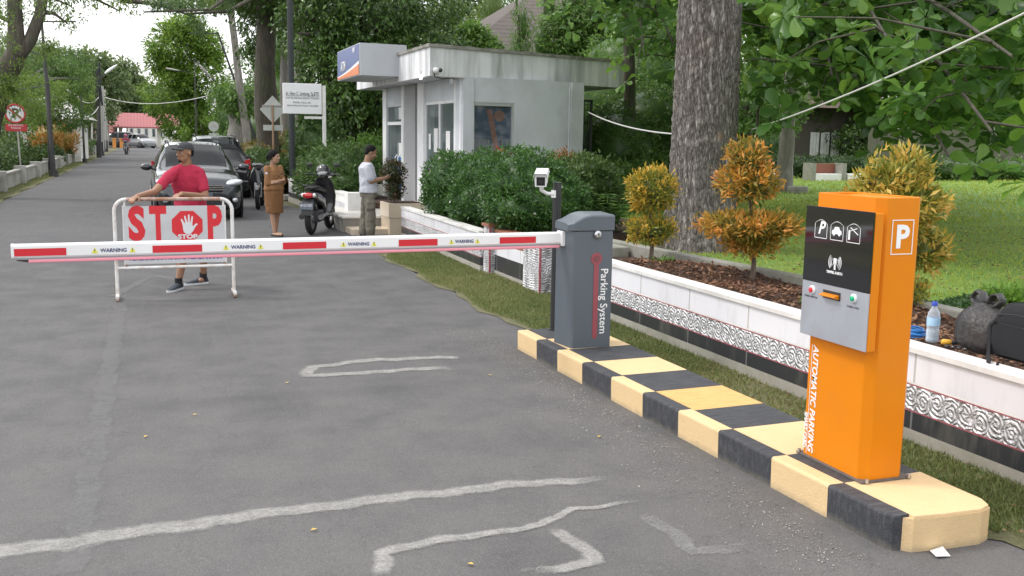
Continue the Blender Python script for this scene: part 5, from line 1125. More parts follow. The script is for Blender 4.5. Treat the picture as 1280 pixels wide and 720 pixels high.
    if detail:
        for s_ in (-1, 1):
            mb = MB(); mb.loft([[(s_ * (h * a), y0 + b + .0, z) for a, z in ((.60, .66), (.93, .72), (.97, .83), (.72, .80))] for b in (.12, .13)], 0, False)
            mb = MB(); mb.ell((s_ * h * .78, y0 + .22, .745), (.19, .16, .075), 0, 18, 10, (0, s_ * -.18, s_ * .35)); mb.build('headlight', M_hl, t, local=True)
            mb = MB(); mb.ell((s_ * h * .78, y0 + .04, .40), (.06, .06, .05), 0, 12, 8); mb.build('fog_lamp', M_hl, t, local=True)
            mb = MB(); mb.tube([(s_ * h * .93, y0 + bonnet + .35, .98), (s_ * (h + .06), y0 + bonnet + .33, 1.01)], .025, 8); mb.ell((s_ * (h + .13), y0 + bonnet + .32, 1.03), (.12, .07, .075), 0, 14, 10); mb.build('wing_mirror', paint, t, local=True)
            mb = MB(); mb.loft([[(s_ * h * .80, y1 - .03, .80), (s_ * h * .965, y1 - .10, .80), (s_ * h * .95, y1 - .12, 1.08), (s_ * h * .80, y1 - .06, 1.02)], [(s_ * h * .80, y1 + .02, .80), (s_ * h * .985, y1 - .05, .80), (s_ * h * .97, y1 - .08, 1.08), (s_ * h * .80, y1 - .01, 1.02)]], 0, False); mb.build('tail_lamp', M_tail, t, bevel=.01, local=True)
            mb = MB(); mb.tube([(s_ * .52, y0 + bonnet + .95, Ht + .01), (s_ * .53, y0 + bonnet + 1.1, Ht + .045), (s_ * .53, y1 - .7, Ht + .04), (s_ * .52, y1 - .55, Ht + .0)], .016, 8); mb.build('roof_rail', M_dark, t, local=True)
            mb = MB(); mb.box(s_ * h - .01, s_ * h + .012, y0 + bonnet + .95, y0 + bonnet + 1.1, .84, .865); mb.build('door_handle', M_chr, t, local=True)
        mb = MB(); mb.box(-.42, .42, y0 - .015, y0 + .1, .58, .70); gr = mb.build('grille', M_dark, t, bevel=.012, local=True)
        for z in (.615, .66, .70): mb = MB(); mb.box(-.44, .44, y0 - .028, y0 + .02, z - .008, z + .008); mb.build('grille_bar', M_chr, gr, local=True)
        mb = MB(); mb.box(-.58, .58, y0 - .005, y0 + .12, .28, .42); mb.build('lower_intake', M_dark, t, bevel=.015, local=True)
        mb = MB(); mb.box(-.23, .23, y0 - .035, y0 - .018, .45, .56); mb.build('number_plate', M_plate, t, local=True)
        mb = MB(); mb.box(-.24, .24, y1 - .012, y1 + .012, .72, .84); mb.build('number_plate', M_plate, t, local=True)
        mb = MB(); mb.box(-h * .9, h * .9, y1 - .08, y1 + .05, .32, .50); mb.build('rear_bumper', paint, t, bevel=.03, local=True)
        mb = MB(); mb.box(-.5, .5, y1 - .02, y1 + .022, .86, .875); mb.build('chrome_strip', M_chr, t, local=True)
        for s_ in (-1, 1): mb = MB(); mb.tube([(s_ * .5, yws0 + .02, 1.045), (s_ * .1 - .1, yws0 + .10, 1.13)], .008, 5); mb.build('wiper', M_dark, t, local=True)
    return t
def cl(ob):      # drop the unused vertices of a window patch
    bm = bmesh.new(); bm.from_mesh(ob.data); bmesh.ops.delete(bm, geom=[v for v in bm.verts if not v.link_faces], context='VERTS'); bm.to_mesh(ob.data); bm.free()
car('parked_car', 'dark grey people carrier facing the camera, just behind the man in red', 'car', (.95, 23.2, 0), math.radians(1), M_gcar, 'cars parked at the right side of the road')
car('parked_car', 'black people carrier seen from behind, parked beyond the grey one', 'car', (1.78, 30.1, 0), math.radians(180 - 1), M_bcar, 'cars parked at the right side of the road', Lh=4.4, Ht=1.66, Wd=1.78, bonnet=.9, rearsteep=.16)
a_ = car('parked_car', 'small black car parked under the red roof at the road end', 'car', (P(162, 184, 121).x, 121, 0), math.radians(80), M_bcar, 'cars by the red-roofed gateway', Ht=1.7, detail=False)
car('parked_car', 'small silver-grey car at the road end, right of the black one', 'car', (P(175, 184, 119.5).x, 119.5, 0), math.radians(35), pm('silver_paint', (.2, .21, .22), .3, metal=.4, coat=.8), 'cars by the red-roofed gateway', detail=False)
# ================================================================== PEOPLE
def skin(name, base):
    m, t, b, o = newmat(name); oc = ocoord(t); c = mixc(t, noise(t, 14, 4, oc), tuple(x * .85 for x in base), tuple(x * 1.1 for x in base)); t.links.new(c, b.inputs['Base Color'])
    b.inputs['Roughness'].default_value = .5; b.inputs['Subsurface Weight'].default_value = .08; b.inputs['Subsurface Radius'].default_value = (.02, .008, .004); bump(t, b, noise(t, 60, 4, oc), .08); return m
def cloth(name, base, wr=.6, sc=9):
    m, t, b, o = newmat(name); oc = ocoord(t); n1 = noise(t, sc, 4, oc, .6, 1.2); c = mixc(t, n1, tuple(x * .88 for x in base), tuple(x * 1.08 for x in base)); t.links.new(c, b.inputs['Base Color'])
    b.inputs['Roughness'].default_value = .9; bump(t, b, math_(t, 'ADD', n1, math_(t, 'MULTIPLY', noise(t, 400, 2, oc), .15)), wr, .03); return m
SK1 = skin('tan_skin', (.30, .155, .09)); SK2 = skin('light_tan_skin', (.40, .23, .15)); SK3 = skin('brown_skin', (.27, .15, .09))
M_eyew = pm('eye_white', (.6, .58, .55), .3); M_hair = pm('black_hair', (.007, .006, .006), .75, bmp=.3, bs=150, vs=30); M_hair.node_tree.nodes['Principled BSDF'].inputs['Specular IOR Level'].default_value = .2; M_lip = pm('lip', (.28, .09, .07), .5)
def cap(mb, a, b, r0, r1, n=14):
    a, b = Vector(a), Vector(b); d = (b - a).normalized(); mb.tube([a - d * r0 * .0, a.lerp(b, .33), a.lerp(b, .66), b], [r0, r0 * .6 + r1 * .45, r0 * .35 + r1 * .68, r1], n)
    mb.ell(a, (r0,) * 3, 0, n, 8); mb.ell(b, (r1,) * 3, 0, n, 8)
def remesh(o, vox, sm=4, fold=0):
    m = o.modifiers.new('merge', 'REMESH'); m.mode = 'VOXEL'; m.voxel_size = vox; m.use_smooth_shade = True
    s = o.modifiers.new('soft', 'SMOOTH'); s.iterations = sm; s.factor = .5
    dg = bpy.context.evaluated_depsgraph_get(); me = bpy.data.meshes.new_from_object(o.evaluated_get(dg)); mats = list(o.data.materials)
    me.materials.clear(); [me.materials.append(x) for x in mats]; o.modifiers.clear(); old = o.data; o.data = me; bpy.data.meshes.remove(old); me.name = o.name
    me.polygons.foreach_set('use_smooth', np.ones(len(me.polygons), bool))
    if fold:
        n = len(me.vertices); co = np.empty(n * 3, np.float32); me.vertices.foreach_get('co', co); co = co.reshape(-1, 3); nn = np.empty(n * 3, np.float32); me.vertices.foreach_get('normal', nn); nn = nn.reshape(-1, 3)
        w = wob(co * [1, 1, .8] + .08 * wob(co, 9, 3)[:, None], 17, 5); w2 = wob(co * [.6, .6, 1.6], 26, 6); co = co + nn * (fold * (np.abs(w) * -1.3 + .5) + fold * .4 * w2)[:, None]
        me.vertices.foreach_set('co', co.astype(np.float32).ravel()); me.update()
    return o
def frame(face, up=(0, 0, 1)):      # local axes of a head or hand: columns right, forward, up
    f = Vector(face).normalized(); u = Vector(up); r = f.cross(u).normalized(); u = r.cross(f).normalized()
    return Matrix((r, f, u)).transposed()
def head(mb, c, face, s=1.0, up=(0, 0, 1)):
    F = frame(face, up); C = Vector(c); q = lambda x, y, z: C + F @ (Vector((x, y, z)) * s)
    mb.ell(q(0, -.012, .03), (.074 * s, .092 * s, .088 * s), 0, 20, 14, F); mb.ell(q(0, .02, -.045), (.056 * s, .062 * s, .068 * s), 0, 18, 12, F)
    mb.ell(q(0, .05, -.088), (.028 * s, .024 * s, .02 * s), 0, 12, 8, F); mb.ell(q(0, .078, .025), (.052 * s, .012 * s, .012 * s), 0, 12, 8, F)
    mb.tube([q(0, .078, .015), q(0, .094, -.012), q(0, .103, -.028), q(0, .086, -.036)], [.009 * s, .012 * s, .015 * s, .012 * s], 8)
    for k in (-1, 1):
        mb.ell(q(k * .014, .088, -.03), (.008 * s,) * 3, 0, 8, 6); mb.ell(q(k * .036, .062, -.022), (.022 * s, .02 * s, .02 * s), 0, 10, 8)
        mb.ell(q(k * .076, -.01, -.008), (.008 * s, .018 * s, .028 * s), 0, 10, 8, F)
    mb.ell(q(0, .078, -.058), (.024 * s, .012 * s, .007 * s), 0, 10, 6, F); mb.ell(q(0, .076, -.069), (.02 * s, .011 * s, .007 * s), 0, 10, 6, F)
    return q, F
def face_parts(q, F, t, body, s=1.0, beard=False):
    for k in (-1, 1):
        mb = MB(); mb.ell(q(k * .030, .0725, .003), (.0125 * s, .007 * s, .0065 * s), 0, 10, 8, F); e = mb.build('eye', M_eyew, t)
        mb = MB(); mb.ell(q(k * .030, .0785, .003), (.0055 * s, .003 * s, .0055 * s), 0, 8, 6, F); mb.build('pupil', M_dark, e)
        mb = MB(); mb.tube([q(k * .014, .0865, .0215), q(k * .030, .0865, .027), q(k * .046, .077, .022)], [.003 * s, .0045 * s, .002 * s], 6); mb.build('eyebrow', M_hair, t)
    mb = MB(); mb.ell(q(0, .086, -.063), (.021 * s, .006 * s, .0055 * s), 0, 12, 6, F); mb.build('mouth', M_lip, t)
    if beard: mb = MB(); mb.ell(q(0, .066, -.094), (.024 * s, .018 * s, .014 * s), 0, 12, 8, F); mb.tube([q(-.024, .079, -.05), q(0, .089, -.048), q(.024, .079, -.05)], [.002, .0035, .002], 6); mb.build('beard', M_hair, t)
def hand_(mb, wrist, fwd, palm, curl=.5, s=1.0, thumb=1, spread=.1):
    """palm and five separate bent fingers; palm = direction the palm faces"""
    F = frame(fwd, Vector(palm) * -1); W_ = Vector(wrist); q = lambda x, y, z: W_ + F @ (Vector((x, y, z)) * s)
    mb.ell(q(0, .045, 0), (.040 * s, .05 * s, .015 * s), 0, 14, 8, F); mb.ell(q(0, .005, 0), (.027 * s, .03 * s, .02 * s), 0, 12, 8, F)
    for k, (x, ln) in enumerate(((-.030, .062), (-.010, .074), (.011, .070), (.031, .054))):
        x *= thumb * -1 if thumb < 0 else 1
        a = q(x * .9, .075, 0); ang = 0; p = Vector((x, .085, 0)); pts = [a]
        for j, fr in enumerate((.44, .32, .24)):
            ang += curl * (.55 + .35 * j); p = p + Vector((x * spread * .6, math.cos(ang) * ln * fr, -math.sin(ang) * ln * fr)); pts.append(q(*p))
        mb.tube(pts, [.0095 * s, .0088 * s, .0078 * s, .006 * s], 8); mb.ell(pts[-1], (.0062 * s,) * 3, 0, 8, 6)
    tx = -.034 * (1 if thumb > 0 else -1)
    pts = [q(tx * .8, .02, -.003), q(tx * 1.45, .045, -.012), q(tx * 1.6, .07, -.022 - .01 * curl), q(tx * 1.4, .088, -.028 - .02 * curl)]
    mb.tube(pts, [.013 * s, .0115 * s, .0095 * s, .007 * s], 8); mb.ell(pts[-1], (.007 * s,) * 3, 0, 8, 6)
def torso(mb, secs, face):      # elliptical sections: centre, half width, half depth
    f = Vector((face[0], face[1], 0)).normalized(); r = Vector((f.y, -f.x, 0)); rings = []
    for (c, w, d) in secs:
        c = Vector(c); rings.append([c + r * w * math.copysign(abs(math.cos(a)) ** .85, math.cos(a)) + f * d * math.copysign(abs(math.sin(a)) ** .9, math.sin(a)) for a in np.linspace(0, 2 * math.pi, 28, endpoint=False)])
    mb.loft(rings, 0, True)
def shoe(t, heel, toe, upper, sole, h=.075, name='shoe', w=.045):
    a, b = Vector(heel), Vector(toe); d = (b - a); f = d.normalized(); r = Vector((f.y, -f.x, 0)).normalized(); L_ = d.length
    def ring(u, w_, z0, z1, n=14): c = a + f * u * L_; return [c + r * w_ * math.cos(q) + Vector((0, 0, (z0 + z1) / 2 + (z1 - z0) / 2 * math.sin(q))) for q in np.linspace(0, 2 * math.pi, n, endpoint=False)]
    mb = MB(); mb.loft([ring(.0, w * .5, .015, .05), ring(.04, w * .75, .015, h), ring(.25, w * .85, .015, h * 1.05), ring(.5, w * .9, .015, h * .82), ring(.75, w, .015, h * .6), ring(.93, w * .75, .012, h * .45), ring(1, w * .3, .015, h * .3)], 0, True)
    o = mb.build(name, upper, t)
    mb = MB(); ol = [(0, .45), (.03, .72), (.3, .78), (.6, .98), (.8, 1.02), (.95, .7), (1.02, .2)]; p = [a + f * u * L_ + r * w * v for u, v in ol] + [a + f * u * L_ - r * w * v for u, v in ol[::-1]]
    mb.loft([[(q.x, q.y, a.z + z) for q in p] for z in (.002, .026)], 0, False); mb.build('sole', sole, o, bevel=.004)
    return o
# ---- man in red at the barricade
t = thing('person', 'man in a red t-shirt and dark cap leaning on the STOP barricade, looking left', 'person', (.42, 11.9, 0)); MAN = t
HC = P(231, 191, 11.8); face = Vector((-.80, -.60, .03)); NK = Vector((.405, 11.84, 1.385))
LS, RS = P(250, 216, 11.80), P(215, 219, 11.80); LS.z = 1.30; RS.z = 1.29
RE, RH = P(193, 240, 11.50), P(172, 253, 11.17); LE, LHd = P(257, 246, 11.72), P(227, 249, 11.30)
RH.z = 1.085; LHd.z = 1.10
PEL = Vector((.44, 11.92, .90)); cf = Vector((-.28, -1, 0))
mb = MB(); head(mb, HC, face, 1.0); cap(mb, HC + Vector((.01, .015, -.06)), NK + Vector((0, 0, -.03)), .054, .062)
torso(mb, [(PEL + Vector((0, 0, -.1)), .14, .10), (PEL, .165, .12), (PEL + Vector((0, 0, .14)), .145, .105), ((.42, 11.88, 1.17), .165, .115), ((.41, 11.86, 1.30), .175, .10), ((.405, 11.85, 1.375), .10, .065), ((.405, 11.85, 1.39), .05, .05)], cf)
for S_, E_, H_, pm_, th_ in ((RS, RE, RH, (0, .15, -1), 1), (LS, LE, LHd, (0, .2, -1), -1)):
    cap(mb, S_, E_, .050, .040); d = (H_ - E_).normalized(); cap(mb, E_, H_, .040, .027)
hand_(mb, RH, (RH - RE) * .6 + Vector((-.05, -.03, -.06)), (0, .1, -1), .75, 1.0, 1)
hand_(mb, LHd, (LHd - LE) * .6 + Vector((-.05, -.05, -.08)), (0, .1, -1), .8, 1.0, -1)
HR, HL = PEL + Vector((-.085, .0, -.05)), PEL + Vector((.085, .0, -.05))
KR, KL = Vector((.35, 11.82, .48)), Vector((.56, 12.02, .49)); AR_, AL = P(223, 346, 11.72), P(254, 342, 12.12); AR_.z = .09; AL.z = .10
for H_, K_, A2 in ((HR, KR, AR_), (HL, KL, AL)):
    cap(mb, H_, K_, .085, .056); mid = K_.lerp(A2, .3) + Vector((.01, .015, 0)); cap(mb, K_, mid, .053, .054); cap(mb, mid, A2, .053, .034)
    mb.ell(A2 + Vector((-.03, -.03, -.05)), (.04, .05, .03))
body = remesh(mb.build('body', SK1, t), .0075, 3)
q, F = head(MB(), HC, face); face_parts(q, F, t, body, beard=True)
mb = MB(); torso(mb, [(PEL + Vector((0, 0, -.14)), .19, .145), (PEL, .185, .14), (PEL + Vector((0, 0, .13)), .168, .128), ((.42, 11.88, 1.17), .175, .135), ((.41, 11.86, 1.28), .175, .12), ((.405, 11.85, 1.365), .13, .085), ((.405, 11.845, 1.395), .075, .068)], cf)
for S_, E_ in ((RS, RE), (LS, LE)): cap(mb, S_ + (NK - S_) * .3, S_, .062, .058); cap(mb, S_, S_.lerp(E_, .62), .060, .060)
remesh(mb.build('t_shirt', cloth('crimson_shirt', (.42, .022, .06)), t), .010, 2, .011)
M_short = cloth('dark_shorts', (.035, .035, .045))
mb = MB(); torso(mb, [(PEL + Vector((0, 0, -.12)), .175, .135), (PEL + Vector((0, 0, .02)), .175, .13)], cf)
for H_, K_ in ((HR, KR), (HL, KL)): cap(mb, H_, H_.lerp(K_, .88), .10, .085)
remesh(mb.build('shorts', M_short, t), .012, 2, .01)
M_cap = pm('cap_fabric', (.045, .047, .052), .85, vs=10, bmp=.2, bs=200); up = Vector((.04, .03, 1))
F = frame(face); q = lambda x, y, z: HC + F @ Vector((x, y, z))
mb = MB(); rings = []
for z, r_ in ((.045, 1), (.07, .99), (.10, .86), (.122, .58), (.13, .2)): rings.append([q(.083 * r_ * math.cos(a), -.008 + .100 * r_ * math.sin(a), z - .008 + .018 * math.sin(a) * (1 - (z - .045) * 8 if z < .1 else 0)) for a in np.linspace(0, 2 * math.pi, 28, endpoint=False)])
mb.loft(rings, 0, True); cp_ = mb.build('cap', M_cap, t)
mb = MB(); r1_ = [q(.070 * math.cos(a), .055 + .035 * math.sin(a), .052) for a in np.linspace(0, math.pi, 14)]; r2_ = [q(.076 * math.cos(a), .075 + .088 * math.sin(a), .046 - .012 * abs(math.cos(a))) for a in np.linspace(0, math.pi, 14)]
mb.loft([r1_, r2_, [p - Vector((0, 0, .006)) for p in r2_], [p - Vector((0, 0, .006)) for p in r1_]], 0, True, caps=False, closed=False); mb.build('peak', M_cap, cp_)
mb = MB(); mb.obox(q(.0, .088, .088), (.02, .004, .01), F); mb.build('cap_badge', M_ink, cp_)
mb = MB(); rings = []
for z, r_ in ((-.035, .93), (0.0, 1.0), (.05, 1.0)): rings.append([q(.079 * r_ * math.cos(a), -.016 + .090 * r_ * math.sin(a), z) for a in np.linspace(math.pi + .15, 2 * math.pi - .15, 16)])
mb.loft(rings, 0, True, caps=False, closed=False); mb.build('hair', M_hair, t)
M_shoe = pm('knit_shoe', (.045, .055, .07), .85, var=.35, vs=60, bmp=.3, bs=200); M_sole = pm('white_sole', (.62, .64, .66), .6, var=.05); M_sock = pm('black_sock', (.015, .015, .018), .9)
hr = AR_; hl_ = AL
for A2, toe in ((AR_, Vector((-.13, -.22, 0))), (AL, Vector((-.24, -.10, 0)))):
    hp = Vector((A2.x, A2.y, 0)) - toe.normalized() * .055; s_ = shoe(t, hp, hp + toe.normalized() * .285, M_shoe, M_sole, .085)
    mb = MB(); mb.cyl(A2 + Vector((0, 0, -.05)), A2 + Vector((0, 0, .045)), .043, .041); mb.build('sock', M_sock, t)
# ---- woman in brown uniform
M_uni = cloth('khaki_brown_uniform', (.27, .135, .055), .5, 12); M_uni2 = cloth('brown_skirt', (.20, .095, .036), .4, 8)
wx, wy = 2.03, 17.65
t = thing('person', 'woman in a brown uniform blouse and skirt standing with folded arms', 'person', (wx, wy, 0))
HC = P(343, 196, 17.6); face = Vector((.72, -.68, .0)); s = 1.0; cf = Vector((.62, -.78, 0)); rt = Vector((-.78, -.62, 0)) # her right
hz = HC.z
NK = Vector((wx - .01, wy + .02, hz - .155)); mb = MB(); qh, FH = head(mb, HC, face, s); cap(mb, HC + Vector((-.01, .02, -.06)), NK, .045, .052)
sh = hz - .20
RS, LS = Vector((wx, wy, sh)) + rt * .15, Vector((wx, wy, sh)) - rt * .15
cfv = cf.normalized(); RE = RS + Vector((0, 0, -.25)) + cfv * .03 + rt * .03; LE = LS + Vector((0, 0, -.25)) + cfv * .05 - rt * .02
RH = Vector((wx, wy, sh - .19)) + cfv * .165 - rt * .075; LH = Vector((wx, wy, sh - .225)) + cfv * .15 + rt * .075
torso(mb, [((wx, wy, .80), .15, .11), ((wx, wy, .95), .14, .10), ((wx, wy, 1.1), .14, .105), ((wx, wy, sh - .03), .155, .09), ((wx, wy, sh + .04), .06, .05)], cf)
for S_, E_, H_, th_ in ((RS, RE, RH, 1), (LS, LE, LH, -1)):
    cap(mb, S_, E_, .042, .035); cap(mb, E_, H_, .036, .025); hand_(mb, H_, (-rt if S_ is RS else rt) - cfv * .55, (-cf.x, -cf.y, -.3), .8, .85, th_)
FEET = []
for k, off_ in ((1, .0), (-1, .0)):
    hp = Vector((wx, wy, .78)) + rt * .075 * k; kn = Vector((wx, wy, .44)) + rt * .06 * k + cfv * .02; an = Vector((wx + .01, wy, .08)) + rt * .055 * k + (cfv * .04 if k > 0 else -cfv * .05)
    cap(mb, hp, kn, .075, .052); mid = kn.lerp(an, .3) - cfv * .012; cap(mb, kn, mid, .048, .050); cap(mb, mid, an, .049, .031)
    f0 = Vector((an.x, an.y, .035)); mb.tube([f0 - cfv * .04, f0 + cfv * .04, f0 + cfv * .13, f0 + cfv * .17], [.03, .035, .032, .018], 10, flat=.7); FEET.append(f0)
body = remesh(mb.build('body', SK2, t), .0075, 3); face_parts(qh, FH, t, body, s)
mb = MB(); torso(mb, [((wx, wy, .80), .19, .135), ((wx, wy, .95), .165, .125), ((wx, wy, 1.08), .165, .13), ((wx, wy, sh - .03), .175, .115), ((wx, wy, sh + .045), .085, .07)], cf)
for S_, E_ in ((RS, RE), (LS, LE)): cap(mb, S_ + (NK - S_) * .25 - Vector((0, 0, .04)), S_, .06, .056); cap(mb, S_, E_, .058, .048); 
for E_, H_ in ((RE, RH), (LE, LH)): cap(mb, E_, E_.lerp(H_, .3), .046, .044)
bl = remesh(mb.build('blouse', M_uni, t), .009, 2, .009)
mb = MB(); bp = RS + (rt * .058) + Vector((0, 0, -.09)); mb.ell(RS + rt * .035 + Vector((0, 0, -.08)) + cfv * .025, (.03, .03, .04), 0, 12, 8); mb.build('sleeve_badge', pm('badge_blue', (.55, .6, .7), .5), bl)
mb = MB(); mb.obox(Vector((wx, wy, sh - .09)) + cfv * .125 - rt * .07, (.06, .006, .02), frame(cf)); mb.build('name_plate', M_bk_ink, bl)
for k in range(5): mb = MB(); mb.ell(Vector((wx, wy, sh - .05 - k * .085)) + cfv * (.118 + .012 * min(k, 1)), (.009, .009, .009), 0, 8, 6); mb.build('button', M_dark, bl)
mb = MB(); torso(mb, [((wx, wy, .80), .193, .138), ((wx, wy, .825), .191, .137)], cf); mb.build('hem', M_uni2, bl)
for k in (-1, 1): mb = MB(); mb.obox(Vector((wx, wy, sh - .13)) + cfv * .122 + rt * .075 * k, (.085, .012, .075), frame(cf)); mb.build('pocket', M_uni, bl, bevel=.006)
for k in (-1, 1): mb = MB(); mb.loft([[NK + cfv * .055 + Vector((0, 0, .0)), NK + cfv * .10 - Vector((0, 0, .06)) - rt * .02 * k * -1, NK + cfv * .07 + rt * .06 * k - Vector((0, 0, .035)), NK + rt * .055 * k + Vector((0, 0, .012))], [NK + cfv * .067, NK + cfv * .112 - Vector((0, 0, .06)) + rt * .02 * k, NK + cfv * .082 + rt * .066 * k - Vector((0, 0, .035)), NK + rt * .063 * k + Vector((0, 0, .02))]], 0, False); mb.build('collar', M_uni, bl)
mb = MB(); torso(mb, [((wx + .005, wy, .40), .15, .125), ((wx, wy, .55), .165, .135), ((wx, wy, .75), .178, .14), ((wx, wy, .88), .155, .12)], cf); remesh(mb.build('skirt', M_uni2, t), .010, 2, .006)
mb = MB(); mb.ell(qh(0, -.020, .040), (.084 * s, .098 * s, .090 * s), 0, 20, 14, FH); mb.ell(qh(0, -.125, -.01), (.05 * s, .04 * s, .05 * s), 0, 14, 10, FH); mb.tube([qh(.078, .02, .03), qh(.082, -.02, -.02), qh(.05, -.08, -.05)], [.012, .02, .02], 8); mb.tube([qh(-.078, .02, .03), qh(-.082, -.02, -.02), qh(-.05, -.08, -.05)], [.012, .02, .02], 8); mb.build('hair', M_hair, t)
for f0 in FEET: shoe(t, Vector((f0.x, f0.y, 0)) - cfv * .07, Vector((f0.x, f0.y, 0)) + cfv * .165, pm('tan_sandal', (.10, .05, .035), .6), M_dark, .045, 'sandal', .04)
# ---- man in white t-shirt looking at his phone
t = thing('person', 'man in a pale t-shirt bent over his phone by the booth steps', 'person', (3.58, 17.12, 0))
X0, Y0 = 3.545, 17.12; HC = P(464, 191, 17.12); face = Vector((.90, -.10, -.42)); cf = Vector((1, -.12, 0)).normalized(); rt = Vector((-.12, -1, 0)).normalized(); cfv = cf
hz = HC.z; mb = MB(); qh, FH = head(mb, HC, face, 1.0); NK = Vector((X0 - .0, Y0, hz - .165)); cap(mb, HC + Vector((-.045, 0, -.045)), NK, .052, .058)
sh = hz - .235
torso(mb, [((X0 + .02, Y0, .78), .155, .115), ((X0 + .02, Y0, .92), .15, .115), ((X0 + .01, Y0, 1.08), .155, .12), ((X0, Y0, sh), .175, .11), ((X0, Y0, sh + .07), .07, .06)], cf)
for k in (1, -1):
    S_ = Vector((X0, Y0, sh - .01)) + rt * .18 * k; E_ = S_ + Vector((0, 0, -.24)) + cfv * .045 + rt * .03 * k; H_ = Vector((X0, Y0, sh - .20)) + cfv * .29 + rt * .06 * k
    cap(mb, S_, E_, .048, .04); cap(mb, E_, H_, .04, .027); hand_(mb, H_, cfv * .9 + rt * -.4 * k + Vector((0, 0, .12)), rt * -1 * k * .5 + Vector((0, 0, .85)), .7, .95, k)
    if k == 1: RSm, REm = S_, E_
    else: LSm, LEm = S_, E_
for k in (1, -1):
    hp = Vector((X0 + .02, Y0, .82)) + rt * .085 * k; kn = Vector((X0 + .015, Y0, .46)) + rt * .10 * k + cfv * (.03 * k); an = Vector((X0 - .01, Y0, .09)) + rt * .10 * k + cfv * .05 * k; cap(mb, hp, kn, .08, .055); cap(mb, kn, an, .052, .036)
remesh(mb.build('body', SK3, t), .0078, 3); face_parts(qh, FH, t, None)
mb = MB(); torso(mb, [((X0 + .02, Y0, .775), .205, .155), ((X0 + .02, Y0, .9), .19, .15), ((X0 + .015, Y0, 1.05), .185, .148), ((X0 - .005, Y0, sh - .02), .195, .135), ((X0 - .005, Y0, sh + .075), .09, .075)], cf)
for S_, E_ in ((RSm, REm), (LSm, LEm)): cap(mb, S_ - (S_ - NK) * .25, S_, .07, .066); cap(mb, S_, S_.lerp(E_, .75), .068, .07)
remesh(mb.build('t_shirt', cloth('pale_grey_shirt', (.50, .51, .57), .7, 7), t), .010, 2, .012)
mb = MB(); torso(mb, [((X0 + .02, Y0, .70), .165, .14), ((X0 + .02, Y0, .86), .165, .14)], cf)
for k in (1, -1):
    hp = Vector((X0 + .02, Y0, .80)) + rt * .088 * k; kn = Vector((X0 + .015, Y0, .45)) + rt * .10 * k + cfv * (.03 * k); an = Vector((X0 - .01, Y0, .10)) + rt * .10 * k + cfv * .05 * k
    cap(mb, hp, kn, .108, .088); cap(mb, kn, an, .088, .082)
    mb.obox(kn.lerp(hp, .35) + rt * .085 * k, (.13, .04, .15), (0, 0, math.radians(-7)))
remesh(mb.build('trousers', cloth('taupe_trousers', (.17, .155, .12), .9, 9), t), .010, 2, .014)
for k in (1, -1):
    an = Vector((X0 - .01, Y0, 0)) + rt * .10 * k + cfv * .05 * k; shoe(t, an - cfv * .07, an + cfv * .19, M_dark, M_dark, .07)
mb = MB(); mb.ell(qh(0, -.03, .045), (.082, .096, .086), 0, 20, 14, FH); mb.ell(qh(0, -.07, -.02), (.07, .045, .05), 0, 14, 10, FH); mb.build('hair', M_hair, t)
ph = Vector((X0, Y0, sh - .13)) + cfv * .40
mb = MB(); mb.obox(ph, (.012, .075, .15), (0, math.radians(55), math.radians(-7))); tag(mb.build('phone', M_blk, loc=ph, bevel=.004), 'black phone in the hands of the man in the pale t-shirt', 'phone')

# ---- motorcyclist far down the road
s3 = copy_tree(s2); s3.location = (-1.53, 84.3, 0); s3.rotation_euler = (0, 0, math.radians(176)); s3['label'] = 'red-fronted scooter being ridden toward the camera far up the road'; s3.name = 'ridden_scooter'
del s3['group']
t = thing('person', 'tiny rider in dark pink on the scooter far up the road', 'person', (-1.53, 84.4, 0))
rx, ry = -1.53, 84.5
mb = MB(); head(mb, (rx, ry, 1.42), (0, -1, 0)); cap(mb, (rx, ry, 1.36), (rx, ry, 1.22), .055, .06); torso(mb, [((rx, ry, .8), .16, .13), ((rx, ry, 1.0), .15, .11), ((rx, ry, 1.2), .19, .11), ((rx, ry, 1.27), .08, .07)], (0, -1, 0))
for k in (-1, 1):
    cap(mb, (rx + k * .19, ry, 1.2), (rx + k * .28, ry - .2, 1.0), .05, .04); cap(mb, (rx + k * .28, ry - .2, 1.0), (rx + k * .26, ry - .42, 1.02), .04, .03); hand_(mb, (rx + k * .26, ry - .42, 1.03), (0, -1, -.2), (0, 0, -1), .9, 1, k)
    cap(mb, (rx + k * .09, ry, .82), (rx + k * .18, ry - .42, .72), .085, .06); cap(mb, (rx + k * .18, ry - .42, .72), (rx + k * .16, ry - .38, .34), .055, .04); mb.ell((rx + k * .16, ry - .45, .32), (.045, .12, .04))
remesh(mb.build('body', SK1, t), .012, 3)
mb = MB(); torso(mb, [((rx, ry, .8), .18, .14), ((rx, ry, 1.0), .17, .13), ((rx, ry, 1.2), .21, .13), ((rx, ry, 1.28), .09, .08)], (0, -1, 0)); [cap(mb, (rx + k * .19, ry, 1.2), (rx + k * .28, ry - .2, 1.0), .065, .055) for k in (-1, 1)]; remesh(mb.build('jacket', cloth('rose_jacket', (.35, .06, .10)), t), .014, 2)
mb = MB(); [cap(mb, (rx + k * .09, ry, .82), (rx + k * .18, ry - .42, .72), .095, .07) for k in (-1, 1)]; remesh(mb.build('trousers', M_short, t), .014, 2)
mb = MB(); mb.ell((rx, ry, 1.46), (.125, .14, .12)); mb.build('crash_helmet', pm('pink_helmet', (.5, .12, .2), .3), t)
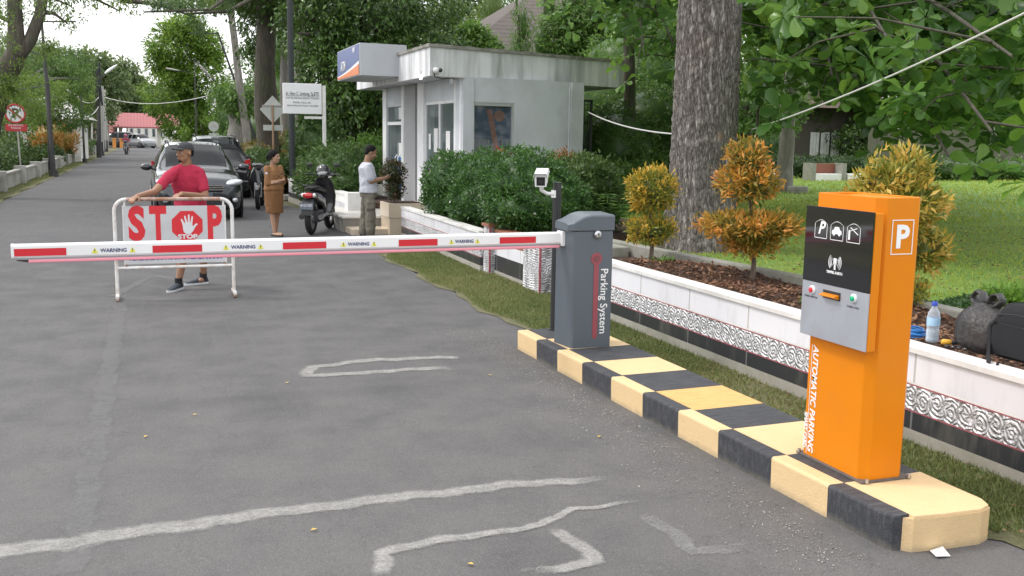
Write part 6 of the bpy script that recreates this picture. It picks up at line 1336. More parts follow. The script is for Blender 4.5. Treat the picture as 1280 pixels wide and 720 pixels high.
# ================================================================== LEFT SIDE OF THE ROAD
M_lw = pm('old_whitewash', (.46, .45, .42), .9, var=.2, vs=4, bmp=.3, bs=30, dirt=(.16, .16, .12), dirt_amt=.8, ds=2)
M_hd = leafmat('dark_hedge', [(.025, .06, .014), (.05, .105, .02), (.09, .16, .03), (.14, .22, .05)], .3, .45, 2)
M_hm = leafmat('mid_hedge', [(.03, .075, .018), (.055, .12, .025), (.09, .17, .04), (.15, .24, .06)], .35, .45, 2)
M_og = leafmat('orange_hedge', [(.10, .13, .02), (.28, .20, .03), (.50, .24, .05), (.60, .32, .10)], .3, .5, 1)
ys = [21.6, 26.6, 31.6, 36.5, 41.4, 46.3, 51.2, 56.1, 61.0, 65.9, 70.8, 75.7, 80.6, 85.5, 90.4, 95.3]
wt = thing('low_wall', 'low weathered concrete wall with square piers along the left side of the road', 'wall', (-3.98, 60, 0))
for k, y in enumerate(ys):
    mb = MB(); mb.box(-4.12, -3.78, y - .17, y + .17, -.05, .60); mb.build('pier', M_lw, wt, bevel=.01)
    mb = MB(); mb.box(-4.05, -3.92, y + .171, y + 4.72, -.05, .44); mb.build('panel', M_lw, wt)
    mb = MB(); mb.box(-4.08, -3.89, y + .171, y + 4.72, .441, .50); mb.build('coping', M_lw, wt, bevel=.005)
HEDG = []
def hedge(label, c, r, n, mat, Ls=.07, seed=1, name='hedge_bush', group=None, lobes=None, cat='bush', lump=.08):
    t = thing(name, label, cat, (c[0], c[1], c[2] - r[2]), group); lb = lobes or [(c[0], c[1], c[2], r[0], r[1], r[2])]
    mb = MB(); rg = random.Random(seed)
    for q in range(6):
        l0 = lb[rg.randrange(len(lb))]; mb.tube([(l0[0] + rg.uniform(-.1, .1), l0[1] + rg.uniform(-.1, .1), l0[2] - l0[5] * 1.05), (l0[0] + rg.uniform(-.2, .2) * l0[3], l0[1] + rg.uniform(-.2, .2) * l0[4], l0[2])], [.03, .012], 6)
    mb.build('stems', M_stem, t); crown('foliage', lb, n, Ls, mat, t, ratio=.5, per=8, shell=.10, gap=-1.7, k=4, droop=-.1, spread=1.2, core=.8, seed=seed, lump=lump); return t
hedge('long dark green hedge behind the low wall at the far left', (-5.1, 35, .72), (.8, 2.6, .62), 9000, M_hd, .11, 31, lobes=[(-5.0, 31 + i * 1.4, .75 + .06 * math.sin(i * 2), .75, 1.0, .62) for i in range(6)])
hedge('dark green hedge behind the low wall, left of the leaning lamp posts', (-5.1, 43, .7), (.8, 2.6, .62), 8000, M_hd, .12, 32, lobes=[(-5.0, 40.8 + i * 1.3, .78, .75, .95, .60) for i in range(4)])
hedge('rust-orange shrubs growing behind the dark hedge at the far left', (-6.1, 38, 1.3), (.8, 3, .6), 5000, M_og, .13, 33, name='orange_shrub', lobes=[(-6.2, 33 + i * 2.1, 1.25 + .1 * math.sin(i), .7, 1.0, .42) for i in range(5)])
for i, (px, py, y, rx, rz, m_, lab) in enumerate([(84, 195, 55, .8, .5, M_hd, 'round dark green bush behind the low wall, just past the lamp posts'), (91, 175, 60, 1.25, .95, M_og, 'large orange-leaved shrub behind the low wall on the left'), (97, 190, 60, .8, .45, M_hm, 'clipped olive green ball bush in front of the large orange shrub'), (108, 184, 72, 1.0, .8, M_og, 'smaller orange shrub behind the wall beside the thin lamp post'), (117, 186, 74, 1.3, .7, M_hm, 'green bush behind the wall near the bundled utility poles'), (76, 182, 56, .6, .6, M_og, 'reddish shrub between the dark bush and the large orange shrub'), (138, 183, 105, .7, .5, M_hm, 'small green bush by the gate pillar at the road end')]):
    c = P(px, py, y); hedge(lab, (min(c.x, -4.7), y, c.z), (rx, rx, rz), 2200, m_, .14, 40 + i, name='roadside_bush')

# no-parking sign
t = thing('no_parking_sign', 'round no parking sign over a red text plate, left of the road', 'sign', (-4.37, 40, 0)); c = P(19, 142, 40); cz = c.z; cx = c.x
M_pole = pm('galvanised', (.40, .40, .38), .6, var=.15, vs=8, dirt=(.25, .12, .06), dirt_amt=.4)
mb = MB(); mb.cyl((cx + .08, 40.03, 0), (cx + .03, 40.03, cz + .2), .028); mb.build('pole', M_pole, t)
R = Euler((math.pi / 2, 0, 0)).to_matrix()
M_sgw = pm('sign_white', (.62, .62, .62), .5, var=.05); M_sgr = pm('sign_dark_red', (.42, .03, .035), .5, var=.1)
mb = MB(); mb.lathe([(.35, 0), (.35, .02)], (cx, 40, cz), 36, R=R); dk = mb.build('disc', M_sgw, t)
mb = MB(); mb.lathe([(.35, .021), (.35, .03), (.285, .03), (.285, .021)], (cx, 40, cz), 36, R=R, caps=False); mb.build('ring', M_sgr, dk)
text('P', .46, (cx, 39.975, cz), (1, 0, 0), (0, 0, 1), M_bk_ink, dk, ext=.003, bold=.012); mb = MB(); mb.obox((cx, 39.965, cz), (.62, .006, .055), (0, math.radians(42), 0)); mb.build('slash', M_sgr, dk)
mb = MB(); mb.box(cx - .34, cx + .36, 39.985, 40, cz - .62, cz - .37); pl = mb.build('text_plate', M_sgr, t, bevel=.005); text('DILARANG\nPARKIR', .10, (cx, 39.984, cz - .46), (1, 0, 0), (0, 0, 1), M_sgw, pl, ext=.001)
# lamp posts
M_lp = pm('dark_post', (.045, .045, .048), .6, var=.2, vs=6, dirt=(.12, .11, .1), dirt_amt=.5)
def lamppost(label, base, top, arms, group='street lamps along the road', r=.06):
    t = thing('street_lamp', label, 'street lamp', base, group); mb = MB(); b = Vector(base); tp_ = Vector(top); mb.tube([b, b.lerp(tp_, .5), tp_], [r * 1.3, r, r * .6], 10); mb.build('post', M_lp, t)
    mb = MB(); mb.cyl(b, b + Vector((0, 0, .25)), r * 2.2); mb.build('base', M_lp, t)
    for (a, e, kind) in arms:
        a = Vector(a); e = Vector(e); mb = MB(); mb.tube([a, e], r * .45, 6); am = mb.build('arm', M_lp, t)
        if kind: d = (e - a).normalized(); mb = MB(); mb.tube([e - d * .1, e, e + d * .35, e + d * .62, e + d * .7], [.04, .08, .11, .09, .03], 10, flat=.55); mb.build('lamp_head', M_pole, am)
    return t
y = 42.2; lamppost('dark lamp post on the left verge with a low sloping lamp head', (-3.40, y, 0), P(52, 25, y), [(P(51, 70, y), P(20, 55, y), 1), (P(53, 27, y), P(95, 27, y), 0)], r=.075)
t = thing('wooden_post', 'leaning dark wooden post beside the left lamp post', 'post', (-3.75, 45.5, 0)); mb = MB(); mb.tube([(-3.75, 45.5, 0), P(60, 110, 45), P(55, 72, 45)], [.11, .08, .05], 8); mb.build('post', M_lp, t)
y = 60.5; lamppost('thin dark lamp post on the left verge, before the bundled utility poles', (-3.27, y, 0), P(101, 112, y), [(P(101, 124, y), P(98, 122, y), 1)], r=.055)
y = 50; lamppost('tall dark lamp post on the right with a long top arm', (G(277, 195).x, y, 0), P(272, 40, y), [(P(272, 42, y), P(236, 42, y), 0), (P(274, 108, y), P(262, 95, y), 1)], r=.065)
y = 66; lamppost('thin pole with a small lamp arm in front of the bright green tree', (P(246, 185, y).x, y, 0), P(243, 72, y), [(P(244, 92, y), P(222, 88, y), 1)], r=.045)
# utility poles, wires
M_cpole = pm('concrete_pole', (.42, .41, .39), .85, var=.12, vs=6)
UP = []
for lab, px, pyb, pyt, r_ in (('pale concrete utility pole, tallest of the wired group on the left', 128, 195, 108, .12), ('dark utility pole wrapped in cables beside the pale one', 124, 197, 95, .13), ('slim pale pole left of the wired group', 115, 185, 118, .09), ('short pale pole with dark foot right of the wired group', 134, 190, 146, .08), ('second pale concrete pole touching the cable-wrapped one', 131, 190, 112, .10)):
    b = G(px, pyb); y = b.y; tp_ = P(px + (-1 if 'dark' in lab else 0), pyt, y)
    t = thing('utility_pole', lab, 'pole', b, 'utility poles on the left'); mb = MB(); mb.tube([b, tp_], [r_ * 1.2, r_ * .8], 10); mb.build('pole', M_lp if 'dark utility' in lab else M_cpole, t)
    mb = MB(); mb.cyl(b, b + Vector((0, 0, 1.0)), r_ * 1.25); mb.build('painted_foot', M_lp, t)
    if 'dark utility' in lab:
        mb = MB(); rg = random.Random(2)
        for q in range(14): z0 = tp_.z * rg.uniform(.55, .8); mb.tube([(tp_.x + rg.uniform(-.3, .2), b.y - .15, z0), (tp_.x + rg.uniform(-.25, .15), b.y - .2, z0 + rg.uniform(.5, 1.4)), (tp_.x + rg.uniform(-.15, .15), b.y - .15, z0 + rg.uniform(1.6, 2.2))], .05, 5)
        mb.build('cable_bundle', M_dark, t)
        mb = MB(); e = P(131, 92, y); mb.tube([tp_ + Vector((0, 0, -.3)), e], .05, 6); am = mb.build('lamp_arm', M_lp, t); mb = MB(); d = Vector((.6, 0, .45)).normalized(); mb.tube([e, e + d * .3, e + d * .8, e + d], [.08, .2, .16, .05], 10, flat=.6); mb.build('lamp_head', M_wpl, am)
    UP.append((b, tp_))
M_wire = pm('black_wire', (.02, .02, .02), .6); M_wwire = pm('pale_wire', (.55, .55, .52), .6)
def wire(label, a, b, sag, r_, mat=None, n=24):
    a, b = Vector(a), Vector(b); mb = MB(); mb.tube([a.lerp(b, q) - Vector((0, 0, sag * 4 * q * (1 - q))) for q in np.linspace(0, 1, n)], r_, 6); return tag(mb.build('overhead_wire', mat or M_wire, loc=a), label, 'wire')
wire('pale wire sagging from the left utility poles to the right lamp post', P(132, 122, 72), P(274, 116, 50), .45, .022, M_wwire)
wire('pale rope running up from the big trunk to the top right corner', P(940, 162, 11.2), P(1290, 12, 6.0), .06, .010, M_wwire)
wire('thin dark cable high in the leaves on the right', P(1000, 140, 12), P(1290, -15, 8), .1, .009)
wire('pale cable sagging between the garden bushes and the big trunk', P(735, 140, 17.5), P(850, 168, 11.3), .08, .012, M_wwire)
wire('dark wire from the left edge to the lamp post', P(-40, 112, 32), P(58, 106, 44), .1, .02)
wire('upper dark wire running between the wired poles and the left verge post', P(126, 118, 75), P(102, 126, 60.5), .3, .025, M_wwire)
wire('lower pale wire looping from the wired poles to the left', P(126, 128, 75), P(98, 140, 60.5), .5, .025, M_wwire)

# red-roofed gateway at the road end
M_tile = pm('red_roof', (.36, .13, .13), .7, var=.2, vs=1.2, dirt=(.5, .3, .3), dirt_amt=.4); M_cw = pm('cream_wall', (.6, .58, .52), .8)
m, t_, b, o = newmat('red_roof_tiles'); oc = ocoord(t_); s = nd(t_, 'SeparateXYZ'); t_.links.new(oc, s.inputs[0])
w1_ = math_(t_, 'ABSOLUTE', math_(t_, 'SINE', math_(t_, 'MULTIPLY', s.outputs[0], 9))); w2_ = math_(t_, 'FRACT', math_(t_, 'MULTIPLY', s.outputs[2], 4))
c = mixc(t_, math_(t_, 'MULTIPLY', w1_, .5), (.42, .15, .15), (.27, .08, .09)); c = mixc(t_, ramp(t_, w2_, [(0, .6), (.2, 0)]), c, (.16, .06, .06)); t_.links.new(c, b.inputs['Base Color']); b.inputs['Roughness'].default_value = .7; M_rt = m
t = thing('gateway', 'long gateway building with pink-red tiled roofs across the road end', 'building', (-1.5, 128, 0)); GY = 128
def roofbox(x0, x1, z0, z1, y0, dep, nm='roof', over=.6):
    mb = MB(); mb.loft([[(x, y0 - over, z0), (x, y0 + dep / 2, z1), (x, y0 + dep + over, z0), (x, y0 + dep + over, z0 - .15), (x, y0 + dep / 2, z1 - .15), (x, y0 - over, z0 - .15)] for x in (x0, x1)], 0, False); return mb.build(nm, M_rt, t)
A1, A2 = P(142, 158, GY), P(142, 143.5, GY); rr_x = P(208, 150, GY).x; lx0 = P(60, 160, GY).x
GZ = P(142, 158, GY).z
roofbox(A1.x, rr_x + 1.5, A1.z, A2.z + .3, GY, 5); B1, B2 = P(105, 165, GY + 2), P(105, 152, GY + 2); roofbox(lx0, A1.x - .1, B1.z, B2.z + .2, GY + 2, 5)
for px in (100, 112, 122, 134, 151, 199): x = P(px, 175, GY).x; mb = MB(); mb.box(x - .2, x + .2, GY + .5, GY + .9, 0, GZ + .0); mb.build('column', M_cw, t)
mb = MB(); mb.box(lx0, A1.x - 1.2, GY + 6, GY + 6.4, 0, B1.z); mb.build('wall', M_cw, t)
for px in (143, 152): x = P(px, 182, 117).x; o = thing('gate_pillar', 'stubby orange pillar at the %s foot of the gateway' % ('left' if px < 150 else 'inner right'), 'pillar', (x, 117, 0)); mb = MB(); mb.box(x - .18, x + .18, 116.8, 117.15, 0, .95); mb.box(x - .24, x + .24, 116.74, 117.21, .951, 1.05); mb.build('shaft', pm('gate_orange', (.62, .26, .06), .6), o, bevel=.02)
mb = MB(); x = P(128, 182, 116).x
# white buildings around
def house(label, x0, x1, y0, y1, h, wall, roofm=None, nwin=4, rh=1.5, name='house'):
    t = thing(name, label, 'building', ((x0 + x1) / 2, (y0 + y1) / 2, 0)); mb = MB(); mb.box(x0, x1, y0, y1, -.1, h); mb.build('wall', wall, t)
    if roofm:
        mb = MB(); cx_, cy_ = (x0 + x1) / 2, (y0 + y1) / 2; e = .6; w = (x1 - x0) * .25
        mb.add([(x0 - e, y0 - e, h), (x1 + e, y0 - e, h), (x1 + e, y1 + e, h), (x0 - e, y1 + e, h), (cx_ - w, cy_, h + rh), (cx_ + w, cy_, h + rh)], [(0, 1, 5, 4), (1, 2, 5), (2, 3, 4, 5), (3, 0, 4), (0, 3, 2, 1)]); mb.build('roof', roofm, t)
    for k in range(nwin):
        xa = x0 + (x1 - x0) * (k + .25) / nwin; xb = x0 + (x1 - x0) * (k + .75) / nwin
        mb = MB(); mb.box(xa, xb, y0 - .05, y0 - .002, h * .35, h * .75); f = mb.build('window', M_alu, t); mb = MB(); mb.box(xa + .08, xb - .08, y0 - .06, y0 - .051, h * .35 + .08, h * .75 - .08); mb.build('pane', M_win, f)
    return t
house('white building seen behind the cars through the gateway', P(160, 170, 150).x, P(215, 170, 150).x, 150, 158, 3.0, M_white, pm('pale_roof2', (.55, .54, .52), .8), 6, rh=.5)
house('low white house with a pale roof behind the far left hedge', P(20, 180, 62).x - 2, P(52, 180, 62).x + 2, 62, 70, 2.4, M_white, pm('pale_roof', (.5, .48, .46), .8), 4)
house('white canopy building behind the orange shrubs on the left', P(78, 165, 90).x - 3, P(92, 165, 90).x, 90, 96, 2.5, M_white, pm('pinkish_roof', (.45, .25, .22), .7), 3)

# ------------------------------------------------------------------ signs at the centre
t = thing('diamond_sign', 'pale diamond road sign seen from its back, with a small plate under it', 'sign', (3.47, 30, 0)); y = 30
M_bk = pm('bare_metal', (.50, .52, .48), .55, metal=.2, var=.08, dirt=(.3, .3, .26), dirt_amt=.4)
c = P(341, 137, y); r_ = .40
mb = MB(); mb.loft([[(c.x + u * r_ * .92, y + d, c.z + v * r_) for u, v in ((0, 1), (1, 0), (0, -1), (-1, 0))] for d in (0, .012)], 0, False); mb.build('panel', M_bk, t, bevel=.01)
mb = MB(); mb.tube([(c.x, y - .03, 0), (c.x - .01, y - .03, c.z + .12)], .03, 10); mb.build('pole', pm('rust_pole', (.34, .22, .14), .7, var=.3, vs=5), t)
mb = MB(); mb.box(c.x - .28, c.x + .28, y - .004, y + .008, c.z - .60, c.z - .44); mb.build('plate', M_bk, t); mb = MB(); mb.box(c.x - .3, c.x + .3, y - .03, y - .012, c.z + .1, c.z + .13); mb.build('bracket', M_pole, t)
t = thing('name_board', 'white doctor name board with dark lettering on a tall white post', 'sign', (4.13, 24.5, 0)); y = 24.4
a, b_ = P(353.5, 103.5, y), P(402.5, 143, y)
mb = MB(); mb.box(a.x, b_.x, y, y + .10, b_.z, a.z); bd = mb.build('board', M_wpl, t, bevel=.01)
cx_ = (a.x + b_.x) / 2; w = b_.x - a.x; hh = a.z - b_.z; yf = y - .002
M_gink = pm('grey_print', (.10, .11, .13), .5)
text('dr. Hery C. Limbong, Sp.BTK', .12, (cx_, yf, b_.z + hh * .66), (1, 0, 0), (0, 0, 1), M_gink, bd, ext=.001, bold=.002, fit=w * .86)
text('DOKTER SPESIALIS BEDAH THORAKS', .07, (cx_, yf, b_.z + hh * .52), (1, 0, 0), (0, 0, 1), M_gink, bd, ext=.001, fit=w * .86)
text('PRAKTEK : PUKUL 17.00', .06, (cx_ - .02, yf, b_.z + hh * .37), (1, 0, 0), (0, 0, 1), M_gink, bd, ext=.001, fit=w * .45)
text('SENIN SAMPAI JUMAT PUKUL 17.00-SELESAI', .055, (cx_, yf, b_.z + hh * .27), (1, 0, 0), (0, 0, 1), M_gink, bd, ext=.001, fit=w * .8)
mb = MB(); mb.box(a.x + .06, b_.x - .06, yf - .001, yf + .001, b_.z + hh * .585, b_.z + hh * .595); mb.build('rule', M_gink, bd)
mb = MB(); pt_ = P(405, 107, y); mb.box(pt_.x - .035, pt_.x + .045, y + .03, y + .10, 0, pt_.z); mb.build('post', M_white, t, bevel=.005)
mb = MB(); mb.box(a.x + .5, pt_.x, y + .04, y + .08, b_.z - .11, b_.z - .05); mb.build('cross_bar', M_white, t)
t = thing('lamp_pole', 'tall plain black pole on a concrete base between the woman and the scooter', 'pole', (3.59, 26.6, 0)); mb = MB(); b = G(366, 250); tp_ = P(361.5, -60, b.y); mb.tube([b, tp_], [.085, .075], 14); mb.build('pole', pm('dark_green_paint', (.022, .027, .028), .5), t); mb = MB(); mb.box(b.x - .26, b.x + .26, b.y - .2, b.y + .25, 0, .14); mb.build('base', M_conc2, t, bevel=.02)
t = thing('round_sign', 'round white sign seen from the back behind the black car', 'sign', (0, 44, 0)); c = P(267, 158, 44); t.location = (c.x, 44, 0)
mb = MB(); mb.lathe([(.21, 0), (.21, .015)], (c.x, 44, c.z), 28, R=R); mb.build('disc', M_bk, t); mb = MB(); mb.cyl((c.x, 44.03, 0), (c.x, 44.03, c.z + .1), .025); mb.build('pole', M_pole, t); mb = MB(); mb.box(c.x - .2, c.x + .2, 43.99, 44.005, c.z - .38, c.z - .28); mb.build('plate', M_bk, t)
mb = MB(); pts = [c + Vector((-.12, -.017, -.05)), c + Vector((0, -.017, .05)), c + Vector((.12, -.017, -.05))]; mb.tube(pts, .014, 5); mb.build('bracket', M_pole, t)
# low white ornamented wall behind the scooter, with its end pier
tiled_wall('low white wall with ornament panels behind the helmeted scooter', (3.30, 31), (3.60, 19.9), .56, side=-1, th=.12) if False else None
t = thing('garden_wall', 'low white wall with an end pier behind the scooter beside the booth steps', 'wall', (3.5, 24, 0))
wa, wb = Vector((3.50, 27.0)), Vector((3.72, 19.9)); dn = Vector((-(wb - wa).y, (wb - wa).x)).normalized(); dn = dn if dn.x < 0 else -dn
for nm, z0, z1, ou, mt in (('foot', -.1, .12, .03, M_conc), ('black_tiles', .12, .24, .012, M_btile), ('scroll_band', .24, .40, .014, M_scroll), ('white_tiles', .40, .56, .01, M_white), ('cap', .56, .60, .03, M_white)):
    mb = MB(); mb.loft([[(p.x, p.y, z) for p in (wa + dn * ou, wb + dn * ou, wb - dn * .14, wa - dn * .14)] for z in (z0, z1)], 0, False); mb.build(nm, mt, t)
mb = MB(); mb.box(3.66, 4.02, 19.55, 19.88, -.05, .63); mb.build('end_pier', M_white, t, bevel=.01)
mb = MB(); mb.box(3.7, 5.3, 22.9, 23.0, 0, .62); mb.build('return_wall', M_white, t)
bdl = MB(); bdl.loft([[(x + .1, y, z) for x, y in ((3.62, 27), (3.78, 20.0), (4.9, 20.0), (4.9, 23.4), (9, 23.5), (9, 60), (3.9, 60), (3.9, 34))] for z in (-.05, .40)], 0, False); struct('hedge_bed', bdl, M_soil)

# ------------------------------------------------------------------ clipped bushes by the booth, hedges behind
M_bx = leafmat('clipped_bush', [(.014, .045, .010), (.035, .10, .018), (.07, .17, .03), (.16, .30, .06)], .3, .4, 2.5); M_fl = leafmat('white_flowers', [(.7, .7, .68), (.8, .8, .8)], .2, .6)
def bush(label, lobes, n, Ls, seed, mat=None, fl=0, name='clipped_bush', group='clipped bushes before the booth', lump=.17):
    l0 = lobes[0]; t = thing(name, label, 'bush', (l0[0], l0[1], l0[2] - l0[5]), group); mb = MB(); rg = random.Random(seed)
    for l_ in lobes:
        for q in range(5): mb.tube([(l_[0] + rg.uniform(-.1, .1), l_[1] + rg.uniform(-.1, .1), .36), (l_[0] + rg.uniform(-.3, .3), l_[1] + rg.uniform(-.3, .3), l_[2])], [.025, .012], 6)
    mb.build('stems', M_stem, t); crown('foliage', lobes, n, Ls, mat or M_bx, t, ratio=.42, per=8, shell=.08, gap=-2, k=5, droop=-.25, spread=1.1, core=.84, seed=seed, lump=lump)
    if fl:
        r = np.random.default_rng(seed); lb = np.array(lobes); i = r.integers(0, len(lb), fl); u = unit(r.normal(size=(fl, 3))); C = lb[i, :3] + u * lb[i, 3:] * 1.02
        leaves('flowers', C, r.normal(size=(fl, 3)), r.normal(size=(fl, 3)), .045, .04, M_fl, t)
    return t
def LB(px, py, y, rx, ry, rz): c = P(px, py, y); return (c.x, y, c.z, rx, ry, rz)
bush('clipped green bush at the booth door, leftmost of the row', [LB(562, 228, 15.3, .42, .55, .46), LB(568, 250, 15.2, .46, .5, .36)], 12000, .058, 51, fl=10)
bush('clipped green bush in the middle of the row before the booth window', [LB(606, 228, 14.0, .50, .6, .46), LB(600, 252, 13.8, .46, .55, .36)], 12000, .058, 52, fl=14)
bush('largest clipped green bush, nearest the barrier cabinet', [LB(655, 230, 12.4, .58, .75, .46), LB(676, 250, 12.1, .60, .7, .40), LB(650, 262, 12.0, .46, .5, .28)], 20000, .056, 53, fl=26)
bush('dark glossy bush behind the camera pole, right end of the row', [LB(728, 232, 13.2, .50, .5, .42), LB(735, 262, 13.2, .45, .5, .38), LB(705, 245, 12.9, .45, .5, .4)], 12000, .07, 54, mat=M_hd)
bush('bright orange-red tipped plant poking above the bushes before the window', [LB(628, 205, 14.6, .12, .12, .22)], 400, .07, 55, mat=leafmat('red_tips', [(.35, .05, .03), (.55, .12, .05)], .3), name='red_tipped_plant', group=None)
bush('orange-leaved plant above the right end of the clipped bushes', [LB(702, 203, 13.9, .26, .2, .14), LB(714, 212, 13.8, .14, .14, .16)], 900, .06, 56, mat=leafmat('rust_tips', [(.12, .09, .02), (.30, .12, .03), (.42, .18, .05)], .3), name='orange_tipped_plant', group=None)
hedge('big rounded green hedge left of the booth, behind the scooter', (4.3, 24, 1.2), (1, 1, .8), 14000, M_hm, .09, 61, lobes=[LB(413, 217, 23.5, .62, .8, .62), LB(437, 215, 22, .55, .7, .58), LB(395, 228, 24.5, .5, .8, .5), LB(435, 232, 21.6, .5, .6, .4)])
hedge('leafy green shrub with light tips below the white name board', (4.4, 29, 1.6), (1, 1, 1), 6000, M_hm, .12, 62, name='leafy_shrub', lobes=[LB(393, 180, 29, .75, .8, .85), LB(390, 150, 29, .35, .4, .55), LB(405, 200, 28, .7, .8, .5)], lump=.2)
hedge('olive and orange shrubs between the black car and the diamond sign', (4.0, 36, .9), (1, 2, .6), 5000, leafmat('ochre_shrub', [(.05, .09, .02), (.12, .14, .03), (.28, .18, .04), (.38, .20, .06)], .3), .12, 63, name='ochre_shrub', lobes=[LB(320, 200, 35, .8, 1.4, .6), LB(352, 190, 36, .9, 1.2, .7), LB(372, 205, 33, .6, 1.2, .5)])
hedge('green hedge just right of the black car tail light', (3.6, 36, .9), (1, 2, .6), 5000, M_hm, .10, 64, lobes=[LB(325, 205, 32, .5, 1.6, .45), LB(345, 212, 30, .5, 1.0, .4)])
t = thing('brick_planter', 'low orange-brown brick planter edge under the ochre shrubs', 'planter', (3.9, 28, .0)); mb = MB(); mb.box(3.72, 4.4, 27.2, 33, .401, .55); mb.build('edge', pm('brick_edge', (.36, .15, .08), .8, var=.3, vs=10), t)

# ------------------------------------------------------------------ right background: lawn edge
M_fh = leafmat('far_hedge', [(.02, .05, .012), (.04, .085, .02), (.07, .13, .03)], .3, .5, 1)
hedge('long clipped hedge across the back of the lawn', (24, 33, 1), (3, 1, .5), 9000, M_fh, .13, 71, lobes=[(P(955 + i * 17, 210, 33).x, 33, .82, .62, .6, .34) for i in range(10)])
hedge('low dark hedge in deep shade at the right back of the lawn', (34, 31, .8), (3, 1, .5), 9000, M_hd, .16, 72, lobes=[(27.5 + i * 1.7, 31 + .2 * math.sin(i), .72, 1.2, .9, .5) for i in range(9)])
for k, (px, w_, lab) in enumerate(((945, .34, 'small cone-shaped conifer, left of the pair above the far hedge'), (967, .42, 'taller cone-shaped conifer, right of the pair above the far hedge'))):
    c = P(px, 188, 36); t = thing('conifer', lab, 'tree', (c.x, 36, .33)); mb = MB(); mb.cyl((c.x, 36, .33), (c.x, 36, c.z + .3), .05, .02); mb.build('trunk', M_stem, t)
    crown('crown', [(c.x, 36, c.z - .2, w_, w_, .5), (c.x, 36, c.z + .15, w_ * .75, w_ * .75, .45)], 2500, .09, M_hm, t, core=.8, gap=-2, shell=.08, seed=80 + k)
for k, (px, w_, lab, mt) in enumerate(((957, .95, 'pale low garden bench wall at the left back of the lawn', M_white), (1031, .6, 'white garden bench with brown back at the back of the lawn', M_white), (1080, .9, 'pale low garden wall piece right of the brown-backed bench', M_white))):
    x = P(px, 228, 30.5).x; t = thing('garden_bench', lab, 'bench', (x, 30.5, .33)); mb = MB(); mb.box(x - w_, x + w_, 30.3, 30.7, .33, .62); mb.build('seat', mt, t, bevel=.02)
    if k == 1: mb = MB(); mb.box(x - w_, x + w_, 30.72, 30.8, .33, .98); mb.build('backrest', pm('brown_back', (.22, .08, .05), .7), t, bevel=.02); [MB().box(x + s_ * w_ - .09, x + s_ * w_ + .09, 30.28, 30.82, .33, 1.0).build('end_post', M_conc2, t) for s_ in (-1.1, 1.1)]
c = G(997, 243, .33); t = tag(MB().build('x', M_conc), 'a', 'b') if False else None
mb = MB(); mb.lathe([(.26, 0), (.27, .12), (.27, .20), (.24, .22)], (c.x, c.y, .33), 20); tag(mb.build('stone_block', M_conc2, loc=(c.x, c.y, .33)), 'small round grey stone block standing on the lawn', 'stone')
t = thing('pavilion', 'dark open pavilion with white curtained openings behind the far hedge', 'building', (36, 46, .3)); 
mb = MB(); mb.box(P(900, 180, 48).x, P(1110, 180, 48).x, 48, 54, 0, 3.6); mb.build('wall', pm('dark_wall', (.10, .085, .07), .8, var=.2), t)
mb = MB(); mb.add([(P(880, 180, 46).x, 46, 3.6), (P(1130, 180, 46).x, 46, 3.6), (P(1130, 180, 56).x, 56, 3.6), (P(880, 180, 56).x, 56, 3.6), (40, 51, 5.5)], [(0, 1, 4), (1, 2, 4), (2, 3, 4), (3, 0, 4), (3, 2, 1, 0)]); mb.build('roof', pm('brown_roof', (.11, .08, .06), .8, var=.3, vs=2), t)
for px in range(1018, 1086, 13): x = P(px, 185, 47.9).x; mb = MB(); mb.loft([[(x + u * .28, 47.9 - .05 * math.sin(u * 9), z) for u in np.linspace(-1, 1, 12)] + [(x + u * .28, 47.96, z) for u in np.linspace(1, -1, 3)] for z in (.6, 2.3)], 0, True); mb.build('curtain', M_white, t)
t = thing('garden_wall', 'dark mossy boundary wall in the shade behind the low hedge', 'wall', (36, 36, .3)); mb = MB(); mb.box(30.5, 60, 37, 37.3, .2, 2.4); mb.build('wall', pm('mossy_wall', (.10, .10, .07), .9, var=.3, vs=2), t)
# big brown roof behind the booth
t = thing('house', 'house with a steep grey-brown shingle roof, rising behind the booth', 'building', (17, 42, 0)); y = 40
e0, pk, e1 = P(566, 74, y), P(716, -2, y + 3), P(840, 70, y)
m, t_, b, o = newmat('shingles'); oc = ocoord(t_); s = nd(t_, 'SeparateXYZ'); t_.links.new(oc, s.inputs[0]); w_ = math_(t_, 'FRACT', math_(t_, 'MULTIPLY', s.outputs[2], 5)); c = mixc(t_, noise(t_, 3, 5, oc), (.08, .068, .06), (.15, .128, .112)); c = mixc(t_, ramp(t_, w_, [(0, .7), (.25, 0)]), c, (.03, .025, .02)); t_.links.new(c, b.inputs['Base Color']); b.inputs['Roughness'].default_value = .9; M_sh = m
mb = MB(); V = [(e0.x, y, e0.z), (e1.x + 2, y, e0.z), (e1.x + 2, y + 12, e0.z), (e0.x, y + 12, e0.z), (pk.x - .6, y + 6, pk.z + .8), (pk.x + 2, y + 6, pk.z + .8)]; mb.add(V, [(0, 1, 5, 4), (1, 2, 5), (2, 3, 4, 5), (3, 0, 4), (0, 3, 2, 1)]); mb.build('roof', M_sh, t)
mb = MB(); mb.box(e0.x + 1, e1.x + 1, y + 1, y + 11, 0, e0.z - .01); mb.build('wall', M_cw, t)
# ================================================================== TREES
B_grey = bark('grey_bark', (.05, .045, .04), (.26, .245, .23), (7, 7, 1.3), 1, None); B_dark = bark('dark_bark', (.04, .035, .028), (.15, .13, .10), (6, 6, 1.2), .9, (.06, .09, .03)); B_pale = bark('pale_bark', (.16, .15, .13), (.38, .36, .32), (4, 4, 1.2), .5)
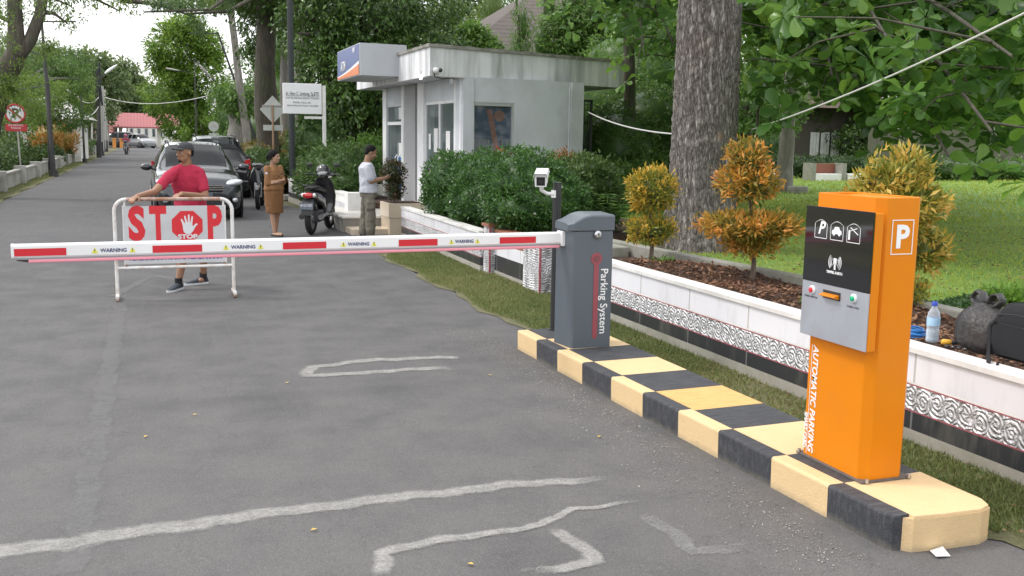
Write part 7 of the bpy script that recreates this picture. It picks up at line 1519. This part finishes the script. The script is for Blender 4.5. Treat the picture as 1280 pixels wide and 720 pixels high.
# the big trunk by the lawn, real ridged relief
t = thing('big_tree', 'huge rough grey-barked tree trunk standing behind the golden shrubs', 'tree', (6.62, 11.3, .33)); nu, nv = 260, 300; ang = np.linspace(0, 2 * math.pi, nu, endpoint=False); zz = np.linspace(.25, 7.0, nv)
Z_, A__ = np.meshgrid(zz, ang, indexing='ij'); R0 = .425 - .012 * (Z_ - .3) + .16 * np.exp(-(Z_ - .3) / .35) * (1 + .35 * np.sin(A__ * 5 + 1)); R0 = R0 + .018 * np.sin(A__ * 3 + Z_ * .8)
pn = np.stack([np.cos(A__) * 11, np.sin(A__) * 11, Z_ * 5.0], -1).reshape(-1, 3); ridg = np.abs(wob(pn * 1.0 + .5 * wob(pn * .5, 2, 4)[:, None], 2.6, 8)).reshape(nv, nu); fine_ = wob(pn * 3.2, 2.4, 9).reshape(nv, nu)
R1 = R0 + .026 * (ridg - .35) + .010 * fine_; X_ = 6.72 + (Z_ - .3) * -.015 + R1 * np.cos(A__); Y_ = 11.3 + R1 * np.sin(A__)
V = np.stack([X_, Y_, Z_], -1).reshape(-1, 3) - np.array([6.62, 11.3, .33]); i, j = np.meshgrid(np.arange(nv - 1), np.arange(nu), indexing='ij'); j2 = (j + 1) % nu; FV = np.stack([i * nu + j, i * nu + j2, (i + 1) * nu + j2, (i + 1) * nu + j], -1).reshape(-1)
m, t_, bs_, o = newmat('rough_bark'); oc = ocoord(t_, (22, 22, 10)); n1 = noise(t_, 2.2, 9, oc, .72, .5); at = nd(t_, 'Attribute', attribute_name='tint').outputs['Fac']; vv = nd(t_, 'TexVoronoi'); vv.feature = 'DISTANCE_TO_EDGE'; vv.inputs['Scale'].default_value = 1; vm = ocoord(t_, (34, 34, 9)); va = nd(t_, 'VectorMath'); va.operation = 'ADD'; nc = nd(t_, 'TexNoise'); nc.inputs['Scale'].default_value = 6; t_.links.new(vm, va.inputs[0]); t_.links.new(nc.outputs['Color'], va.inputs[1]); t_.links.new(va.outputs[0], vv.inputs['Vector']); pl_ = ramp(t_, vv.outputs['Distance'], [(0, 0), (.22, 1)]); n1 = math_(t_, 'ADD', math_(t_, 'MULTIPLY', n1, .75), math_(t_, 'MULTIPLY', pl_, .22)); f = math_(t_, 'ADD', math_(t_, 'MULTIPLY', n1, .72), math_(t_, 'MULTIPLY', at, .28))
c = ramp(t_, f, [(.26, (.05, .043, .038)), (.38, (.12, .105, .095)), (.52, (.23, .205, .185)), (.66, (.42, .40, .375))]); c = mixc(t_, ramp(t_, noise(t_, .9, 4, ocoord(t_)), [(.55, 0), (.7, .4)]), c, (.16, .09, .055)); t_.links.new(c, bs_.inputs['Base Color']); bs_.inputs['Roughness'].default_value = .95; bump(t_, bs_, n1, 1, .03)
me = rawmesh('trunk', V, FV, np.full(len(FV) // 4, 4), m, np.clip(ridg.ravel() * .9, 0, 1), smooth=True); o = bpy.data.objects.new('trunk', me); COL.objects.link(o); o.parent = t
mb = MB()
c = P(897, 172, 10.92); mb.ell(c, (.085, .035, .11), 0, 16, 10); mb.build('knot', pm('knot_wood', (.20, .13, .09), .9, var=.4, vs=20, bmp=.8, bs=40), t)
M_dg = leafmat('deep_green_leaves', [(.025, .06, .014), (.05, .11, .02), (.09, .17, .03), (.16, .27, .05)], .35, .35, .6)
mb = MB(); hb = [((6.5, 11.3, 6.0), (8.5, 12.5, 7.2), (11, 14, 7.6)), ((6.5, 11.3, 6.2), (5.5, 13, 7.4), (5, 15, 8)), ((6.6, 11.3, 6.6), (6.6, 10, 8), (7, 8, 9))]
for pts in hb: mb.tube(pts, [.22, .15, .06], 10)
mb.build('limb', B_grey, t); crown('crown', [(7, 11.5, 9.2, 4.5, 4.5, 2.0), (10.5, 14, 8.6, 3, 3, 1.6), (5, 15, 9, 3, 3, 1.5)], 4500, .28, M_dg, t, seed=90)
# broad-leaved tree whose boughs hang over the lawn
M_ter = leafmat('broad_leaves', [(.02, .06, .014), (.045, .12, .022), (.09, .20, .032), (.17, .32, .045), (.34, .48, .06)], .42, .28, .5)
t = thing('broadleaf_tree', 'big-leaved tropical tree with low spreading boughs over the lawn', 'tree', (16.8, 24, .33)); mb = MB()
trunk(mb, [(16.8, 24, .3), (16.85, 24, 2.2), (16.7, 23.7, 4.0), (16.4, 23, 5.5)], .23, .15, 14)
mb.build('trunk', B_pale, t)
rg = np.random.default_rng(12); cen = []; tw = MB(); 
def bough(a, e, sag, r_, n, sp, dens):
    a, e = Vector(a), Vector(e); pts = [a.lerp(e, q) + Vector((0, 0, sag * math.sin(q * math.pi))) for q in np.linspace(0, 1, 10)]; tw.tube(pts, [r_ * (1 - .85 * q) for q in np.linspace(0, 1, 10)], 7)
    for q in range(n):
        u = rg.uniform(.12, 1.0); p = a.lerp(e, u) + Vector((0, 0, sag * math.sin(u * math.pi))); s_ = sp * (.5 + .7 * u); c_ = p + Vector((rg.normal(0, s_), rg.normal(0, s_), rg.normal(-.15, s_ * .55)))
        if rg.random() < .35: tw.tube([p, p.lerp(c_, .6) + Vector((0, 0, .08)), c_], [.016, .010, .006], 4)
        for k in range(dens): cen.append(tuple(c_ + Vector((rg.normal(0, .22), rg.normal(0, .22), rg.normal(0, .16)))))
T0 = (16.6, 23.5, 4.8)
bl_ = [((9.2, 9.5, 2.35), .9, .11), ((8.3, 7.6, 3.1), 1.1, .10), ((10.3, 9.8, 3.6), 1.2, .1), ((7.6, 10.5, 3.55), .8, .1), ((12.2, 11.5, 2.5), .8, .1), ((11.2, 14.5, 2.9), .8, .1), ((9.6, 15.5, 4.0), .9, .1), ((14, 14, 3.2), .8, .1), ((16.5, 15, 2.5), .8, .1), ((19, 19, 2.8), .6, .1), ((12.3, 19.5, 4.1), .6, .1), ((14, 20, 3.4), .5, .09), ((8.2, 12.5, 4.6), .9, .1), (tuple(P(1240, 165, 7.3)), 1.2, .09), (tuple(P(1185, 195, 8.6)), 1.2, .09), (tuple(P(1265, 70, 7.0)), 1.0, .09), (tuple(P(1110, 50, 8.6)), 1.1, .09), (tuple(P(1150, 140, 9.5)), 1.1, .09), (tuple(P(1040, 95, 11)), 1.0, .09), (tuple(P(980, 40, 12.5)), .9, .09), (tuple(P(1250, 110, 10)), 1.0, .09), ((10.6, 8.6, 2.0), 1.3, .1), ((11.6, 10.0, 1.9), 1.1, .1), ((13, 13, 2.0), .9, .1), ((15, 12.5, 2.6), .9, .1), ((9.6, 8.2, 3.3), 1.1, .1), ((17.5, 17, 2.2), .7, .1), ((11, 8.5, 4.4), 1.2, .1), ((10.3, 8.1, 2.75), 1.2, .1), ((13.5, 17, 4.8), .7, .1), ((20, 24, 3.6), .4, .1), ((22, 21, 4.2), .5, .1), ((9.2, 18.5, 4.8), .7, .1)]
for e, sg_, r_ in bl_: bough(T0, e, sg_, r_, 66, .60, 2)
tw.build('boughs', B_dark, t)
cen = [c_ for c_ in cen if c_[1] > 6.2 and c_[2] > 1.35]
near = [c_ for c_ in cen]; print('whorls', len(cen))
whorls('crown', near, 9, .27, M_ter, t, seed=5, ratio=.58)
crown('upper_crown', [(16, 21, 6.8, 4.5, 4, 1.2), (18, 24, 6.2, 5, 5, 1.6)], 5000, .26, M_ter, t, seed=91, obov=True, ratio=.5)
lf = P(1129, 121, 9.5); leaves('yellowed_leaf', np.array([[lf.x, lf.y, lf.z]]), np.array([[.3, -.1, -1.0]]), np.array([[0, -1, .2]]), .20, .11, pm('orange_leaf', (.65, .26, .03), .5), t, obov=True)
# dark hanging boughs in front, left of the big trunk (same kind of leaves)
t2 = thing('broadleaf_tree', 'broad-leaved tree whose leafy bough hangs left of the big trunk above the booth', 'tree', (9.8, 19.5, .33)); mb = MB(); trunk(mb, [(9.8, 19.5, .3), (9.7, 19.5, 2.5), (9.4, 19.2, 4.8)], .16, .1, 10); mb.build('trunk', B_dark, t2); tw = MB(); cen = []
for e, sg_ in (((7.0, 14.5, 3.9), .5), ((6.6, 13.5, 4.5), .6), ((7.7, 15, 3.1), .5), ((8.2, 16.5, 4.3), .3), ((8.9, 18, 4.9), .3), ((7.4, 16, 5), .3), ((8.7, 15.5, 2.9), .5)): bough((9.4, 19.2, 4.7), e, sg_, .05, 26, .38, 2)
tw.build('boughs', B_dark, t2); whorls('crown', cen, 7, .22, M_ter, t2, seed=6)
# shrubs and bamboo-like growth right of the booth
M_lt = leafmat('light_leaves', [(.04, .10, .02), (.08, .17, .03), (.14, .26, .045), (.24, .38, .08)], .45, .4, 1); M_mid = leafmat('mid_leaves', [(.03, .075, .016), (.06, .135, .025), (.12, .22, .04), (.20, .32, .06)], .4, .4, .8)
hedge('tall fine-leaved green shrub thicket right of the booth', (9.5, 19, 1.6), (1, 1, 1), 26000, M_mid, .075, 95, name='shrub_thicket', lobes=[LB(770, 190, 19.5, .9, 1.2, 1.0), LB(800, 165, 20.5, 1.0, 1.4, 1.1), LB(835, 195, 20, .9, 1, .9), LB(765, 235, 17.5, .5, .7, .55), LB(800, 225, 18.5, .7, .9, .6)], lump=.22)
hedge('light green feathery tree crown above the thicket right of the booth', (11, 23, 3), (1, 1, 1), 14000, M_lt, .11, 96, name='feathery_tree', cat='tree', lobes=[LB(760, 130, 24, 1.2, 1.5, 1.2), LB(805, 110, 25, 1.4, 1.5, 1.3), LB(830, 60, 26, 1.4, 1.5, 1.3), LB(770, 80, 26, .9, 1.3, .9)], lump=.3)
M_fr = leafmat('fern', [(.05, .13, .025), (.10, .22, .04), (.18, .32, .06)], .45, .45)
for k, (c, lab) in enumerate((((6.0, 12.6, .42), 'light green fern clump at the foot of the thicket, left of the small golden shrub'), ((7.3, 13.8, .42), 'green fern clump between the thicket and the big trunk'))):
    t = thing('fern', lab, 'plant', c); r = np.random.default_rng(k); Cs, Ds, Ns = [], [], []
    mb = MB()
    for q in range(16):
        a = q * 2.4; L_ = r.uniform(.5, .8); pts = [Vector((c[0] + math.cos(a) * L_ * u, c[1] + math.sin(a) * L_ * u, c[2] + .55 * math.sin(u * 2.2) * L_ / .65)) for u in np.linspace(0, 1, 10)]; mb.tube(pts, .006, 4)
        for i_, p in enumerate(pts[2:]):
            for s_ in (-1, 1): Cs.append(p[:]); Ds.append((-math.sin(a) * s_ + math.cos(a) * .5, math.cos(a) * s_ + math.sin(a) * .5, -.1)); Ns.append((0, 0, 1))
    mb.build('fronds', M_fr, t); leaves('foliage', np.array(Cs), np.array(Ds), np.array(Ns, float) + r.normal(0, .1, (len(Ns), 3)), .16, .05, M_fr, t)
# banyan behind the board
M_ban = leafmat('glossy_dark_leaves', [(.02, .05, .012), (.045, .10, .02), (.10, .19, .035), (.22, .34, .09)], .25, .28, .7)
t = tree('banyan_tree', 'massive dark-leaved banyan with hanging roots left of the booth roof', (7.0, 32, 0), [(6.7, 32, 0), (6.7, 32, 2.2), (6.9, 32, 4.6)], .7, .4,
     [LB(470, 70, 31, 1.9, 2.0, 1.9), LB(420, 90, 30.5, 1.1, 1.6, 1.7), LB(520, 60, 31, 1.6, 1.8, 1.5), LB(395, 30, 31, 1.2, 1.6, 1.5), LB(450, 20, 31, 1.9, 2, 1.4), LB(560, 95, 31.5, 1.3, 1.5, 1.3), LB(425, 130, 30, .8, 1.2, .9), LB(480, 125, 30.5, 1.1, 1.2, .8), LB(480, -20, 31, 3, 3, 1.4)], 34000, .17, M_ban, B_dark, seed=101, shell=.16, gap=-.75, k=1.4, spread=1.3, out=.7, droop=.6)
mb = MB(); rg = random.Random(8)
for q in range(46): x = 6.6 + rg.uniform(-1.1, 1.3); y = 32 + rg.uniform(-.9, .9); z1 = rg.uniform(3.0, 4.6); mb.tube([(x, y, rg.choice([0, 0, .8, 1.3])), (x + rg.uniform(-.1, .1), y, z1 * .5), (x + rg.uniform(-.1, .1), y, z1)], rg.choice([.02, .03, .06, .09]), 5)
mb.build('aerial_roots', B_dark, t)
hedge('yellow-green leafy shrub between the banyan foot and the booth', (8, 31, 1), (1, 1, 1), 5000, M_lt, .14, 103, name='leafy_shrub', lobes=[LB(460, 200, 28.5, .7, .8, .7), LB(500, 180, 30, .9, 1, 1.0)], lump=.2)
# weeping conifers over the booth roof
M_weep = leafmat('weeping_leaves', [(.05, .10, .02), (.10, .17, .03), (.17, .25, .05), (.26, .33, .08)], .4, .5, .6)
for k, (px, y, w_, zt, lab) in enumerate(((560, 44, 2.2, 20, 'tall olive weeping tree behind the booth sign'), (612, 52, 2.6, 5, 'grey-green drooping tree behind the booth, second from the sign'), (680, 38, 1.2, 15, 'slender bright green pointed tree before the shingle roof'), (648, 37.5, .7, 45, 'smallest bright pointed tree left of the slender one'))):
    c = P(px, 70, y); tp_ = P(px, zt, y); lob = []
    for q in range(6): f = q / 5; zc = 1.5 + (tp_.z + 1.5 - 1.5) * f; lob.append((c.x + .2 * math.sin(q * 2), y, zc, w_ * (1.15 - f), w_ * (1.15 - f), (tp_.z + 1.5) / 7))
    tree('weeping_tree', lab, (c.x, y, 0), [(c.x, y, 0), (c.x, y, tp_.z * .5), (c.x, y, tp_.z + .8)], .16, .05, lob, 14000 if k < 2 else 7000, .24 if k < 2 else .19, M_weep if k < 2 else M_lt, B_dark, limbs=False, seed=110 + k, droop=1.8, out=.5, ratio=.2, gap=-.7, core=.5, spread=1.5)
# trunks between the black car and the banyan
def simple_tree(lab, px_b, px_t, y, r0, r1, zt, lobes, n, Ls, lm, bm_, seed, **k):
    b = P(px_b, 190, y); a = P(px_t, 0, y); pts = [(b.x, y, 0), (b.x + (a.x - b.x) * .25, y, zt * .3), (b.x + (a.x - b.x) * .65, y, zt * .62), (a.x, y, zt)]
    return tree('roadside_tree', lab, (b.x, y, 0), pts, r0, r1, lobes, n, Ls, lm, bm_, seed=seed, **k)
simple_tree('thick straight trunk with ivy between the diamond sign and the black pole', 333, 331, 35, .40, .28, 8, [LB(320, -25, 35, 2.6, 2.5, 1.3), LB(350, -45, 35, 3, 3, 1.6), (4.2, 35, 8.6, 3.5, 3, 1.6)], 9000, .22, M_dg, B_dark, 120)
simple_tree('thin leaning pale trunk against the white sky', 312, 284, 46, .20, .13, 8.6, [LB(270, -20, 46, 2.5, 2, 1.0), (3.4, 46, 9.3, 3.5, 3, 1.3)], 5000, .26, M_dg, B_pale, 121)
simple_tree('wide old trunk covered in climbing plants behind the black car', 298, 293, 47, .52, .40, 3.4, [LB(290, 120, 47, 1.1, 1, .5), LB(300, 128, 46.6, .8, 1, .6)], 2500, .22, M_lt, B_pale, 122, droop=1.2)
simple_tree('pale mottled trunk right beside the tall black pole', 377, 372, 34, .19, .15, 8, [LB(372, -30, 34, 2.4, 2, 1.2)], 4000, .2, M_ban, B_pale, 123)
simple_tree('slim pale trunk just left of the tall black pole', 357, 356, 37, .20, .15, 8, [LB(352, 5, 37, 1.4, 1.4, 1.0), LB(345, -30, 37, 2.4, 2, 1.2)], 4500, .2, M_dg, B_pale, 124)
hedge('mid-green undergrowth behind the trunks at the centre left', (5, 52, 2), (1, 1, 1), 12000, M_mid, .2, 125, name='undergrowth', lobes=[LB(330, 170, 52, 1.8, 2, 1.6), LB(355, 130, 53, 1.6, 2, 1.8), LB(305, 150, 60, 1.8, 2, 2.2), LB(380, 160, 50, 1.8, 2, 1.8), LB(345, 90, 55, 1.3, 2, 1.4), LB(365, 60, 54, 1.1, 1.5, 1.5)], lump=.3)
# small-leaved hanging bough at the top, right of the leaning trunk
t = thing('roadside_tree', 'dark-leaved drooping tree hanging before the white sky, left of the thick trunk', 'tree', (4.6, 38, 0)); mb = MB(); trunk(mb, [(4.6, 38, 0), (4.4, 38, 4), (3.9, 38, 7.5)], .16, .08); mb.build('trunk', B_dark, t); crown('crown', [LB(318, 25, 38, .7, .8, 1.2), LB(312, 55, 38, .5, .8, .8), LB(330, 5, 38, 1.2, 1, 1.3)], 2300, .17, M_ban, t, gap=-.2, shell=.5, droop=1.3, k=3, seed=126)
# bright green tree and the ones beyond the road end
M_br = leafmat('fresh_green_leaves', [(.06, .13, .02), (.12, .22, .03), (.20, .33, .045), (.30, .44, .07)], .5, .45, .35)
tree('bright_tree', 'tall bright yellow-green tree beside the road beyond the parked cars', (3.6, 72, 0), [(3.4, 72, 0), (3.3, 72, 3), (2.9, 72, 6.5)], .24, .12, [LB(222, 60, 72, 2.0, 2, 1.8), LB(250, 100, 72, 2.1, 2, 2.2), LB(210, 115, 72, 1.8, 2, 2.0), LB(240, 150, 72, 2.2, 2, 1.6), LB(262, 60, 72, 1.0, 1.5, 1.2), LB(232, 35, 72, 1.3, 1.5, 1.0), LB(255, 165, 70, 1.7, 2, 1.0), LB(196, 80, 72, .8, 1, 1.0)], 30000, .26, M_br, B_dark, seed=130, gap=-.45, k=1.1, shell=.3, spread=1.2, lump=.12)
M_far = leafmat('far_leaves', [(.06, .10, .045), (.10, .155, .06), (.15, .21, .085), (.22, .28, .12)], .4, .6, .25)  # leaf colours lightened, distance haze put into them
ft = [(100, 100, 100, 4.0, 2.8, 'grey-green spreading tree behind the wired poles'), (140, 110, 165, 6.0, 4.5, 'tall hazy tree behind the red gateway, left of the bright tree'), (195, 135, 170, 5, 3.5, 'hazy rounded tree above the red gateway roof'), (85, 130, 125, 4.5, 4, 'dark rounded tree behind the white canopy building')]
for k, (px, py, y, rx, rz, lab) in enumerate(ft):
    c = P(px, py, y); tree('distant_tree', lab, (c.x, y, 0), [(c.x, y, 0), (c.x + .4, y, c.z * .5), (c.x, y, c.z)], .35, .18, [(c.x, y, c.z, rx * .7, rx * .6, rz * .7), (c.x - rx * .55, y + 1, c.z - rz * .25, rx * .55, rx * .5, rz * .5), (c.x + rx * .55, y, c.z - rz * .2, rx * .55, rx * .5, rz * .5), (c.x + rx * .2, y, c.z + rz * .5, rx * .5, rx * .5, rz * .4), (c.x - rx * .2, y, c.z - rz * .7, rx * .7, rx * .5, rz * .5)], 9000, .0040 * y + .1, M_far, B_dark, seed=140 + k, gap=-.35, k=.6, shell=.3, lump=.15)
# feathery left trees
M_fe = leafmat('feathery_leaves', [(.05, .10, .015), (.10, .18, .025), (.18, .28, .045), (.30, .40, .08)], .5, .5, .5)
y = 29; t = thing('overhanging_tree', 'large dark-trunked tree leaning over the road from the left edge', 'tree', (-5.4, y, 0)); mb = MB()
b = P(-25, 140, y); mb.tube([(b.x - .3, y, 0), P(-18, 150, y), P(2, 100, y), P(20, 70, y)], [.45, .38, .30, .27], 12); mb.tube([P(20, 70, y), P(20, 40, y), P(18, 0, y), P(16, -40, y)], [.24, .20, .17, .14], 10); mb.tube([P(20, 72, y), P(38, 50, y), P(50, 18, y), P(58, -30, y)], [.20, .16, .14, .12], 10)
for a, e in (((18, -10), (90, 8)), ((58, -20), (150, 14)), ((50, 15), (85, 30)), ((58, -30), (210, -6)), ((150, 0), (245, 22)), ((20, 30), (-30, 20))): mb.tube([P(*a, y), P((a[0] + e[0]) / 2, (a[1] + e[1]) / 2 - 6, y), P(*e, y)], [.08, .05, .02], 6)
mb.build('trunk', B_dark, t)
crown('crown', [LB(30, 8, y, .8, 1.5, .5), LB(70, 10, 28, .5, 1.2, .45), LB(-5, 50, 28, .7, 1.5, 1.0), LB(10, 110, 28.5, .8, 1.2, .8), LB(85, 22, y, .5, 1, .35), LB(100, -12, y, 1.8, 1.5, .5), LB(150, 2, y, 1.0, 1.2, .35), LB(30, -30, y, 3, 2.5, .7), LB(205, -14, y, 1.2, 1.5, .45), LB(240, -10, y, .9, 1.2, .55), LB(60, 60, 30, .45, .8, .4)], 22000, .10, M_fe, t, seed=150, gap=.05, k=2.6, shell=.55, droop=.9, ratio=.32, spread=1.5)
y = 26; t = thing('overhanging_tree', 'blurred dark pine-like bough hanging down over the road at the top', 'tree', (5.6, 33, 0)); mb = MB(); mb.tube([(5.6, 33, 0), (5.5, 33, 4.5), P(330, -60, 31)], [.2, .16, .12], 8); mb.tube([P(330, -60, 31), P(290, -8, 29), P(262, 12, 28), P(180, 15, 27)], [.1, .06, .04, .02], 7); mb.tube([P(330, -10, 30), P(285, 14, 29), P(240, 17, 28)], [.07, .045, .03], 7); mb.build('trunk', B_dark, t)
crown('crown', [LB(246, 12, 28, .30, .5, .55), LB(250, 38, 28, .16, .3, .30), LB(225, 5, 28, .6, .7, .22), LB(278, 6, 29, .35, .5, .25), LB(200, 2, 27, .5, .7, .2)], 5200, .085, M_ban, t, seed=151, gap=-.5, shell=.6, droop=1.5, ratio=.2, k=4)
tree('left_garden_tree', 'rounded green tree behind the left hedge, nearest the sign', (-8.2, 46, 0), [(-8.2, 46, 0), (-8.1, 46, 2), (-8, 46, 3.6)], .2, .12, [LB(15, 135, 46, 1.5, 1.5, .8), LB(35, 120, 48, 1.5, 1.5, .9), LB(5, 160, 44, 1.2, 1.2, .6), LB(-20, 130, 45, 1.5, 1.5, 1.3)], 11000, .14, M_fe, B_pale, seed=152, gap=-.5, k=1.6)
tree('left_garden_tree', 'dark green layered tree with pale trunk behind the left lamp post', (-6.6, 54, 0), [(-6.7, 54, 0), (-6.7, 54, 2.2), (-6.4, 54, 3.8)], .2, .12, [LB(70, 100, 54, 1.8, 1.5, 1.1), LB(48, 135, 54, 1.2, 1.2, .8), LB(78, 145, 54, 1.2, 1.2, .7), LB(85, 80, 56, 1.3, 1.2, .8), LB(42, 80, 56, 1.6, 1.5, .9)], 14000, .15, M_mid, B_pale, seed=153, gap=-.45, k=1.5)
tree('left_garden_tree', 'yellow-green tree between the left lamp post and the white building', (-6.8, 66, 0), [(-6.8, 66, 0), (-6.8, 66, 2.2), (-6.4, 66, 3.8)], .2, .12, [LB(78, 125, 66, 1.7, 1.5, 1.1), LB(60, 160, 66, 1.5, 1.2, .8), LB(92, 110, 68, 1.2, 1.2, 1.2), LB(88, 150, 66, 1.1, 1.1, .8)], 10000, .17, M_fe, B_pale, seed=154, gap=-.4, k=1.3)
for k, (px, y, lab) in enumerate(((15, 75, 'pale-green background tree farthest left behind the garden trees'), (60, 85, 'background tree behind the leaning lamp posts'))):
    c = P(px, 110, y); tree('background_tree', lab, (c.x, y, 0), [(c.x, y, 0), (c.x, y, 3), (c.x, y, c.z)], .25, .15, [(c.x, y, c.z, 3, 2.5, 2.6), (c.x - 2, y, c.z - 1.5, 2.4, 2, 1.8), (c.x + 2, y, c.z - 1, 2.2, 2, 1.8), (c.x, y, c.z + 2, 2, 2, 1.5)], 9000, .3, M_far, B_dark, seed=160 + k, gap=-.4, k=.8)
# woods behind the booth, thicket and lawn
for k, (px, py, y, rx, rz, mt, lab) in enumerate(((640, 15, 62, 3.4, 2.6, M_mid, 'dark green tree between the weeping trees and the shingle roof'), (860, 60, 48, 4, 4, M_mid, 'tall tree filling the view behind the feathery tree'), (760, 110, 36, 2.2, 2.2, M_lt, 'light green tree between the booth roof and the house'), (735, 35, 37, 1.6, 1.8, M_mid, 'leafy green tree in front of the middle of the shingle roof'), (590, 60, 37, .9, 1.0, M_lt, 'small light green tree before the left end of the shingle roof'), (800, 10, 38, 2.2, 1.8, M_mid, 'green tree in front of the right end of the shingle roof'), (930, 120, 42, 3, 2.6, M_lt, 'yellow-green tree right behind the big trunk'), (1000, 60, 50, 5, 3.6, M_mid, 'dark tree behind the broad-leaved tree, left'), (1130, 90, 52, 5, 4.2, M_mid, 'dark tree behind the broad-leaved tree, middle'), (1210, 130, 42, 4.5, 3.6, M_hd, 'very dark tree at the right back of the lawn'), (1330, 130, 40, 4.5, 3.8, M_hd, 'dark tree beyond the right edge of the lawn'), (1130, 165, 46, 4, 2, M_hd, 'low dark tree behind the pavilion end'), (600, 100, 70, 4, 4, M_far, 'hazy tree low behind the booth roof'), (450, 60, 60, 6, 5, M_mid, 'dark tree mass behind the banyan'), (530, 30, 60, 4, 4, M_weep, 'olive tree behind the booth sign and banyan'))):
    c = P(px, py, y); tree('woodland_tree', lab, (c.x, y, 0), [(c.x, y, 0), (c.x + .2, y, c.z * .4), (c.x, y, c.z)], .28, .15, [(c.x, y, c.z, rx * .75, rx * .7, rz * .8), (c.x - rx * .6, y, c.z - rz * .3, rx * .55, rx * .5, rz * .55), (c.x + rx * .6, y, c.z - rz * .2, rx * .55, rx * .5, rz * .55), (c.x, y, c.z - rz * .8, rx * .8, rx * .6, rz * .5)], 12000, .17 + y * .0015, mt, B_dark, seed=170 + k, gap=-.6, k=.9, lump=.15)
t = thing('sapling', 'slender bare young tree stem standing on the lawn before the far hedge', 'tree', P(942, 220, 22)); b = P(940, 232, 22); b.z = .36; mb = MB(); mb.tube([b, P(946, 165, 22), P(948, 130, 22), P(942, 90, 22)], [.05, .04, .035, .02], 8); mb.build('trunk', B_dark, t)
crown('crown', [LB(935, 105, 22, .5, .5, .4)], 500, .14, M_lt, t, seed=190)
